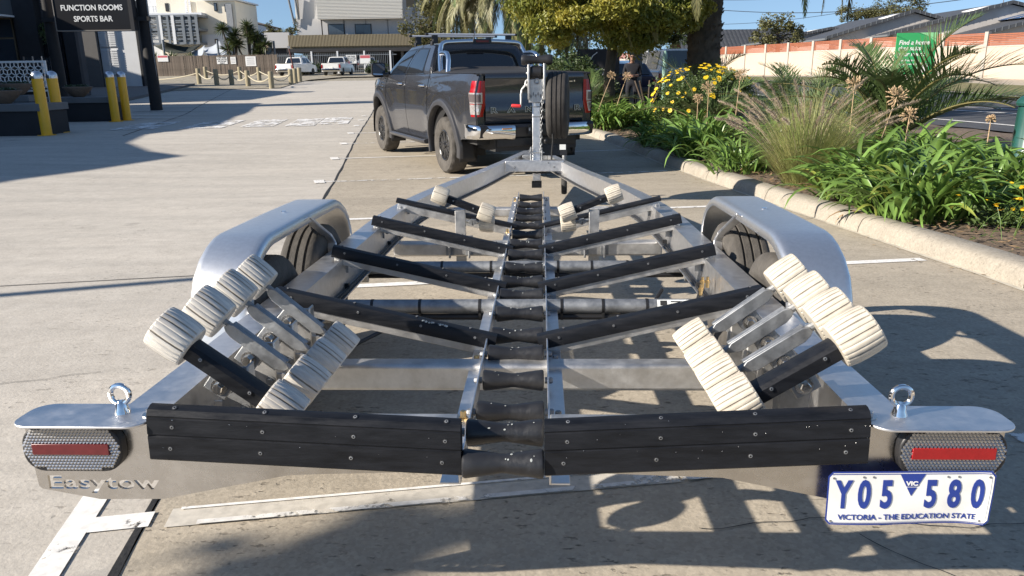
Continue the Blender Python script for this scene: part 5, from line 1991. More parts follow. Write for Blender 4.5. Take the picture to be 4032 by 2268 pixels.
    young_palm('low young palm right of the thick palm trunk against the wall', 6.2, 16.5, 15, 1.0, 7)
    # yellow daisy bush
    bx, by = 4.15, 16.9
    root = thing('daisy_bush', 'rounded green bush dotted with yellow daisies below the thick palm trunk', 'flowering bush', (bx, by, gh(bx, by)))
    blobs = [((0, 0, 0.68), (1.05, 0.9, 0.66)), ((-0.5, -0.1, 0.5), (0.6, 0.6, 0.48)), ((0.6, 0, 0.55), (0.62, 0.6, 0.5)), ((0.1, -0.3, 0.9), (0.6, 0.5, 0.42))]
    crown('foliage', blobs, 13000, 0.060, MT['bush'], 5, root, flat=0.45)
    g = G()
    for k in range(16):
        a = rnd.uniform(0, 2 * PI)
        g.tube([(0.15 * math.cos(a), 0.15 * math.sin(a), 0), (0.5 * math.cos(a), 0.5 * math.sin(a), 0.6)], 0.012, 5)
    tag(g.build('stem', MT['bark'], root), kind='stuff')
    for i in range(120):
        while True:
            d = V((rnd.gauss(0, 1), rnd.gauss(0, 1), rnd.gauss(0.5, 1))).normalized()
            if d.z > -0.25 and d.y < 0.5: break
        o = link('flower', FLOWER, root)
        o.location = V((d.x * 1.10, d.y * 0.98, 0.68 + d.z * 0.72)) * rnd.uniform(0.96, 1.05)
        o.rotation_euler = (d * 0.7 + V((0, -0.35, 0.45))).to_track_quat('Z', 'Y').to_euler()
        k = rnd.uniform(0.95, 1.6)
        o.scale = (k, k, k)
    # flowering weed at the near right
    wx, wy = 4.02, 5.72
    root = thing('flowering_weed', 'straggly weed with small yellow flowers at the near end of the bed', 'weed', (wx, wy, gh(wx, wy) + 0.1))
    crown('foliage', [((0.1, 0, 0.12), (0.42, 0.42, 0.16)), ((0.3, -0.2, 0.10), (0.35, 0.3, 0.14)), ((-0.15, 0.3, 0.08), (0.3, 0.3, 0.1))], 2600, 0.055, MT['bush'], 8, root, flat=0.4)
    g = G()
    for i in range(46):
        a = rnd.uniform(0, 2 * PI)
        q = rnd.uniform(0.05, 0.6)
        p = V((q * math.cos(a) * 0.9, q * math.sin(a), 0.0))
        e = p + V((rnd.gauss(-0.04, 0.1), rnd.gauss(0, 0.1), rnd.uniform(0.12, 0.36)))
        g.tube([p, p.lerp(e, 0.5) + V((0, 0, 0.03)), e], 0.0024, 4)
        for c_ in range(3):
            o = link('flower', FLOWER, root)
            o.location = e + V((rnd.gauss(0, 0.012), rnd.gauss(0, 0.012), rnd.uniform(0, 0.02)))
            o.rotation_euler = (rnd.uniform(-0.9, 0.5), rnd.uniform(-0.6, 0.6), 0)
            k = rnd.uniform(0.35, 0.55)
            o.scale = (k, k, k)
    tag(g.build('stem', MT['leaf'], root), kind='stuff')
    # dried seed heads
    for (px, py, Y, h, lean, lab, rr) in (
            (2150, 212, 10.2, 0.75, (0.0, 0.0), 'dried seed head standing alone in front of the biggest young palm', 0.085),
            (2256, 244, 9.3, 0.80, (0.22, 0.05), 'large dried seed head on a leaning stalk before the biggest young palm', 0.095),
            (2288, 292, 9.0, 0.5, (0.02, 0), 'lower green-brown seed head below the large leaning one', 0.075),
            (1863, 190, 14.2, 0.85, (0.05, 0), 'thin pale seed head standing before the cream wall', 0.075),
            (1783, 222, 14.5, 0.7, (0, 0), 'bushy dried seed head at the right edge of the daisies', 0.10),
            (1756, 248, 13.6, 0.5, (0, 0), 'small grey seed head below the daisies', 0.06),
            (1539, 190, 17.0, 0.85, (0.32, 0), 'dried seed head leaning from the foot of the leafy tree', 0.07),
            (1577, 193, 17.0, 0.6, (0.2, 0), 'dried seed head in front of the standing person', 0.075),
            (2493, 300, 9.2, 0.55, (0, 0), 'thin bare seed head just left of the green bollard', 0.03)):
        p = at(px, py, Y)
        seed_head(p.x - lean[0], p.y - lean[1], p.z - h, h, lean, lab, rr, int(px))
    # leaf litter and low green on the soil
    g = G()
    for i in range(2600):
        yy = rnd.uniform(4.2, 20)
        xx = KX(yy) + 0.30 + abs(rnd.gauss(0, 0.5))
        z = gh(xx, yy) + 0.125 + rnd.uniform(0, 0.02) + 0.04 * mnoise.noise(V((xx * 1.5, yy * 1.5, 0)))
        a = rnd.uniform(0, 2 * PI)
        l_ = rnd.uniform(0.015, 0.05)
        d = V((math.cos(a), math.sin(a), rnd.uniform(-0.3, 0.3))) * l_
        s_ = V((-math.sin(a), math.cos(a), rnd.uniform(-0.3, 0.3))) * l_ * 0.3
        p = V((xx, yy, z))
        g.add([p - d, p + s_, p + d, p - s_], [(0, 1, 2, 3)], 0 if rnd.random() < 0.6 else 1)
    tag(g.build('leaf_litter', [MT['leaf_dry'], MT['bush']], angle=None, fix=False), 'scatter of dry leaves and bark on the garden bed', 'leaf litter', kind='stuff')
    g = G()
    for i in range(110):
        yy = rnd.choice((rnd.gauss(11.2, 0.5), rnd.gauss(9.9, 0.3), rnd.gauss(5.6, 0.5), rnd.gauss(13.0, 0.4)))
        xx = KX(yy) - abs(rnd.gauss(0.06, 0.10))
        a = rnd.uniform(0, 2 * PI)
        l_ = rnd.uniform(0.006, 0.022)
        p = V((xx, yy, gh(xx, yy) + 0.009))
        d = V((math.cos(a), math.sin(a), 0.1)) * l_
        s_ = V((-math.sin(a), math.cos(a), 0.1)) * l_ * 0.35
        g.add([p - d, p + s_, p + d, p - s_], [(0, 1, 2, 3)])
    tag(g.build('gutter_litter', MT['leaf_dry'], angle=None, fix=False), 'crumbs of dry leaf caught along the foot of the kerb', 'leaf litter', kind='stuff')
    # leafy tree
    tree('leafy_tree', 'leafy street tree with yellowing drooping foliage behind the grey ute', 2.42, 19.6, 2.35, 0.145,
         [((0.15, 0, 3.7), (2.0, 1.7, 1.75)), ((-1.2, -0.2, 3.2), (1.15, 1.1, 1.15)), ((1.3, -0.1, 3.1), (1.15, 1.1, 1.0)), ((0.2, -0.6, 2.6), (1.9, 1.2, 0.85)), ((-1.3, -0.3, 2.5), (0.9, 0.9, 0.7)), ((1.5, -0.3, 2.6), (1.0, 0.9, 0.7)), ((-0.4, 0.2, 4.8), (1.3, 1.2, 1.0))],
         80000, 0.125, MT['tree_y'], 11, hang=1.0, lean=(0.12, 0.0), flat=0.42)
    # dark shrubs behind the ute and the tree
    def shrub(label, x, y, blobs, n, seed, m='tree_g', size=0.11):
        r_ = thing('shrub', label, 'shrub', (x, y, gh(x, y)), 0, 'dark shrubs behind the ute')
        crown('foliage', blobs, n, size, MT[m], seed, r_, flat=0.5)
        g = G()
        for k in range(5): g.tube([(0, 0, 0), (0.4 * math.cos(k * 1.3), 0.4 * math.sin(k * 1.3), 1.0)], 0.03, 5)
        tag(g.build('stem', MT['bark'], r_), kind='stuff')
    shrub('dark shrub right of the ute sports bar', 1.75, 25.0, [((0, 0, 1.1), (1.3, 1.0, 1.0)), ((0.6, 0, 0.9), (0.8, 0.8, 0.8))], 5500, 31)
    shrub('dark shrub under the leafy tree in front of the grey sign board', 2.7, 23.3, [((0, 0, 0.5), (1.0, 0.8, 0.55))], 3500, 32)
    shrub('dark leafy mass in the shade right of the leafy tree', 3.9, 22.3, [((0, 0, 2.6), (0.9, 0.8, 0.65)), ((0.5, 0, 2.3), (0.6, 0.6, 0.4))], 3600, 33)
    # palms
    fr = []
    rnd = random.Random(77)
    for k in range(30): fr.append((rnd.uniform(0, 360), rnd.uniform(-55, 15), rnd.uniform(0.85, 1.05), 0))
    for az, tl, s_, kd in ((205, 26, 0.98, 1), (190, 20, 1.05, 1), (225, 30, 0.9, 1), (-32, 14, 0.93, 1), (-12, 10, 1.03, 1), (5, 4, 1.22, 1), (-55, 18, 0.9, 1), (250, 22, 0.85, 1), (-8, 0, 1.25, 1)):
        fr.append((az, tl, s_, kd))
    big_palm('thick rough trunked date palm behind the yellow daisy bush', 4.85, 20.0, 0.385, 4.65, fr, 3)
    fr = []
    for k in range(34): fr.append((rnd.uniform(0, 360), rnd.uniform(-60, 20), rnd.uniform(0.9, 1.1), 0))
    for k in range(140): fr.append((rnd.uniform(130, 410), rnd.uniform(-6, 36), rnd.uniform(0.75, 1.0), 1))
    big_palm('date palm with a skirt of drooping olive fronds above the ute roof', 0.35, 27.5, 0.40, 4.5, fr, 9)
    tree('bushy_tree', 'bushy green tree in front of the apartment block left of the drooping palm', -5.1, 47, 2.6, 0.16,
         [((0, 0, 3.6), (1.6, 1.5, 1.5)), ((1.0, 0, 2.8), (1.5, 1.3, 1.2)), ((1.3, 0, 4.2), (1.5, 1.4, 1.3)), ((0.4, 0, 2.2), (1.2, 1.0, 0.8))], 7000, 0.16, MT['olive'], 21)
garden()

def right_side():
    # asphalt road, pavement and lawn beyond the garden
    NE = lambda y: 14.75 - 0.275 * y
    rd = lambda a, b, m, nm, dz, y0=2, y1=100: sheet(nm, 0, 0, y0, y1, dz, m, 6, 40, xl=lambda y: NE(y) + a, xr=lambda y: NE(y) + b)
    rd(0.0, 11.9, MT['asphalt'], 'road', 0.02)
    rd(11.9, 12.3, MT['kerb'], 'road_kerb', 0.10)
    rd(12.3, 18.2, MT['lawn'], 'lawn', 0.12)
    rd(18.2, 23.2, mat('footpath', (0.42, 0.36, 0.28), 0.9, var=0.2, vs=2), 'footpath', 0.12)
    sheet('side_asphalt', 0.0, 6.0, 22.5, 60, 0.012, MT['asphalt'], 4, 24, xr=lambda y: NE(y) + 0.1, xl=lambda y: -0.3)
    for off, w_, m in ((1.2, 0.12, 'line'), (4.6, 0.14, 'line'), (6.3, 0.12, 'line')):
        g = G()
        rows = []
        for j in range(60):
            y = 3 + 80 * j / 59
            x = NE(y) + off + (0 if off < 5 else 0.02 * (y - 20))
            rows.append([(x, y, gh(x, y) + 0.03), (x + w_ * 1.3, y, gh(x + w_, y) + 0.03)])
        g.grid(rows)
        tag(g.build('road_line', MT['line'], angle=None), kind='structure')
    # boundary wall
    cream = mat('wall_cream', (0.48, 0.395, 0.315), 0.9, var=0.06, vs=0.6)
    post_m = mat('wall_post', (0.40, 0.365, 0.32), 0.9, var=0.1, vs=3)
    slat_m = mat('wall_slat', (0.30, 0.10, 0.05), 0.6, var=0.15, vs=3)
    root = thing('boundary_wall', 'long cream panel wall with grey posts and orange slats across the road', 'wall')
    D = V((-6.6, 24.0, 0)).normalized()
    O = V((25.9, 45.0, 0)) - D * 16.0
    n_, step = 26, 3.0
    g = G()
    g.box((-0.11, -0.11, -0.5), (0.11, 0.11, 2.52))
    pm = g.mesh('wall_post', post_m)
    g = G()
    g.box((0.11, -0.04, -0.4), (step - 0.11, 0.04, 1.78))
    pn = g.mesh('wall_panel', cream)
    g = G()
    g.box((0.11, -0.02, 0), (step - 0.11, 0.02, 0.066))
    sm = g.mesh('slat', slat_m)
    g = G()
    g.box((0.11, -0.06, 1.78), (step - 0.11, 0.06, 1.84))
    cm = g.mesh('wall_coping', post_m)
    ang = math.atan2(D.y, D.x)
    for k in range(n_):
        p = O + D * step * k
        z = gh(p.x, p.y) + 0.02 if p.y > 30 else 0.35
        for me, dz in ((pm, 0), (pn, 0), (cm, 0)) + tuple((sm, 1.865 + 0.088 * q) for q in range(7)):
            o = link(me.name.split('.')[0], me, root)
            o.location = (p.x, p.y, z + dz)
            o.rotation_euler = (0, 0, ang)
    # houses behind
    tile = mat('roof_tile', (0.060, 0.064, 0.072), 0.6, var=0.2, vs=2, bump=0.5, bs=6)
    render_ = mat('render_grey', (0.46, 0.43, 0.40), 0.9, var=0.1, vs=0.8)
    gut = mat('gutter', (0.14, 0.15, 0.16), 0.5)
    panel = mat('solar', (0.045, 0.09, 0.19), 0.12, 0.3, coat=1)
    skym = mat('skylight', (0.78, 0.76, 0.72), 0.4)
    def gable(label, xc, y, hw_, ze, zr, ln, seed, solar=False, light=True, mast=False, over=0.35):
        z0 = 0.4
        h_ = thing('house', label, 'house', (xc, y, z0), R(-4), 'grey roofed houses behind the wall')
        ze, zr = ze - z0, zr - z0
        g = G()
        g.prism([(-hw_ + 0.5, -0.6), (hw_ - 0.5, -0.6), (hw_ - 0.5, ze), (0, zr - 0.12), (-hw_ + 0.5, ze)], 0, 0.25, lambda u, v_, d: (u, d, v_))
        g.prism([(-hw_ + 0.5, -0.6), (-hw_ + 0.75, -0.6), (-hw_ + 0.75, ze), (-hw_ + 0.5, ze)], 0.25, ln, lambda u, v_, d: (u, d, v_))
        g.prism([(hw_ - 0.75, -0.6), (hw_ - 0.5, -0.6), (hw_ - 0.5, ze), (hw_ - 0.75, ze)], 0.25, ln, lambda u, v_, d: (u, d, v_))
        g.build('wall', render_, h_)
        for s in (-1, 1):
            g = G()
            rows = []
            nn = int(ln / 0.6)
            L_ = math.hypot(hw_, zr - ze)
            K = int(L_ / 0.35)
            for i in range(K + 1):
                for dz in (0.0, 0.03):
                    t = i / K
                    if dz and i == K: continue
                    rows.append([(s * hw_ * t, -over, zr + (ze - zr) * t + dz), (s * hw_ * t, ln, zr + (ze - zr) * t + dz)])
            g.grid(rows)
            g.build('roof', tile, h_, angle=20)
            g = G()
            g.bar((0, -over - 0.02, zr + 0.03), (s * hw_, -over - 0.02, ze + 0.03), 0.10, 0.24)
            g.build('rake_tile', tile, h_)
            g = G()
            m_ = int(L_ / 0.45)
            for i in range(m_):
                t = (i + 0.9) / m_
                g.box((s * hw_ * t - 0.03, -over - 0.09, zr + (ze - zr) * t - 0.1), (s * hw_ * t + 0.03, -over - 0.07, zr + (ze - zr) * t + 0.17))
            tag(g.build('rake_joint', gut, h_), kind='stuff')
            g = G()
            g.box((s * hw_ - 0.08, -over, ze - 0.12), (s * hw_ + 0.06, ln, ze + 0.02))
            g.build('gutter', gut, h_)
        sl = lambda t, y_, o: V((-hw_ * t, y_, zr + (ze - zr) * t + o))
        if light:
            g = G()
            g.add([sl(0.12, 0.5, 0.16), sl(0.12, 2.2, 0.16), sl(0.28, 2.2, 0.16), sl(0.28, 0.5, 0.16)], [(0, 1, 2, 3)])
            o = g.build('skylight', skym, h_)
            o.modifiers.new('s', 'SOLIDIFY').thickness = 0.12
        if solar:
            for q in range(3):
                g = G()
                t0 = 0.30
                y_ = 1.0 + q * 1.75
                g.add([sl(t0, y_, 0.18), sl(t0, y_ + 1.7, 0.18), sl(t0 + 0.32, y_ + 1.7, 0.18), sl(t0 + 0.32, y_, 0.18)], [(0, 1, 2, 3)])
                o = g.build('solar_panel', panel, h_)
                o.modifiers.new('s', 'SOLIDIFY').thickness = 0.05
        if mast:
            g = G()
            g.tube([(0, 1, zr), (0, 1, zr + 1.0)], 0.03, 6)
            g.build('vent_pipe', gut, h_)
        return h_
    gable('grey gabled house behind the wall, left of the green sign', 33.6, 67.5, 7.0, 3.55, 5.6, 15, 1)
    gable('grey gabled house directly behind the green sign', 39.2, 63.7, 9.1, 3.65, 5.9, 14, 2, mast=True)
    gable('nearest grey gabled house at the right with solar panels', 44.2, 57.5, 9.9, 3.45, 5.95, 10, 3, solar=True, light=False)
    gable('low grey gabled house farther left, half hidden by the biggest young palm', 30.6, 77, 6.2, 3.6, 4.75, 12, 4, solar=True)
    # long tiled roof facing the camera
    h_ = thing('house', 'long house with a dark tiled roof right of the thick palm trunk', 'house', (25.5, 86, 0.6), 0, 'grey roofed houses behind the wall')
    g = G()
    rows = []
    for i in range(15):
        for dz in (0, 0.05):
            t = i / 14
            if dz and i == 14: continue
            row = []
            for k in range(129):
                x = -7 + 14 * k / 128
                row.append((x, 3.5 * t, 2.6 + 2.1 * t + dz + 0.05 * abs(math.sin(k * PI / 4))))
            rows.append(row)
    g.grid(rows)
    g.build('roof', tile, h_, angle=20)
    g = G()
    g.box((-6.6, 0.3, -0.6), (6.6, 6.5, 2.55))
    g.build('wall', slat_m, h_)
    g = G()
    g.add([(-7, 3.5, 4.75), (7, 3.5, 4.75), (7, 7, 2.6), (-7, 7, 2.6)], [(0, 1, 2, 3)])
    g.build('roof', tile, h_)
    g = G()
    g.box((-7.1, -0.1, 2.5), (7.1, 0.02, 2.62))
    g.build('gutter', gut, h_)
    g = G()
    g.tube([(-3.5, 3.4, 4.6), (-3.5, 3.4, 5.6)], 0.05, 6)
    g.build('vent_pipe', gut, h_)
    # trees beyond the roofs
    def at_tree(label, px, Y, zc, r_, m, seed, n=2600):
        p = at(px, 100, Y)
        tree('tree', label, p.x, Y, zc - gh(p.x, Y) - 0.6, 0.2, [((0, 0, zc - 0.6), (r_, r_, r_ * 0.75)), ((r_ * 0.7, 0, zc - 0.9), (r_ * 0.7, r_ * 0.7, r_ * 0.55)), ((-r_ * 0.7, 0, zc - 1.0), (r_ * 0.7, r_ * 0.7, r_ * 0.5))],
             n, 0.22, MT[m], seed, 'trees beyond the roofs')
    at_tree('rounded olive bush behind the wall left of the grey gables', 1958, 66, 4.2, 1.9, 'olive', 51)
    at_tree('pale tree top behind the grey gables, leftmost of three', 2150, 100, 7.7, 2.0, 'olive', 52)
    at_tree('pale tree top behind the grey gables, middle of three', 2212, 100, 7.8, 2.0, 'olive', 53)
    at_tree('pale tree top behind the grey gables, rightmost of three', 2275, 98, 8.0, 2.2, 'olive', 54)
    at_tree('dark tree far beyond the standing person', 1640, 70, 4.2, 2.4, 'tree_g', 55)
    at_tree('dark tree far beyond the leafy tree trunk', 1475, 64, 4.2, 2.6, 'tree_g', 56)
    # green sign board near the wall
    p = at(2290, 130, 41.0)
    zg = gh(p.x, p.y)
    s_ = thing('sign_board', 'green real estate sign board on posts before the cream wall', 'sign', (p.x + 0.25, 41.0, zg), R(-6))
    gm = mat('sign_green', (0.035, 0.34, 0.11), 0.5)
    gl = mat('sign_green_pale', (0.24, 0.58, 0.28), 0.5)
    g = G()
    g.box((-0.98, -0.03, 0.45), (0.98, 0.03, 2.50))
    g.build('panel', gm, s_)
    g = G()
    for x in (-0.8, 0.8): g.box((x - 0.05, 0.03, -0.3), (x + 0.05, 0.12, 2.4))
    tag(g.build('post', MT['white'], s_), kind='stuff')
    g = G()
    g.add([(0.98, -0.034, 2.50), (0.10, -0.034, 2.50), (0.40, -0.034, 2.38), (0.70, -0.034, 2.22), (0.98, -0.034, 2.00)], [(0, 1, 2, 3, 4)])
    g.build('panel_corner', gl, s_)
    g = G()
    g.prism([(0.42 + 0.26 * math.cos(R(15 * a)), 0.80 + 0.26 * math.sin(R(15 * a))) for a in range(24)], -0.035, -0.04, lambda u, v_, d: (u, d, v_))
    g.build('panel_disc', MT['white'], s_)
    wt = lambda b, sz, x, z, bold: text('lettering', b, sz, M.Translation((x, -0.036, z)) @ M.Rotation(R(90), 4, 'X'), MT['white'], s_, bold, 0.002, 1.0, 'LEFT', 0.15)
    for b, z in (('Find a home', 2.02), ('that suits', 1.74), ('your needs', 1.46)): wt(b, 0.30, -0.86, z, 0.006)
    for b, z in (('- 1 bedroom villas', 1.16), ('- 2 bedroom villas', 0.97)): wt(b, 0.15, -0.86, z, 0.002)
    # overhead wires
    for k, (a, b, sg) in enumerate((((1700, 16), (2620, -30), 2.0), ((1700, 62), (2350, -12), 1.2), ((1700, -2), (2200, -20), 0.5))):
        A, B = at(*a, 52), at(*b, 38)
        g = G()
        g.tube([A.lerp(B, t / 20) + V((0, 0, -sg * 0.35 * math.sin(PI * t / 20))) for t in range(21)], 0.018 if k == 0 else 0.012, 5)
        tag(g.build('overhead_wire', MT['cable']), ('thick overhead power wire across the sky right of the palm', 'thin lower overhead wire across the sky above the tiled roof', 'short overhead wire at the top right of the palm trunk')[k],
            'wire', 'overhead wires')
    # green bollard at the right edge
    bx, by = 6.17, 9.25
    zb = gh(bx, by)
    b_ = thing('green_bollard', 'dark green fluted bollard with a domed cap at the right edge', 'bollard', (bx, by, zb))
    g = G()
    g.lathe([(0.24, -0.1), (0.24, 0.10), (0.22, 0.16), (0.205, 0.30), (0.18, 0.34), (0.165, 0.9), (0.160, 0.95)], 32, rmod=lambda i, j: 1.0 if j % 4 < 2 or i < 4 else 0.955)
    g.build('shaft', MT['grn_metal'], b_)
    g = G()
    g.lathe([(0.185, 0.95), (0.195, 0.98), (0.185, 1.01), (0.15, 1.05), (0.09, 1.08), (0.0, 1.09)], 32)
    g.build('cap', MT['grn_metal'], b_)
right_side()
# ------------------------------------------------------------------ small vehicles, the person, the sign board under the tree
def vehicle_mats():
    MT['car_white'] = mat('car_white', (0.74, 0.74, 0.72), 0.3, coat=0.8)
    MT['car_blue'] = mat('car_blue', (0.018, 0.024, 0.060), 0.3, 0.3, coat=1.0)
    MT['car_silver'] = mat('car_silver', (0.45, 0.46, 0.48), 0.3, 0.6, coat=0.8)
vehicle_mats()

def car(label, cat, x, y, rz, paint, kind, group=None, seed=0):
    """local +Y is the front; profile lofted across the width, glass set proud, wheels, lamps, plate"""
    root = thing('parked_car' if kind != 'ute' else 'parked_ute', label, cat, (x, y, gh(x, y) + 0.01), rz, group)
    W_ = 0.90
    if kind == 'ute': low = [(-2.5, 0.62), (-2.52, 1.08), (-0.5, 1.10), (0.9, 1.08), (2.3, 1.0), (2.62, 0.82), (2.66, 0.5)]
    elif kind == 'van': low = [(-2.3, 0.5), (-2.35, 1.1), (0, 1.12), (1.5, 1.08), (2.3, 0.9), (2.4, 0.5)]
    else: low = [(-2.05, 0.5), (-2.12, 0.95), (-1.0, 1.0), (0.9, 0.98), (1.8, 0.88), (2.15, 0.72), (2.2, 0.45)]
    g = G()
    rows = []
    for k in (-1, -0.97, -0.88, 0.88, 0.97, 1):
        e = 0.06 if abs(k) == 1 else 0.02 if abs(k) > 0.9 else 0
        row = [(k * W_, yy * (1 - e * 0.4), zz - e) for yy, zz in low]
        row += [(k * W_, low[-1][0] - 0.1, 0.32), (k * W_, low[0][0] + 0.1, 0.34)]
        rows.append(row)
    g.grid(rows, wrap=True)
    for r_ in (rows[0], rows[-1]): g.add(r_, [tuple(range(len(r_)))])
    g.build('body', paint, root, angle=35)
    if kind == 'ute': cb = [(-0.62, 1.08), (-0.42, 1.66), (0.35, 1.74), (1.0, 1.68), (1.75, 1.06)]
    elif kind == 'van': cb = [(-2.30, 1.08), (-2.22, 1.85), (0.5, 1.92), (1.1, 1.85), (1.8, 1.08)]
    else: cb = [(-2.02, 0.96), (-1.70, 1.40), (-0.9, 1.52), (0.2, 1.50), (1.2, 0.97)]
    g = G()
    rows = []
    for k in (-1, -0.9, 0.9, 1):
        row = []
        for yy, zz in cb:
            tk = 1 - 0.22 * (zz - cb[0][1]) / (cb[2][1] - cb[0][1])
            row.append((k * W_ * 0.96 * tk, yy, zz - (0.04 if abs(k) == 1 else 0)))
        rows.append(row)
    g.grid(rows)
    for r_ in (rows[0], rows[-1]): g.add(r_, [tuple(range(len(r_)))])
    g.build('cabin', paint, root, angle=30)
    def pane(pts, nm='window'):
        g = G()
        g.add(pts, [tuple(range(len(pts)))])
        g.build(nm, MT['glass'], root, angle=None)
    zb, zt = cb[0][1], cb[2][1]
    def cw(zz): return W_ * 0.96 * (1 - 0.22 * (zz - zb) / (zt - zb))
    def rear(f, u):
        (y0, z0), (y1, z1) = cb[0], cb[1]
        yy, zz = y0 + (y1 - y0) * f, z0 + (z1 - z0) * f
        return (u * cw(zz) * 0.88, yy - 0.03, zz)
    pane([rear(0.15, -1), rear(0.15, 1), rear(0.92, 0.96), rear(0.92, -0.96)], 'back_window')
    (y0, z0), (y1, z1) = cb[-1], cb[-2]
    fr_ = lambda f, u: (u * cw(z0 + (z1 - z0) * f) * 0.88, y0 + (y1 - y0) * f + 0.03, z0 + (z1 - z0) * f)
    pane([fr_(0.12, -1), fr_(0.12, 1), fr_(0.92, 0.96), fr_(0.92, -0.96)], 'windscreen')
    for s in (-1, 1):
        a, b = cb[0][0] + 0.45, cb[-1][0] - 0.45
        zl, zh = zb + 0.08, zt - 0.14
        m_ = (a + b) / 2
        sx = lambda zz: s * (cw(zz) + 0.008)
        lean_r = (cb[1][0] - cb[0][0]) * 0.8
        pane([(sx(zl), a, zl), (sx(zl), m_ - 0.05, zl), (sx(zh), m_ - 0.05, zh), (sx(zh), a + max(0.0, lean_r * 0.9 - 0.15), zh)])
        pane([(sx(zl), m_ + 0.05, zl), (sx(zl), b, zl), (sx(zh), min(b, cb[-2][0] + 0.1) - 0.25, zh), (sx(zh), m_ + 0.05, zh)])
        for c in ((-1.55, 1.65) if kind == 'ute' else (-1.25, 1.35) if kind != 'van' else (-1.45, 1.55)):
            wh = bpy.data.objects.new('wheel', None)
            C.objects.link(wh)
            wh.parent = root
            wh.location = (s * 0.80, c, 0.35)
            g = G()
            g.lathe([(0.20, -0.11), (0.33, -0.11), (0.35, -0.08), (0.35, 0.08), (0.33, 0.11), (0.20, 0.11)], 24, frame((0, 0, 0), (s, 0, 0), (0, 1, 0)))
            g.build('tyre', MT['rubber'], wh)
            g = G()
            g.lathe([(0.205, 0.10), (0.16, 0.08), (0.05, 0.10), (0, 0.10)], 20, frame((0, 0, 0), (s, 0, 0), (0, 1, 0)))
            g.build('rim', MT['galv'], wh)
        yl = low[1][0]
        g = G()
        zl0 = low[1][1]
        hgt = 0.42 if kind == 'ute' else 0.55 if kind == 'van' else 0.20
        g.box((s * 0.835 - 0.06, yl - 0.02, zl0 - hgt - 0.02), (s * 0.835 + 0.06, yl + 0.12, zl0 - 0.10))
        g.build('tail_light', MT['tl_red'], root, bevel=0.02)
        g = G()
        g.box((s * 0.70 - 0.14, low[-2][0] - 0.12, 0.68), (s * 0.70 + 0.14, low[-2][0] + 0.03, 0.82))
        g.build('headlight', MT['tl_clear'], root, bevel=0.02)
        g = G()
        g.box((s * 1.0 - 0.09, cb[-1][0] - 0.75, zb + 0.02), (s * 1.0 + 0.09, cb[-1][0] - 0.60, zb + 0.20))
        g.build('mirror', paint, root, bevel=0.03)
    yb = low[1][0]
    g = G()
    g.box((-0.19, yb - 0.05, 0.62 if kind == 'ute' else 0.66), (0.19, yb + 0.06, 0.75 if kind == 'ute' else 0.79))
    g.build('number_plate', MT['plate_w'], root)
    g = G()
    g.box((-0.86, yb - 0.12, 0.42), (0.86, yb + 0.1, 0.60))
    g.build('bumper', MT['chrome'] if kind == 'ute' else MT['blk'], root, bevel=0.03)
    if kind == 'ute':
        g = G()
        rows = [[(k * 0.78, yy, 1.105 + 0.03 * (1 - abs(k)) ) for k in (-1, -0.5, 0, 0.5, 1)] for yy in (-2.45, -1.5, -0.62)]
        g.grid(rows)
        g.build('tonneau_cover', mat('tonneau', (0.10, 0.06, 0.055), 0.7), root)
        g = G()
        g.box((-0.70, -2.545, 0.66), (0.70, -2.535, 1.04))
        g.build('tailgate', paint, root, bevel=0.01)
    return root

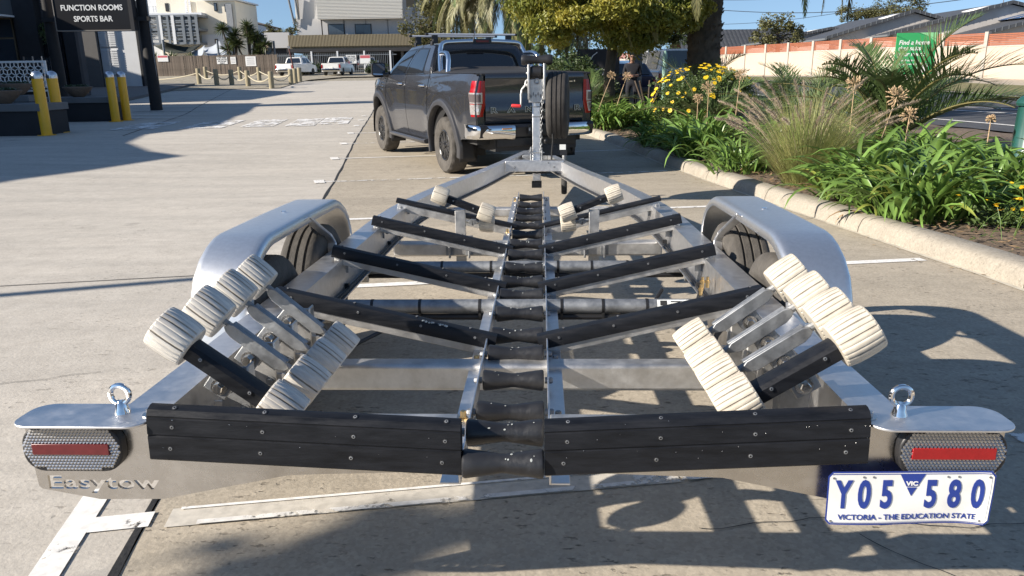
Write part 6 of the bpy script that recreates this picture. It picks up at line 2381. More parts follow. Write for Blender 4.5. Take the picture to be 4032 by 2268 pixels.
def person():
    x, y = at(1591, 160, 23.6).x, 23.6
    root = thing('person', 'person in dark clothes standing with head bowed over hands behind the garden', 'person', (x, y, gh(x, y)), R(172))
    skin = mat('skin', (0.30, 0.17, 0.12), 0.55)
    cloth = mat('dark_cloth', (0.010, 0.011, 0.018), 0.85, var=0.3, vs=10)
    hair = mat('hair', (0.012, 0.010, 0.009), 0.7)
    # local: faces +Y
    J = {'pelvis': (0, 0, 0.95), 'spine': (0, -0.01, 1.15), 'chest': (0, 0, 1.34), 'neck': (0, 0.03, 1.49), 'head0': (0, 0.06, 1.57), 'head': (0, 0.085, 1.66), 'crown': (0, 0.075, 1.75)}
    for s, n in ((-1, 'l'), (1, 'r')):
        J['sh' + n] = (s * 0.19, 0, 1.42)
        J['el' + n] = (s * 0.25, -0.01, 1.14)
        J['wr' + n] = (s * 0.08, 0.24, 1.13)
        J['ha' + n] = (s * 0.03, 0.30, 1.14)
        J['hi' + n] = (s * 0.10, 0, 0.90)
        J['kn' + n] = (s * 0.12, 0.03, 0.49)
        J['an' + n] = (s * 0.13, 0, 0.08)
        J['to' + n] = (s * 0.15, 0.17, 0.03)
    E_ = [('pelvis', 'spine'), ('spine', 'chest'), ('chest', 'neck'), ('neck', 'head0'), ('head0', 'head'), ('head', 'crown')]
    for n in 'lr': E_ += [('chest', 'sh' + n), ('sh' + n, 'el' + n), ('el' + n, 'wr' + n), ('wr' + n, 'ha' + n), ('pelvis', 'hi' + n), ('hi' + n, 'kn' + n), ('kn' + n, 'an' + n), ('an' + n, 'to' + n)]
    rad = {'pelvis': (0.16, 0.11), 'spine': (0.15, 0.10), 'chest': (0.17, 0.115), 'neck': (0.06, 0.06), 'head0': (0.065, 0.075), 'head': (0.078, 0.098), 'crown': (0.062, 0.075), 'sh': (0.075, 0.075), 'el': (0.048, 0.048),
           'wr': (0.032, 0.032), 'ha': (0.03, 0.03), 'hi': (0.095, 0.10), 'kn': (0.065, 0.065), 'an': (0.048, 0.05), 'to': (0.045, 0.035)}
    names = list(J)
    me = bpy.data.meshes.new('body')
    me.from_pydata([J[k] for k in names], [(names.index(a), names.index(b)) for a, b in E_], [])
    o = bpy.data.objects.new('body', me)
    C.objects.link(o)
    o.parent = root
    md = o.modifiers.new('skin', 'SKIN')
    bm = bmesh.new()
    bm.from_mesh(me)
    sl = bm.verts.layers.skin.verify()
    bm.verts.ensure_lookup_table()
    for i, k in enumerate(names):
        bm.verts[i][sl].radius = rad[k] if k in rad else rad[k[:2]]
        bm.verts[i][sl].use_root = (k == 'pelvis')
    bm.to_mesh(me)
    bm.free()
    o.modifiers.new('sub', 'SUBSURF').levels = 2
    o.modifiers['sub'].render_levels = 2
    bpy.context.view_layer.update()
    me2 = bpy.data.meshes.new_from_object(o.evaluated_get(bpy.context.evaluated_depsgraph_get()))
    o.modifiers.clear()
    o.data = me2
    me2.materials.clear()
    for m in (cloth, skin, hair): me2.materials.append(m)
    for p in me2.polygons:
        c = p.center
        arm = abs(c.x) < 0.20 and c.y > 0.13 and 1.05 < c.z < 1.2
        p.material_index = 1 if (c.z > 1.485 or arm) else 0
        if c.z > 1.70 or (c.z > 1.62 and c.y < 0.03): p.material_index = 2
        p.use_smooth = True
    for s in (-1, 1):
        # five fingers closing round a phone
        for k in range(5):
            g = G()
            a = V((s * 0.03, 0.31, 1.13 + 0.016 * (k - 2)))
            if k == 4: g.tube([a, a + V((-s * 0.01, 0.02, 0.03)), a + V((-s * 0.03, 0.03, 0.04))], [0.010, 0.009, 0.007], 6)
            else: g.tube([a, a + V((s * 0.005, 0.035, 0.0)), a + V((-s * 0.012, 0.055, 0.004)), a + V((-s * 0.028, 0.052, 0.006))], [0.009, 0.009, 0.008, 0.006], 6)
            g.build('finger', skin, root)
    g = G()
    g.box((-0.035, 0.335, 1.09), (0.035, 0.345, 1.22))
    g.build('phone', MT['blk_gloss'], root, bevel=0.004)
    g = G()
    for s in (-1, 1): g.lathe([(0.024, 0), (0.02, 0.01), (0, 0.012)], 10, frame((s * 0.033, 0.170, 1.665), (0, 1, -0.2)))
    g.box((-0.07, 0.165, 1.672), (0.07, 0.172, 1.680))
    g.build('sunglasses', MT['blk_gloss'], root)
    g = G()
    g.tube([(0, 0.172, 1.665), (0, 0.195, 1.635), (0, 0.178, 1.628)], [0.008, 0.014, 0.01], 6)
    g.build('nose', skin, root)
person()

def behind_garden():
    p = at(1570, 190, 28.5)
    car('dark blue hatchback parked behind the standing person', 'car', p.x - 0.45, 30.0, R(20), MT['car_blue'], 'hatch')
    p = at(1672, 190, 30)
    car('white van with red tail lamps half hidden by palm fronds', 'van', p.x + 0.25, 31.5, R(6), MT['car_white'], 'van')
    # dark grey board with white script
    b = thing('sign_board', 'dark grey board with white script lettering under the leafy tree', 'sign', (at(1500, 160, 25.8).x, 25.8, gh(2.8, 25.8)), R(4))
    g = G()
    g.box((-0.62, -0.04, 0.35), (0.75, 0.04, 1.95))
    g.build('panel', mat('board_grey', (0.030, 0.031, 0.034), 0.7, var=0.2, vs=3), b)
    g = G()
    g.box((-0.5, 0.04, -0.2), (-0.4, 0.12, 0.5))
    g.box((0.5, 0.04, -0.2), (0.6, 0.12, 0.5))
    tag(g.build('leg', MT['blk'], b), kind='stuff')
    o_ = text('lettering', 'oup', 0.34, M.Translation((0.10, -0.046, 1.30)) @ M.Rotation(R(90), 4, 'X'), MT['white'], b, 0.004, 0.002, 0.9, 'CENTER', 0.3)
    tag(o_, kind='stuff')
    g = G()
    g.tube([(0.02, -0.05, 1.85), (-0.12, -0.05, 1.75), (-0.24, -0.05, 1.55), (-0.28, -0.05, 1.28), (-0.26, -0.05, 1.08), (-0.20, -0.05, 0.98), (-0.10, -0.05, 1.06), (0.0, -0.05, 1.16)], 0.016, 6)
    g.build('script_stroke', MT['white'], b)
    # grey pillar with a pale cabinet on top, and a pale green service post
    p = at(1590, 165, 27)
    q = thing('sign_pillar', 'dark pillar with a pale box on top behind the standing person', 'pillar', (p.x + 0.12, 27.0, gh(p.x, 27)))
    g = G()
    g.box((-0.2, -0.12, -0.1), (0.2, 0.12, 1.95))
    g.build('shaft', mat('pillar_grey', (0.10, 0.11, 0.12), 0.6), q, bevel=0.01)
    g = G()
    g.box((-0.33, -0.16, 1.95), (0.33, 0.16, 2.22))
    g.build('box', MT['car_silver'], q, bevel=0.02)
    p = at(1673, 145, 26)
    q = thing('service_post', 'pale green service post left of the thick palm trunk', 'post', (p.x, 26.0, gh(p.x, 26)))
    g = G()
    g.lathe([(0.075, -0.1), (0.075, 1.72), (0.06, 1.82), (0.03, 1.87), (0, 1.88)], 16)
    g.build('shaft', mat('pale_green', (0.28, 0.45, 0.36), 0.5), q)
    p = at(1535, 140, 40)
    q = thing('power_pole', 'thin timber power pole beyond the blue hatchback', 'pole', (p.x, 40.0, gh(p.x, 40)))
    g = G()
    g.tube([(0, 0, -0.2), (0, 0, 8.5)], [0.14, 0.11], 10)
    g.build('shaft', MT['bark'], q)
    g = G()
    g.box((-0.9, -0.05, 7.9), (0.9, 0.05, 8.0))
    g.build('crossarm', MT['bark'], q)
behind_garden()
# ================================================================== LEFT-HAND SIDE: THE PUB AND ITS FRONT
def left_mats():
    MT['pub'] = mat('pub_grey', (0.055, 0.055, 0.060), 0.85, var=0.15, vs=1.5)
    MT['pub_dk'] = mat('pub_dark', (0.022, 0.023, 0.027), 0.8, var=0.2, vs=2)
    MT['pub_mid'] = mat('pub_mid_grey', (0.13, 0.125, 0.12), 0.9, var=0.1, vs=1)
    MT['cap'] = mat('planter_cap', (0.15, 0.155, 0.16), 0.85, var=0.15, vs=2)
    MT['yellow_p'] = mat('bollard_yellow', (0.86, 0.46, 0.02), 0.42, var=0.08, vs=5, coat=0.2)
    MT['dome'] = mat('bollard_dome', (0.62, 0.62, 0.64), 0.28, 1.0)
    MT['bowl'] = mat('stone_bowl', (0.20, 0.15, 0.115), 0.9, var=0.35, vs=4)
    MT['succ'] = mat('succulent', (0.07, 0.11, 0.06), 0.5, var=0.4, vs=8)
    MT['tan'] = mat('tan_frame', (0.22, 0.17, 0.11), 0.6)
    MT['wwall'] = mat('white_wall', (0.68, 0.69, 0.70), 0.85, var=0.06, vs=1)
    MT['cream'] = mat('cream_wall', (0.74, 0.68, 0.56), 0.85, var=0.06, vs=0.5)
    MT['timber'] = mat('weathered_post', (0.30, 0.26, 0.17), 0.9, var=0.3, vs=6, stretch=(4, 4, 0.6))
    MT['rope'] = mat('rope', (0.42, 0.38, 0.28), 0.9)
    MT['paling'] = mat('fence_paling', (0.185, 0.150, 0.120), 0.95, var=0.3, vs=5, obj_var=0.25, stretch=(6, 6, 0.5))
    MT['sail_g'] = mat('dark_sail', (0.020, 0.026, 0.022), 0.9)
    MT['sail_b'] = mat('grey_sail', (0.30, 0.33, 0.37), 0.9)
    MT['steelgrey'] = mat('steel_grey', (0.17, 0.19, 0.21), 0.5, 0.2)
    MT['win'] = mat('far_glass', (0.05, 0.065, 0.085), 0.08, coat=0.5)
    MT['apt'] = mat('apartment_grey', (0.46, 0.455, 0.45), 0.9, var=0.05, vs=0.4)
    MT['clad'] = mat('cladding', (0.62, 0.60, 0.55), 0.7)
    MT['batten'] = mat('batten', (0.26, 0.22, 0.145), 0.8)
    MT['yucca'] = mat('yucca_leaf', (0.085, 0.115, 0.04), 0.45, var=0.35, vs=3, trans=0.15)
left_mats()

def yellow_bollards():
    g = G()
    r = 0.122
    g.lathe([(r, 0.0), (r, 1.30), (r * 0.99, 1.31)], 28)
    sh = g.mesh('shaft', MT['yellow_p'])
    g = G()
    g.lathe([(r * 1.02, 1.29), (r * 1.03, 1.345), (r * 0.97, 1.39), (r * 0.78, 1.43), (r * 0.45, 1.46), (0.0, 1.468)], 28)
    dm = g.mesh('dome', MT['dome'])
    g = G()
    g.lathe([(r * 1.65, 0.0), (r * 1.65, 0.014), (r, 0.016)], 28)
    bs = g.mesh('base_plate', MT['yellow_p'])
    for lab, x, y in (('yellow bollard nearest the near planter, leftmost of the four', -10.93, 18.50), ('yellow bollard second from the left, beside the near planter', -11.10, 19.40),
                      ('yellow bollard third from the left, at the end of the far planter', -11.87, 23.74), ('yellow bollard rightmost of the four, past the far planter', -11.82, 24.35)):
        b = thing('yellow_bollard', lab, 'bollard', (x, y, gh(x, y) + 0.003), 0, 'yellow bollards with steel domes')
        for nm, me in (('shaft', sh), ('dome', dm), ('base_plate', bs)): link(nm, me, b)

def planter(label, x0, x1, y0, y1, h):
    p = thing('planter_wall', label, 'planter', ((x0 + x1) / 2, (y0 + y1) / 2, gh(x1, y0)))
    a, b = (x1 - x0) / 2, (y1 - y0) / 2
    g = G()
    g.box((-a + 0.04, -b + 0.04, -0.2), (a - 0.04, b - 0.04, h - 0.17))
    g.build('wall', MT['pub_dk'], p, bevel=0.01)
    g = G()
    g.box((-a, -b, h - 0.17), (a, b, h))
    g.build('cap', MT['cap'], p, bevel=0.012)

def bowl(label, x, y, z, r, seed):
    rnd = random.Random(seed)
    b = thing('bowl_planter', label, 'planter', (x, y, z), 0, 'stone bowls of succulents')
    g = G()
    g.lathe([(r * 0.36, 0), (r * 0.42, 0.02), (r * 0.80, 0.16), (r, 0.27), (r * 1.03, 0.30), (r * 0.97, 0.31), (r * 0.88, 0.27), (0.0, 0.25)], 28)
    g.build('bowl', MT['bowl'], b)
    g = G()
    for k in range(26):
        a, q = rnd.uniform(0, 2 * PI), r * 0.8 * math.sqrt(rnd.random())
        c = V((q * math.cos(a), q * math.sin(a), 0.27))
        for j in range(14):
            t = rnd.uniform(0, 2 * PI)
            d = V((math.cos(t), math.sin(t), rnd.uniform(0.5, 1.6))).normalized() * rnd.uniform(0.06, 0.15)
            s_ = d.cross(V((0, 0, 1))).normalized() * 0.018
            g.add([c - s_ * 0.6, c + s_ * 0.6, c + d * 0.6 + s_, c + d, c + d * 0.6 - s_], [(0, 1, 2, 3, 4)])
    tag(g.build('foliage', MT['succ'], b, angle=None, fix=False), kind='stuff')

def pub():
    root = thing('pub_building', 'dark grey low pub with tan framed window, glass terrace and white shutters behind the bollards', 'building', (-28, 38, 0))
    ox, oy = 28, -38
    def B(nm, a, b, m, bevel=0.0):
        g = G()
        g.box((a[0] + ox, a[1] + oy, a[2]), (b[0] + ox, b[1] + oy, b[2]))
        return g.build(nm, m, root, bevel=bevel)
    # unseen wing and parapet beyond the left edge, outlined to throw the lane shadow
    edge = [(-60, -6), (-19.3, -6), (-17.1, 7.7), (-16.05, 10.7), (-16.9, 11.4), (-18.0, 13.0), (-18.6, 15.2), (-17.9, 18.2), (-19.0, 22.5), (-19.9, 29.5), (-60, 29.5)]
    g = G()
    g.prism(edge, -0.3, 5.2, lambda u, v_, d: (u + ox, v_ + oy, d))
    g.build('shadow_wing', MT['pub'], root)
    g = G()
    g.prism([(x - 0.12, y) if x < -30 else (x + 0.1, y) for x, y in edge], 4.7, 5.22, lambda u, v_, d: (u + ox, v_ + oy, d))
    g.build('parapet', MT['pub_mid'], root)
    # front block facing the camera
    B('front_wall', (-42, 38, 0), (-20.2, 38.4, 5.3), MT['pub'])
    B('roof', (-42, 37.6, 5.3), (-20.0, 38.6, 5.55), MT['pub_mid'])
    g = G()
    g.prism([(-50, 30), (-26.2, 30), (-25.4, 36.9), (-33.4, 43.4), (-50, 52)], 5.6, 8.0, lambda u, v_, d: (u + ox, v_ + oy, d))
    g.build('shadow_block', MT['pub'], root)  # unseen block above the frame, added to cast the far tip of the shadow
    B('fascia', (-42, 37.7, 4.05), (-21.9, 37.98, 5.3), MT['pub_mid'])
    B('awning', (-30, 36.2, 3.98), (-22.7, 37.7, 4.06), MT['wwall'])
    B('column', (-22.75, 37.5, 0.2), (-21.75, 38, 5.3), MT['pub_dk'])
    B('column', (-20.75, 37.75, 0.2), (-20.2, 38, 5.3), MT['pub_dk'])
    wf = B('window_frame', (-25.9, 37.9, 1.7), (-23.1, 37.99, 4.02), MT['tan'])
    def sub(nm, a, b, m, par):
        g = G()
        g.box((a[0] + ox, a[1] + oy, a[2]), (b[0] + ox, b[1] + oy, b[2]))
        return g.build(nm, m, par)
    for x0 in (-25.8, -24.42):
        for z0, z1 in ((1.8, 3.05), (3.13, 3.92)): sub('pane', (x0, 37.88, z0), (x0 + 1.26, 37.895, z1), MT['win'], wf)
    # terrace: floor, dark opening, reflective glazing, rail posts with glass
    B('terrace_floor', (-30, 35.8, 0.1), (-20.3, 38, 0.86), MT['pub_dk'])
    B('terrace_edge', (-21.75, 35.75, 0.80), (-20.3, 35.95, 0.90), MT['bowl'])
    B('glazing', (-21.7, 37.7, 0.9), (-20.8, 37.74, 3.6), MT['glass'])
    for x in (-24.6, -23.4): B('rail_post', (x, 36.0, 0.86), (x + 0.045, 36.045, 2.30), MT['dome'])
    for k in range(5):
        x = -21.75 + 0.40 * k
        B('rail_post', (x, 36.0, 0.86), (x + 0.045, 36.045, 2.22), MT['dome'])
        if k < 4: B('rail_glass', (x + 0.06, 36.015, 0.95), (x + 0.39, 36.025, 2.15), MT['rail_glass'])
    g = G()
    rnd = random.Random(4)
    leaf_cloud(g, (-21.35 + ox, 37.4 + oy, 3.25), (0.28, 0.2, 0.55), 260, 0.16, rnd, 0.2, 1.5, 0.35)
    tag(g.build('hanging_plant', MT['tree_g'], root, angle=None, fix=False), kind='stuff')
    # set-back end: louvred shutters and white wall
    z0 = 0.55
    B('white_wall', (-24.45, 48.3, z0 - 0.6), (-22.2, 48.6, 4.6), MT['wwall'])
    B('dark_return', (-22.19, 48.25, z0 - 0.6), (-22.05, 48.6, 5.2), MT['pub_dk'])
    B('dark_return', (-27.5, 48.0, z0 - 0.6), (-24.47, 48.6, 5.2), MT['pub_mid'])
    B('upper_wall', (-26.3, 48.25, 4.6), (-22.05, 48.6, 5.6), MT['pub_mid'])
    for c in range(2):
        for q, (za, zb) in enumerate(((0.62, 1.30), (1.36, 2.92), (2.98, 4.3))):
            x = -24.42 + 0.56 * c
            fr = B('shutter', (x, 48.22, za + 0.0), (x + 0.50, 48.29, zb), MT['wwall'])
            n_ = int((zb - za) / 0.13)
            for k in range(n_):
                zz = za + 0.05 + (zb - za - 0.08) * k / n_
                sub('slat', (x + 0.05, 48.17, zz), (x + 0.45, 48.215, zz + 0.085), MT['wwall'], fr)
    B('soffit', (-26.3, 47.6, 5.0), (-22.1, 48.25, 5.1), MT['wwall'])
    # raised footpath with its kerb
    g = G()
    poly = [(-40, 30.2), (-16.6, 33.5), (-17.9, 40), (-19.2, 46), (-20.3, 51.5), (-22.5, 52.5), (-40, 52.5)]
    rows = []
    g.prism(poly, 0, 1, lambda u, v_, d: (u, v_, gh(u, v_) - 0.2 + 0.33 * d))
    tag(g.build('footpath', MT['pub_mid'], bevel=0.02), kind='structure')

def lattice_panel():
    p = at(50, 190, 22.4)
    root = thing('lattice_screen', 'white screen with a cube pattern fretwork behind the near planter', 'screen', (p.x, 22.4, 0.93))
    w_, h_ = 0.78, 0.84
    g = G()
    fw = 0.055
    g.box((-w_, -0.03, 0), (w_, 0.03, fw))
    g.box((-w_, -0.03, h_ - fw), (w_, 0.03, h_))
    g.box((-w_, -0.03, fw), (-w_ + fw, 0.03, h_ - fw))
    g.box((w_ - fw, -0.03, fw), (w_, 0.03, h_ - fw))
    g.box((-w_ + 0.02, -0.03, -0.9), (-w_ + 0.07, 0.03, 0))
    g.box((w_ - 0.07, -0.03, -0.9), (w_ - 0.02, 0.03, 0))
    tag(g.build('frame', MT['white'], root), kind='stuff')
    g = G()
    a = 0.128
    dx, dz = a * math.cos(R(30)) , a * 1.5
    segs = set()
    for j in range(-2, 8):
        for i in range(-10, 11):
            cx = i * 2 * dx + (dx if j % 2 else 0)
            cz = j * dz
            c = (cx, cz)
            hexv = [(cx + a * math.sin(R(60 * k)), cz + a * math.cos(R(60 * k))) for k in range(6)]
            for k in range(6): segs.add(tuple(sorted([tuple(round(v_, 4) for v_ in hexv[k]), tuple(round(v_, 4) for v_ in hexv[(k + 1) % 6])])))
            for k in (1, 3, 5): segs.add(tuple(sorted([tuple(round(v_, 4) for v_ in c), tuple(round(v_, 4) for v_ in hexv[k])])))
    lim = lambda q: -w_ + fw <= q[0] <= w_ - fw and fw <= q[1] <= h_ - fw
    for p_, q_ in segs:
        if not (lim(p_) or lim(q_)): continue
        P, Q = V((p_[0], 0, p_[1])), V((q_[0], 0, q_[1]))
        if not lim(p_): P, Q = Q, P
        t = 1.0
        for s in range(20):
            e = P.lerp(Q, t)
            if lim((e.x, e.z)): break
            t -= 0.05
        if t < 0.06: continue
        g.bar(P, P.lerp(Q, t), 0.019, 0.02, (0, 1, 0))
    tag(g.build('fretwork', MT['white'], root), kind='stuff')

def pole_sign():
    pm = mat('sign_black', (0.010, 0.010, 0.012), 0.35, var=0.1, vs=2)
    pe = mat('sign_edge', (0.22, 0.20, 0.18), 0.5)
    pw = mat('pole_black', (0.014, 0.013, 0.014), 0.75, var=0.3, vs=4, bump=0.3, bs=20)
    for lab, px, py, Y, x_off in (('black timber pole left of the pub sign', 150, 200, 29.4, 0), ('black timber pole right of the pub sign, standing on the lane edge', 393, 270, 29.6, 0)):
        p = at(px, py, Y)
        q = thing('sign_pole', lab, 'pole', (p.x, Y, gh(p.x, Y)), 0, 'black poles of the pub sign')
        g = G()
        rows = 12
        g.tube([(0.012 * math.sin(k), 0, -0.2 + 8.2 * k / 12) for k in range(13)], [0.215 - 0.05 * k / 12 for k in range(13)], 16)
        g.build('shaft', pw, q)
        if px > 300:
            g = G()
            g.tube([(0.19, -0.05, 0.2), (0.185, -0.05, 6)], 0.02, 6)
            g.build('conduit', MT['galv'], q)
    Y = 29.2
    a, b = at(152, 77, Y), at(334, 79, Y)
    cx, z0 = (a.x + b.x) / 2, a.z
    wd = b.x - a.x
    s = thing('pub_sign', 'black hanging pub sign board with white lettering between two black poles', 'sign', (cx, Y, z0), R(2))
    g = G()
    g.box((-wd / 2, -0.16, 0), (wd / 2, 0.16, 2.6))
    g.build('panel', pm, s, bevel=0.01)
    g = G()
    g.box((-wd / 2 - 0.02, -0.18, -0.035), (wd / 2 + 0.02, 0.18, -0.002))
    g.build('frame_rail', pe, s)
    g = G()
    g.box((-wd / 2 - 0.03, -0.18, -0.03), (-wd / 2 - 0.002, 0.18, 2.6))
    g.build('frame_rail', pe, s)
    g = G()
    g.box((wd / 2 + 0.002, -0.18, -0.03), (wd / 2 + 0.14, 0.18, 2.6))
    g.build('frame_rail', MT['pub_dk'], s)
    for x0, x1 in ((-wd / 2 - 0.55, -wd / 2 - 0.03), (wd / 2 + 0.14, wd / 2 + 0.65)):
        g = G()
        g.box((x0, -0.06, 0.30), (x1, 0.06, 0.44))
        g.build('bracket', pw, s)
    for t, z in (('SPORTS BAR', 0.365), ('FUNCTION ROOMS', 0.74), ('POKIES', 1.115)):
        text('lettering', t, 0.262, M.Translation((0.02, -0.166, z)) @ M.Rotation(R(90), 4, 'X'), MT['white'], s, 0.006, 0.004, 0.93)

def gravel_and_posts():
    # gravel car park beyond, a wheel-worn pale strip along its edge
    g = G()
    poly_y = [(-11.8, 44.5), (-13.2, 47.6), (-15.7, 52.0), (-20.3, 52.2)]
    sheet('gravel_area', 0, 0, 44.0, 92, 0.03, MT['gravel'], 16, 30, xl=lambda y: -60, xr=lambda y: pl(y, [(44, -22), (44.6, -13.0), (52, -14.0), (58, -14.6), (64, -13.0), (66, 6), (92, 6)]))
    posts = [('front', 502, 212, 172), ('rear', 519, 199, 171), ('front', 546, 216, 174), ('front', 584, 215, 175), ('rear', 605, 200, 172), ('front', 625, 218, 178), ('rear', 653, 203, 175), ('front', 684, 223, 184),
             ('front', 733, 213, 176), ('rear', 744, 210, 176), ('rear', 755, 206, 174)]
    Ys = (53.4, 63.8, 50.4, 50.7, 61.7, 48.6, 58.5, 45.5, 50.6, 52.5, 55.1)
    where = ('at the kerb corner, leftmost', 'in the rear row, leftmost', 'second in the front row from the kerb corner', 'third in the front row from the kerb corner', 'in the rear row before the car park sign on the fence',
             'fourth in the front row from the kerb corner', 'in the rear row, rightmost before the white utes', 'nearest of all, at the corner of the front row', 'in front of the left white ute, nearest of three',
             'in front of the left white ute, middle of three', 'in front of the left white ute, farthest of three')
    tops = []
    for (row, px, py, pt), Y, wl in zip(posts, Ys, where):
        p = at(px, py, Y)
        z = gh(p.x, Y)
        t = at(px - 3, pt, Y)
        h_ = max(0.95, t.z - z)
        q = thing('timber_post', 'round timber post ' + wl, 'post', (p.x, Y, z), 0, 'timber rope posts round the gravel')
        r = 0.15
        g = G()
        g.lathe([(r, -0.2), (r, h_ - 0.04), (r * 0.85, h_), (0, h_ + 0.005)], 14)
        g.build('shaft', MT['timber'], q)
        tops.append((row, V((p.x, Y, z + h_ * 0.72))))
    def rope(a, b, sag, lab):
        g = G()
        g.tube([a.lerp(b, k / 14) + V((0, 0, -sag * 4 * (k / 14) * (1 - k / 14))) for k in range(15)], 0.035, 6)
        tag(g.build('rope', MT['rope']), lab, 'rope', 'ropes slung between the timber posts')
    fr = [t for r_, t in tops if r_ == 'front']
    rr = [t for r_, t in tops if r_ == 'rear']
    rope(fr[0] + V((-9, 6, 0.2)), fr[0], 0.5, 'slack rope running left from the kerb corner post')
    for a, b, n_ in zip(fr[:-1], fr[1:], ('first', 'second', 'third', 'fourth', 'fifth')): rope(a, b, 0.35, n_ + ' rope of the front row from the kerb corner')
    for a, b, n_ in zip(rr[:3], rr[1:4], ('first', 'second', 'third')): rope(a, b, 0.35, n_ + ' rope of the rear row from the left')
    # rusty leaning stake
    p = at(737, 200, 53.5)
    q = thing('steel_stake', 'thin rusty steel stake leaning by the timber posts', 'stake', (p.x, 53.5, gh(p.x, 53.5)))
    g = G()
    g.tube([(0.25, 0, -0.1), (-0.1, 0, 2.3)], 0.05, 8)
    g.build('shaft', mat('rust', (0.13, 0.06, 0.05), 0.8, var=0.3, vs=10), q)
    g = G()
    g.box((-0.17, -0.05, 2.2), (-0.03, 0.05, 2.36))
    g.build('cap', MT['galv'], q)

def sign_plate(par, x, z, wd, ht, y, style, seed=0):
    g = G()
    g.box((x - wd / 2, y - 0.02, z - ht / 2), (x + wd / 2, y, z + ht / 2))
    o = g.build('notice', MT['white'], par)
    rot = M.Rotation(R(90), 4, 'X')
    if style == 'park':
        for k, t in enumerate(('CAR PARK', 'FOR HOTEL', 'PATRONS', 'ONLY')):
            text('lettering', t, 0.17, M.Translation((x, y - 0.023, z + 0.24 - 0.16 * k)) @ rot, MT['ink'], o, 0.004, 0.002, 1.0)
    elif style == 'red':
        g = G()
        g.box((x - wd / 2 + 0.03, y - 0.024, z + ht * 0.12), (x + wd / 2 - 0.03, y - 0.021, z + ht / 2 - 0.03))
        g.build('notice_band', mat('notice_red', (0.55, 0.12, 0.14), 0.6), o)
    else:
        for k in range(4):
            g = G()
            zz = z + ht * (0.32 - 0.2 * k)
            g.box((x - wd * 0.36, y - 0.023, zz - ht * 0.03), (x + wd * 0.36, y - 0.021, zz + ht * 0.03))
            g.build('notice_line', mat('notice_grey', (0.25, 0.25, 0.27), 0.7), o)
    return o

def fences():
    Y = 73.0
    xa, xb = at(330, 190, Y).x, at(703, 190, Y).x
    z = gh(xb, Y)
    f = thing('paling_fence', 'weathered grey timber paling fence behind the rope posts', 'fence', ((xa + xb) / 2, Y, z))
    L_ = xb - xa
    n_ = int(L_ / 0.105)
    rnd = random.Random(2)
    g = G()
    g.box((0, -0.012, -0.1), (0.098, 0.012, 1.78))
    pm = g.mesh('paling', MT['paling'])
    for k in range(n_):
        o = link('paling', pm, f)
        o.location = (-L_ / 2 + k * 0.105, rnd.uniform(-0.012, 0.012), rnd.uniform(-0.03, 0.03))
    for z_ in (0.35, 1.4):
        g = G()
        g.box((-L_ / 2, 0.02, z_), (L_ / 2, 0.07, z_ + 0.09))
        g.build('rail', MT['paling'], f)
    for px, py, wd, ht, st in ((410, 147, 0.95, 0.55, 'red'), (559, 152, 0.95, 0.62, 'park'), (587, 152, 0.48, 0.62, 'txt'), (631, 154, 0.95, 0.85, 'txt')):
        p = at(px, py, Y)
        sign_plate(f, p.x - (xa + xb) / 2, p.z - z, wd, ht, -0.03, st)
    # picket gate
    Y2 = 73.6
    xa, xb = at(703, 190, Y2).x, at(1000, 190, Y2).x
    z = gh(xb, Y2)
    f = thing('picket_fence', 'dark steel picket fence with pale square posts in front of the apartments', 'fence', ((xa + xb) / 2, Y2, z))
    L_ = xb - xa
    g = G()
    g.tube([(0, 0, 0.05), (0, 0, 1.85)], 0.022, 5)
    pm = g.mesh('picket', MT['steelgrey'])
    n_ = int(L_ / 0.17)
    for k in range(n_):
        o = link('picket', pm, f)
        o.location = (-L_ / 2 + 0.17 * k, 0, 0)
    for z_ in (0.2, 1.62):
        g = G()
        g.box((-L_ / 2, -0.03, z_), (L_ / 2, 0.03, z_ + 0.06))
        g.build('rail', MT['steelgrey'], f)
    for px in (787, 852, 919, 984):
        p = at(px, 180, Y2)
        g = G()
        x = p.x - (xa + xb) / 2
        g.box((x - 0.07, -0.07, 0), (x + 0.07, 0.07, 2.0))
        g.build('fence_post', MT['wwall'], f)
    for px, py, wd, ht, st in ((884, 149, 0.95, 0.75, 'park'), (919, 149, 0.95, 0.75, 'red')):
        p = at(px, py, Y2)
        sign_plate(f, p.x - (xa + xb) / 2, p.z - z, wd, ht, -0.09, st)
    for px, w_, lab in ((782, 1.05, 'clipped dark hedge bush between the two white utes'), (951, 0.95, 'clipped dark hedge bush by the picket fence near the ute mirror')):
        p = at(px, 188, 72.6)
        h_ = thing('hedge_bush', lab, 'hedge', (p.x, 72.3, gh(p.x, 72.3)), 0, 'hedge bushes along the picket fence')
        crown('foliage', [((0, 0, 0.55), (w_, 0.6, 0.62)), ((w_ * 0.6, 0, 0.5), (w_ * 0.6, 0.5, 0.5)), ((-w_ * 0.6, 0, 0.5), (w_ * 0.6, 0.5, 0.5))], 1600, 0.15, MT['tree_g'], int(px), h_)
        g = G()
        g.tube([(0, 0, 0), (0, 0, 0.5)], 0.05, 6)
        g.build('stem', MT['bark'], h_)

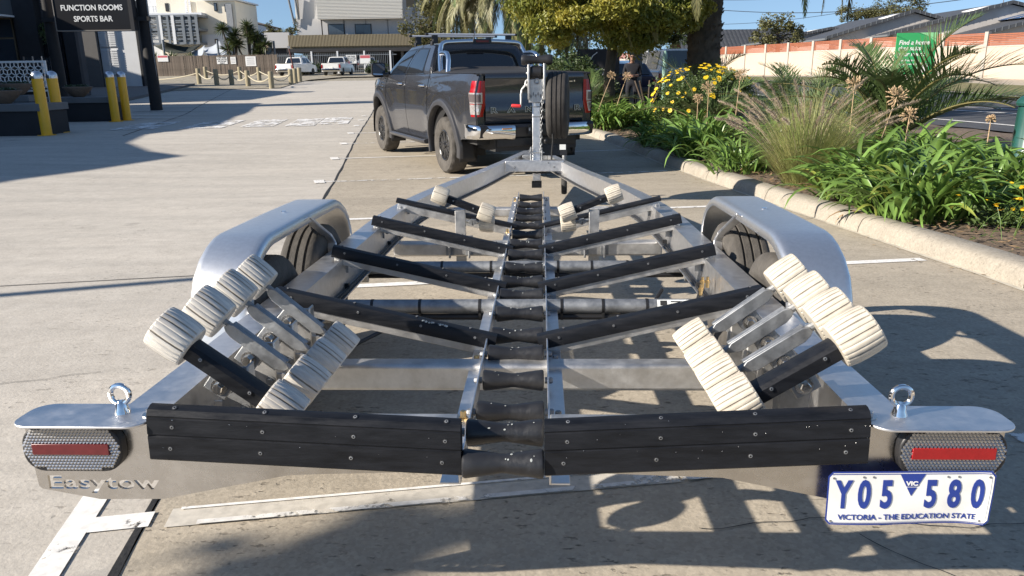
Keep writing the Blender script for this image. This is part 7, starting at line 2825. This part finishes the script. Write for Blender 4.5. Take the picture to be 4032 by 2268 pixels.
def yucca(label, px, Y, zb, h, seed, n=3):
    rnd = random.Random(seed)
    p = at(px, 140, Y)
    r_ = thing('yucca', label, 'yucca', (p.x, Y, zb), 0, 'spiky yuccas over the paling fence')
    g = G()
    heads = []
    for k in range(n):
        e = V((rnd.uniform(-0.35, 0.35) * n / 2, rnd.uniform(-0.3, 0.3), h * (0.55 + 0.45 * k / max(1, n - 1)) if n > 1 else h * 0.5))
        g.tube([(0, 0, 0), e * 0.5 + V((0.04, 0, 0)), e], [0.10, 0.08, 0.07], 7)
        heads.append(e)
    g.build('trunk', MT['bark'], r_)
    g = G()
    for e in heads:
        for k in range(90):
            d = V((rnd.gauss(0, 1), rnd.gauss(0, 1), rnd.gauss(0.35, 0.7))).normalized()
            l_ = rnd.uniform(0.75, 1.05)
            s_ = d.cross(V((rnd.random() - 0.5, rnd.random() - 0.5, 1))).normalized() * 0.035
            m_ = e + d * l_ * 0.5
            t = e + d * l_ + V((0, 0, -0.10))
            g.add([e - s_ * 0.5, e + s_ * 0.5, m_ + s_, t, m_ - s_], [(0, 1, 2, 3, 4)])
    tag(g.build('leaves', MT['yucca'], r_, angle=None, fix=False), kind='stuff')

def backdrop():
    # vehicles on the gravel
    p = at(733, 192, 67.9)
    car('white ute parked at the paling fence behind three timber posts', 'ute', p.x, 69.8, R(-12), MT['car_white'], 'ute', 'white utes parked on the gravel').scale = (0.9, 0.9, 0.9)
    p = at(836, 192, 66.4)
    car('white ute with roof bars parked at the picket fence, right one of the pair', 'ute', p.x, 68.9, R(-3), MT['car_white'], 'ute', 'white utes parked on the gravel').scale = (0.9, 0.9, 0.9)
    p = at(935, 178, 82)
    car('silver car seen through the picket fence', 'car', p.x, 80, R(8), MT['car_silver'], 'hatch')
    # apartments
    Y = 90.0
    A = lambda x, y, d=0: at(x, y, Y + d)
    zg = 1.3
    x0 = A(730, 100).x
    ap = thing('apartment_block', 'pale grey apartment block with ribbed cladding and a slatted balcony above an open car park', 'building', (A(880, 100).x, Y, zg))
    def B(nm, pa, pb, y0, y1, m, par=None, bev=0):
        a, b = A(*pa), A(*pb)
        g = G()
        g.box((min(a.x, b.x) - ap.location.x, y0, min(a.z, b.z) - zg), (max(a.x, b.x) - ap.location.x, y1, max(a.z, b.z) - zg))
        return g.build(nm, m, par or ap, bevel=bev)
    for k in range(6):
        xs = (748, 810, 866, 921, 976, 1022, 1130)
        B('wall_panel', (xs[k] + 0.7, 96), (xs[k + 1] - 0.4, 47), 0.0, 0.3, MT['apt'])
    B('wall', (745, -60), (1130, 47), 0.05, 9, MT['apt'])
    B('wall', (728, -60), (746, 95), 1.2, 9, MT['clad'])
    B('wall', (1000, -60), (1130, 47), -0.2, 0.05, MT['apt'])
    cl = B('cladding', (797, -60), (1016, 47), -1.1, 0.05, MT['clad'])
    for k in range(30):
        B('rib', (797, 45.5 - 3.6 * k), (1016, 43.6 - 3.6 * k), -1.15, -1.102, MT['clad'], cl)
    B('recess', (1021, -20), (1047, 18), -0.22, -0.18, MT['tan'])
    for a, b in ((826, 866), (894, 934)):
        wf = B('window_frame', (a, 89), (b, 60), -0.06, 0.0, MT['blk'])
        for u, v_ in ((a + 2, (a + b) / 2 - 1), ((a + b) / 2 + 1, b - 2)): B('pane', (u, 87), (v_, 62), -0.09, -0.062, MT['win'], wf)
    # slatted balcony screen
    for ya, yb, dy in ((90, 113, -1.3), (113, 125, -1.1)):
        a, b = A(732, ya), A(1140, yb)
        n_ = int((b.x - a.x) / 0.16)
        g = G()
        g.box((0, 0, 0), (0.09, 0.05, a.z - b.z))
        bm_ = g.mesh('batten', MT['batten'])
        for k in range(min(n_, 140)):
            o = link('batten', bm_, ap)
            o.location = (a.x - ap.location.x + 0.16 * k, dy, b.z - zg)
        g = G()
        g.box((a.x - ap.location.x, dy + 0.06, b.z - zg), (b.x - ap.location.x, dy + 0.12, a.z - zg))
        g.build('screen_backing', mat('screen_back', (0.15, 0.13, 0.09), 0.9), ap)
    B('floor_slab', (728, 124), (1140, 127), -1.2, 9, MT['pub_dk'])
    B('car_park_wall', (728, 127), (1140, 190), 8, 9, MT['pub_dk'])
    for px in (800, 917, 1010): B('column', (px, 126), (px + 9, 190), -0.6, 0.0, MT['pub_mid'])
    pl_ = B('planter_box', (672, 122), (731, 82), -0.6, 1.2, MT['apt'], None, 0.03)
    B('base_wall', (672, 190), (731, 122), -0.2, 1.2, MT['pub_dk'])
    for a, b in (((725, -20), (742, 60)), ((741, -30), (753, 50))):
        p, q = A(*a), A(*b)
        g = G()
        g.tube([(p.x - ap.location.x, -0.6, p.z - zg), (q.x - ap.location.x, -0.3, q.z - zg)], 0.12, 8)
        g.build('strut', MT['steelgrey'], ap)
    p, q = A(1052, -20), A(1040, 40)
    g = G()
    g.tube([(p.x - ap.location.x, -0.6, p.z - zg), (q.x - ap.location.x, -0.3, q.z - zg)], 0.12, 8)
    g.build('strut', MT['steelgrey'], ap)
    b_ = thing('roof_shrub', 'row of spiky green planting along the top of the pale planter wall', 'planting', (A(700, 80).x, Y + 0.3, A(700, 83).z))
    crown('foliage', [((x, 0, 0.25), (0.75, 0.5, 0.45)) for x in (-1.1, -0.1, 0.9, 1.8)] + [((-1.0, 0, 0.9), (0.45, 0.4, 0.6)), ((1.9, 0, 1.0), (0.45, 0.4, 0.7))], 1500, 0.30, MT['olive'], 91, b_, flat=0.2)
    # white hotel with glazed stair
    Y = 96.0
    hb = thing('white_building', 'tall white hotel building with a glazed steel stair and small dark windows', 'building', (A(520, 100, Y - 90).x, Y, 1.3))
    def W(nm, pa, pb, y0, y1, m, par=None):
        a, b = at(*pa, Y), at(*pb, Y)
        g = G()
        g.box((min(a.x, b.x) - hb.location.x, y0, min(a.z, b.z) - 1.3), (max(a.x, b.x) - hb.location.x, y1, max(a.z, b.z) - 1.3))
        return g.build(nm, m, par or hb)
    W('wall', (516, 190), (590, 2), 0, 8, MT['cream'])
    W('eave', (512, 2), (596, -3), -0.4, 8, MT['wwall'])
    W('wall', (400, 190), (516, -60), 1.8, 9, MT['cream'])
    W('wall', (300, 190), (400, -60), 2.2, 9, MT['wwall'])
    W('parapet', (340, 43), (516, 33), -1.2, 1.8, MT['wwall'])
    W('plinth_wall', (520, 190), (588, 86), -0.12, -0.002, MT['wwall'])
    for (a, b, c, d) in ((538, 8, 548, 28), (565, 11, 575, 30), (556, 56, 566, 75), (541, 98, 550, 108)):
        wf = W('window', (a, b), (c, d), -0.16, -0.004, MT['blk'])
        W('pane', (a + 1.5, b + 1.5), (c - 1.5, d - 1.5), -0.19, -0.162, MT['win'] if b != 98 else MT['tan'], wf)
    W('window', (398, 5), (410, 26), 1.75, 1.798, MT['blk'])
    W('downpipe', (583, 10), (586, 180), -0.2, -0.05, MT['galv'])
    # glazed stair: floors, mullions, stair flights
    for y_ in (42.5, 76, 110): W('stair_slab', (374, y_), (523, y_ + 3.5), -3.2, 1.8, MT['steelgrey'])
    for k, px in enumerate((374, 388, 403, 428, 434, 452, 465, 489, 506, 522)):
        W('mullion', (px, 43), (px + (3.0 if k in (3, 4, 5) else 1.6), 113), -3.3, -3.15, MT['wwall'] if k in (4, 6) else MT['steelgrey'])
    for y_ in (56, 60, 68, 86, 92, 101): W('transom', (374, y_), (523, y_ + 0.9), -3.25, -3.17, MT['steelgrey'])
    for ya, yb, xa, xb in ((110, 79, 380, 410), (79, 46, 410, 380), (110, 79, 470, 500), (79, 46, 500, 470)):
        a, b = at(xa, ya, Y), at(xb, yb, Y)
        g = G()
        for k in range(10):
            c = a.lerp(b, (k + 0.5) / 10)
            g.box((c.x - hb.location.x - 0.2, -2.2, c.z - 1.3 - 0.06), (c.x - hb.location.x + 0.2, -0.8, c.z - 1.3))
        g.bar((a.x - hb.location.x, -2.25, a.z - 1.35), (b.x - hb.location.x, -2.25, b.z - 1.35), 0.06, 0.25)
        tag(g.build('stair_flight', MT['steelgrey'], hb), kind='stuff')
    W('door', (494, 55), (505, 76), 1.7, 1.79, MT['blk'])
    W('stair_glass', (375, 45), (522, 112), -3.14, -3.12, MT['rail_glass'])
    for px in (376, 384, 396, 402):
        W('rail_post', (px, 33), (px + 0.8, 17), -1.1, -1.05, MT['wwall'])
    W('rail', (374, 18), (403, 17), -1.1, -1.05, MT['wwall'])
    for k in range(7): W('ladder_rung', (455, 34 - 5 * k), (463, 33.2 - 5 * k), 1.6, 1.65, MT['wwall'])
    for px in (454.5, 463): W('ladder_rail', (px, 36), (px + 0.8, -4), 1.6, 1.66, MT['wwall'])
    # small hip roofed houses between
    def hip(label, pa, pr, pe, Yh, seed):
        """pa left-eave pixel, pr ridge pixels (two), pe right-eave pixel"""
        a, r0, r1, e = at(*pa, Yh), at(*pr[0], Yh + 2), at(*pr[1], Yh + 5), at(*pe, Yh)
        o = thing('house', label, 'house', (a.x, Yh, 1.3), 0, 'small houses behind the yuccas')
        T = lambda p, yo, zo=0: (p.x - a.x, yo, p.z - 1.3 + zo)
        g = G()
        w_ = e.x - a.x
        zE = a.z - 1.3
        g.box((0.3, 0.3, -1), (w_ - 0.3, 7.0, zE - 0.05))
        g.build('wall', MT['wwall'], o)
        g = G()
        zr = r0.z - 1.3
        xl, xr_ = r0.x - a.x, r1.x - a.x
        vs = [(0, 0, zE), (w_, 0, zE), (w_, 7.4, zE), (0, 7.4, zE), (max(0.2, xl), 3.7, zr), (min(w_ - 0.2, xr_), 3.7, zr)]
        g.add(vs, [(0, 1, 5, 4), (1, 2, 5), (2, 3, 4, 5), (3, 0, 4), (3, 2, 1, 0)])
        g.build('roof', mat('brown_tile', (0.10, 0.075, 0.06), 0.85, var=0.2, vs=2), o)
        g = G()
        g.box((w_ * 0.55, 0.2, zE - 1.8), (w_ * 0.75, 0.295, zE - 0.6))
        g.build('window', MT['win'], o)
    hip('two storey house with a brown hip roof beside the white hotel', (572, 58), ((580, 45), (604, 46)), (634, 61), 110, 1)
    hip('farther house with a brown hip roof right of the two storey one', (626, 66), ((636, 54), (656, 55)), (676, 72), 118, 2)
    hip('low house with a dark hip roof just above the yuccas', (612, 96), ((622, 78), (640, 80)), (672, 98), 104, 3)
    # shade sails over the beer garden
    def sail(label, pts, m):
        P = [at(*p) for p in pts]
        c = sum(P, V()) / len(P)
        g = G()
        rows = []
        n_ = 8
        if len(P) == 3: P.append(P[2])
        for i in range(n_ + 1):
            a = P[0].lerp(P[3], i / n_)
            b = P[1].lerp(P[2], i / n_)
            rows.append([a.lerp(b, j / n_) - V((0, 0, 0.5 * math.sin(PI * i / n_) * 0.6 + 0.5 * math.sin(PI * j / n_) * 0.5)) for j in range(n_ + 1)])
        g.grid(rows)
        o = g.build('shade_sail', m, angle=None)
        o.modifiers.new('s', 'SOLIDIFY').thickness = 0.01
        tag(o, label, 'shade sail', 'shade sails over the beer garden')
    sail('large dark green shade sail behind the paling fence', [(383, 112, 80), (412, 104, 77), (506, 113, 79), (455, 134, 75)], MT['sail_g'])
    sail('grey shade sail hanging low left of the yuccas', [(480, 124, 79), (515, 113, 77), (505, 140, 75), (484, 138, 75)], MT['sail_b'])
    sail('wide grey shade sail right behind the tall sail post', [(510, 118, 80), (552, 103, 78), (575, 130, 77), (530, 140, 75)], MT['sail_b'])
    sail('dark tan shade sail right of the yuccas', [(655, 112, 79), (684, 103, 77), (684, 133, 76), (650, 140, 76)], MT['tan'])
    for px, py, lab in ((409, 100, 'pale steel sail post by the dark green sail'), (546, 101, 'tall pale steel sail post left of the yuccas'), (688, 103, 'pale steel sail post right of the yuccas')):
        p = at(px, py, 77)
        q = thing('sail_post', lab, 'post', (p.x, 77, 1.3), 0, 'steel posts of the shade sails')
        g = G()
        g.tube([(0, 0, -0.1), (0, 0, p.z - 1.3)], 0.10, 10)
        g.build('shaft', MT['steelgrey'], q)
    yucca('tall yucca, leftmost of the big trio above the fence', 588, 76, 1.4, 4.0, 1, 5)
    yucca('tall yucca, middle of the big trio above the fence', 625, 76, 1.4, 4.2, 2, 6)
    yucca('tall yucca, rightmost of the big trio above the fence', 665, 76, 1.4, 3.3, 3, 5)
    yucca('small yucca top below the dark green sail', 434, 75, 1.9, 1.7, 4, 1)
    yucca('small yucca top left of the grey shade sail', 475, 75, 1.9, 1.5, 5, 1)
    yucca('small yucca top at the left end of the fence', 385, 75, 1.9, 1.6, 6, 1)
    # closing belt of far trees so the horizon is not bare
    rnd = random.Random(9)
    g = G()
    for k in range(70):
        a = R(rnd.uniform(20, 160))
        q = rnd.uniform(150, 260)
        leaf_cloud(g, (q * math.cos(a), q * math.sin(a), 3.0), (6, 6, rnd.uniform(2.5, 4.0)), 90, 2.2, rnd, 0.3)
    tag(g.build('far_trees', MT['tree_g'], angle=None, fix=False), 'distant belt of dark trees along the horizon', 'trees', kind='stuff')

MT['rail_glass'] = mat('clear_glass', (0.10, 0.12, 0.14), 0.05, alpha=0.16)
def left_of_frame():
    q = thing('sign_pole', 'slim steel pole left of the picture whose thin shadow crosses the lane', 'pole', (-9.6, 2.75, 0))
    g = G()
    g.tube([(0, 0, -0.2), (0, 0, 4.15)], 0.055, 12)
    g.build('shaft', MT['galv'], q)
    tree('tree', 'unseen foliage on a thin stem, added left of the picture to shade the near bay line', -8.45, -0.62, 3.7, 0.012,
         [((0.0, 0.0, 4.20), (0.26, 0.20, 0.12)), ((0.32, 0.10, 4.22), (0.16, 0.12, 0.07)), ((-0.30, -0.12, 4.2), (0.2, 0.12, 0.05))], 900, 0.10, MT['tree_g'], 71)  # unseen leaf blobs, placed and flattened to throw the soft near shade
    q = thing('power_pole', 'tall pole left of the picture whose shadow lies across the lane ahead of the ute', 'pole', (-25.5, 26.5, 0))
    g = G()
    g.tube([(0, 0, -0.2), (0, 0, 13.0)], [0.16, 0.12], 12)
    g.build('shaft', MT['bark'], q)
left_of_frame()
yellow_bollards()
planter('near dark planter wall with a grey cap at the left edge', -15.0, -10.92, 18.36, 19.6, 0.73)
planter('far dark planter wall between the two pairs of yellow bollards', -15.2, -12.08, 23.9, 25.0, 0.72)
planter('middle dark planter wall behind the left bollards', -17.5, -12.9, 21.3, 22.1, 0.86)
p_ = at(12, 262, 18.9)
bowl('stone bowl of succulents on the near planter at the left edge', p_.x, 18.9, 0.73, 0.40, 1)
p_ = at(42, 228, 21.7)
bowl('stone bowl of succulents on the middle planter before the lattice screen', p_.x, 21.7, 0.86, 0.40, 2)
p_ = at(199, 245, 24.4)
bowl('stone bowl of succulents on the far planter beside the black pole', p_.x, 24.4, 0.72, 0.41, 3)
pub()
lattice_panel()
pole_sign()
gravel_and_posts()
fences()
backdrop()
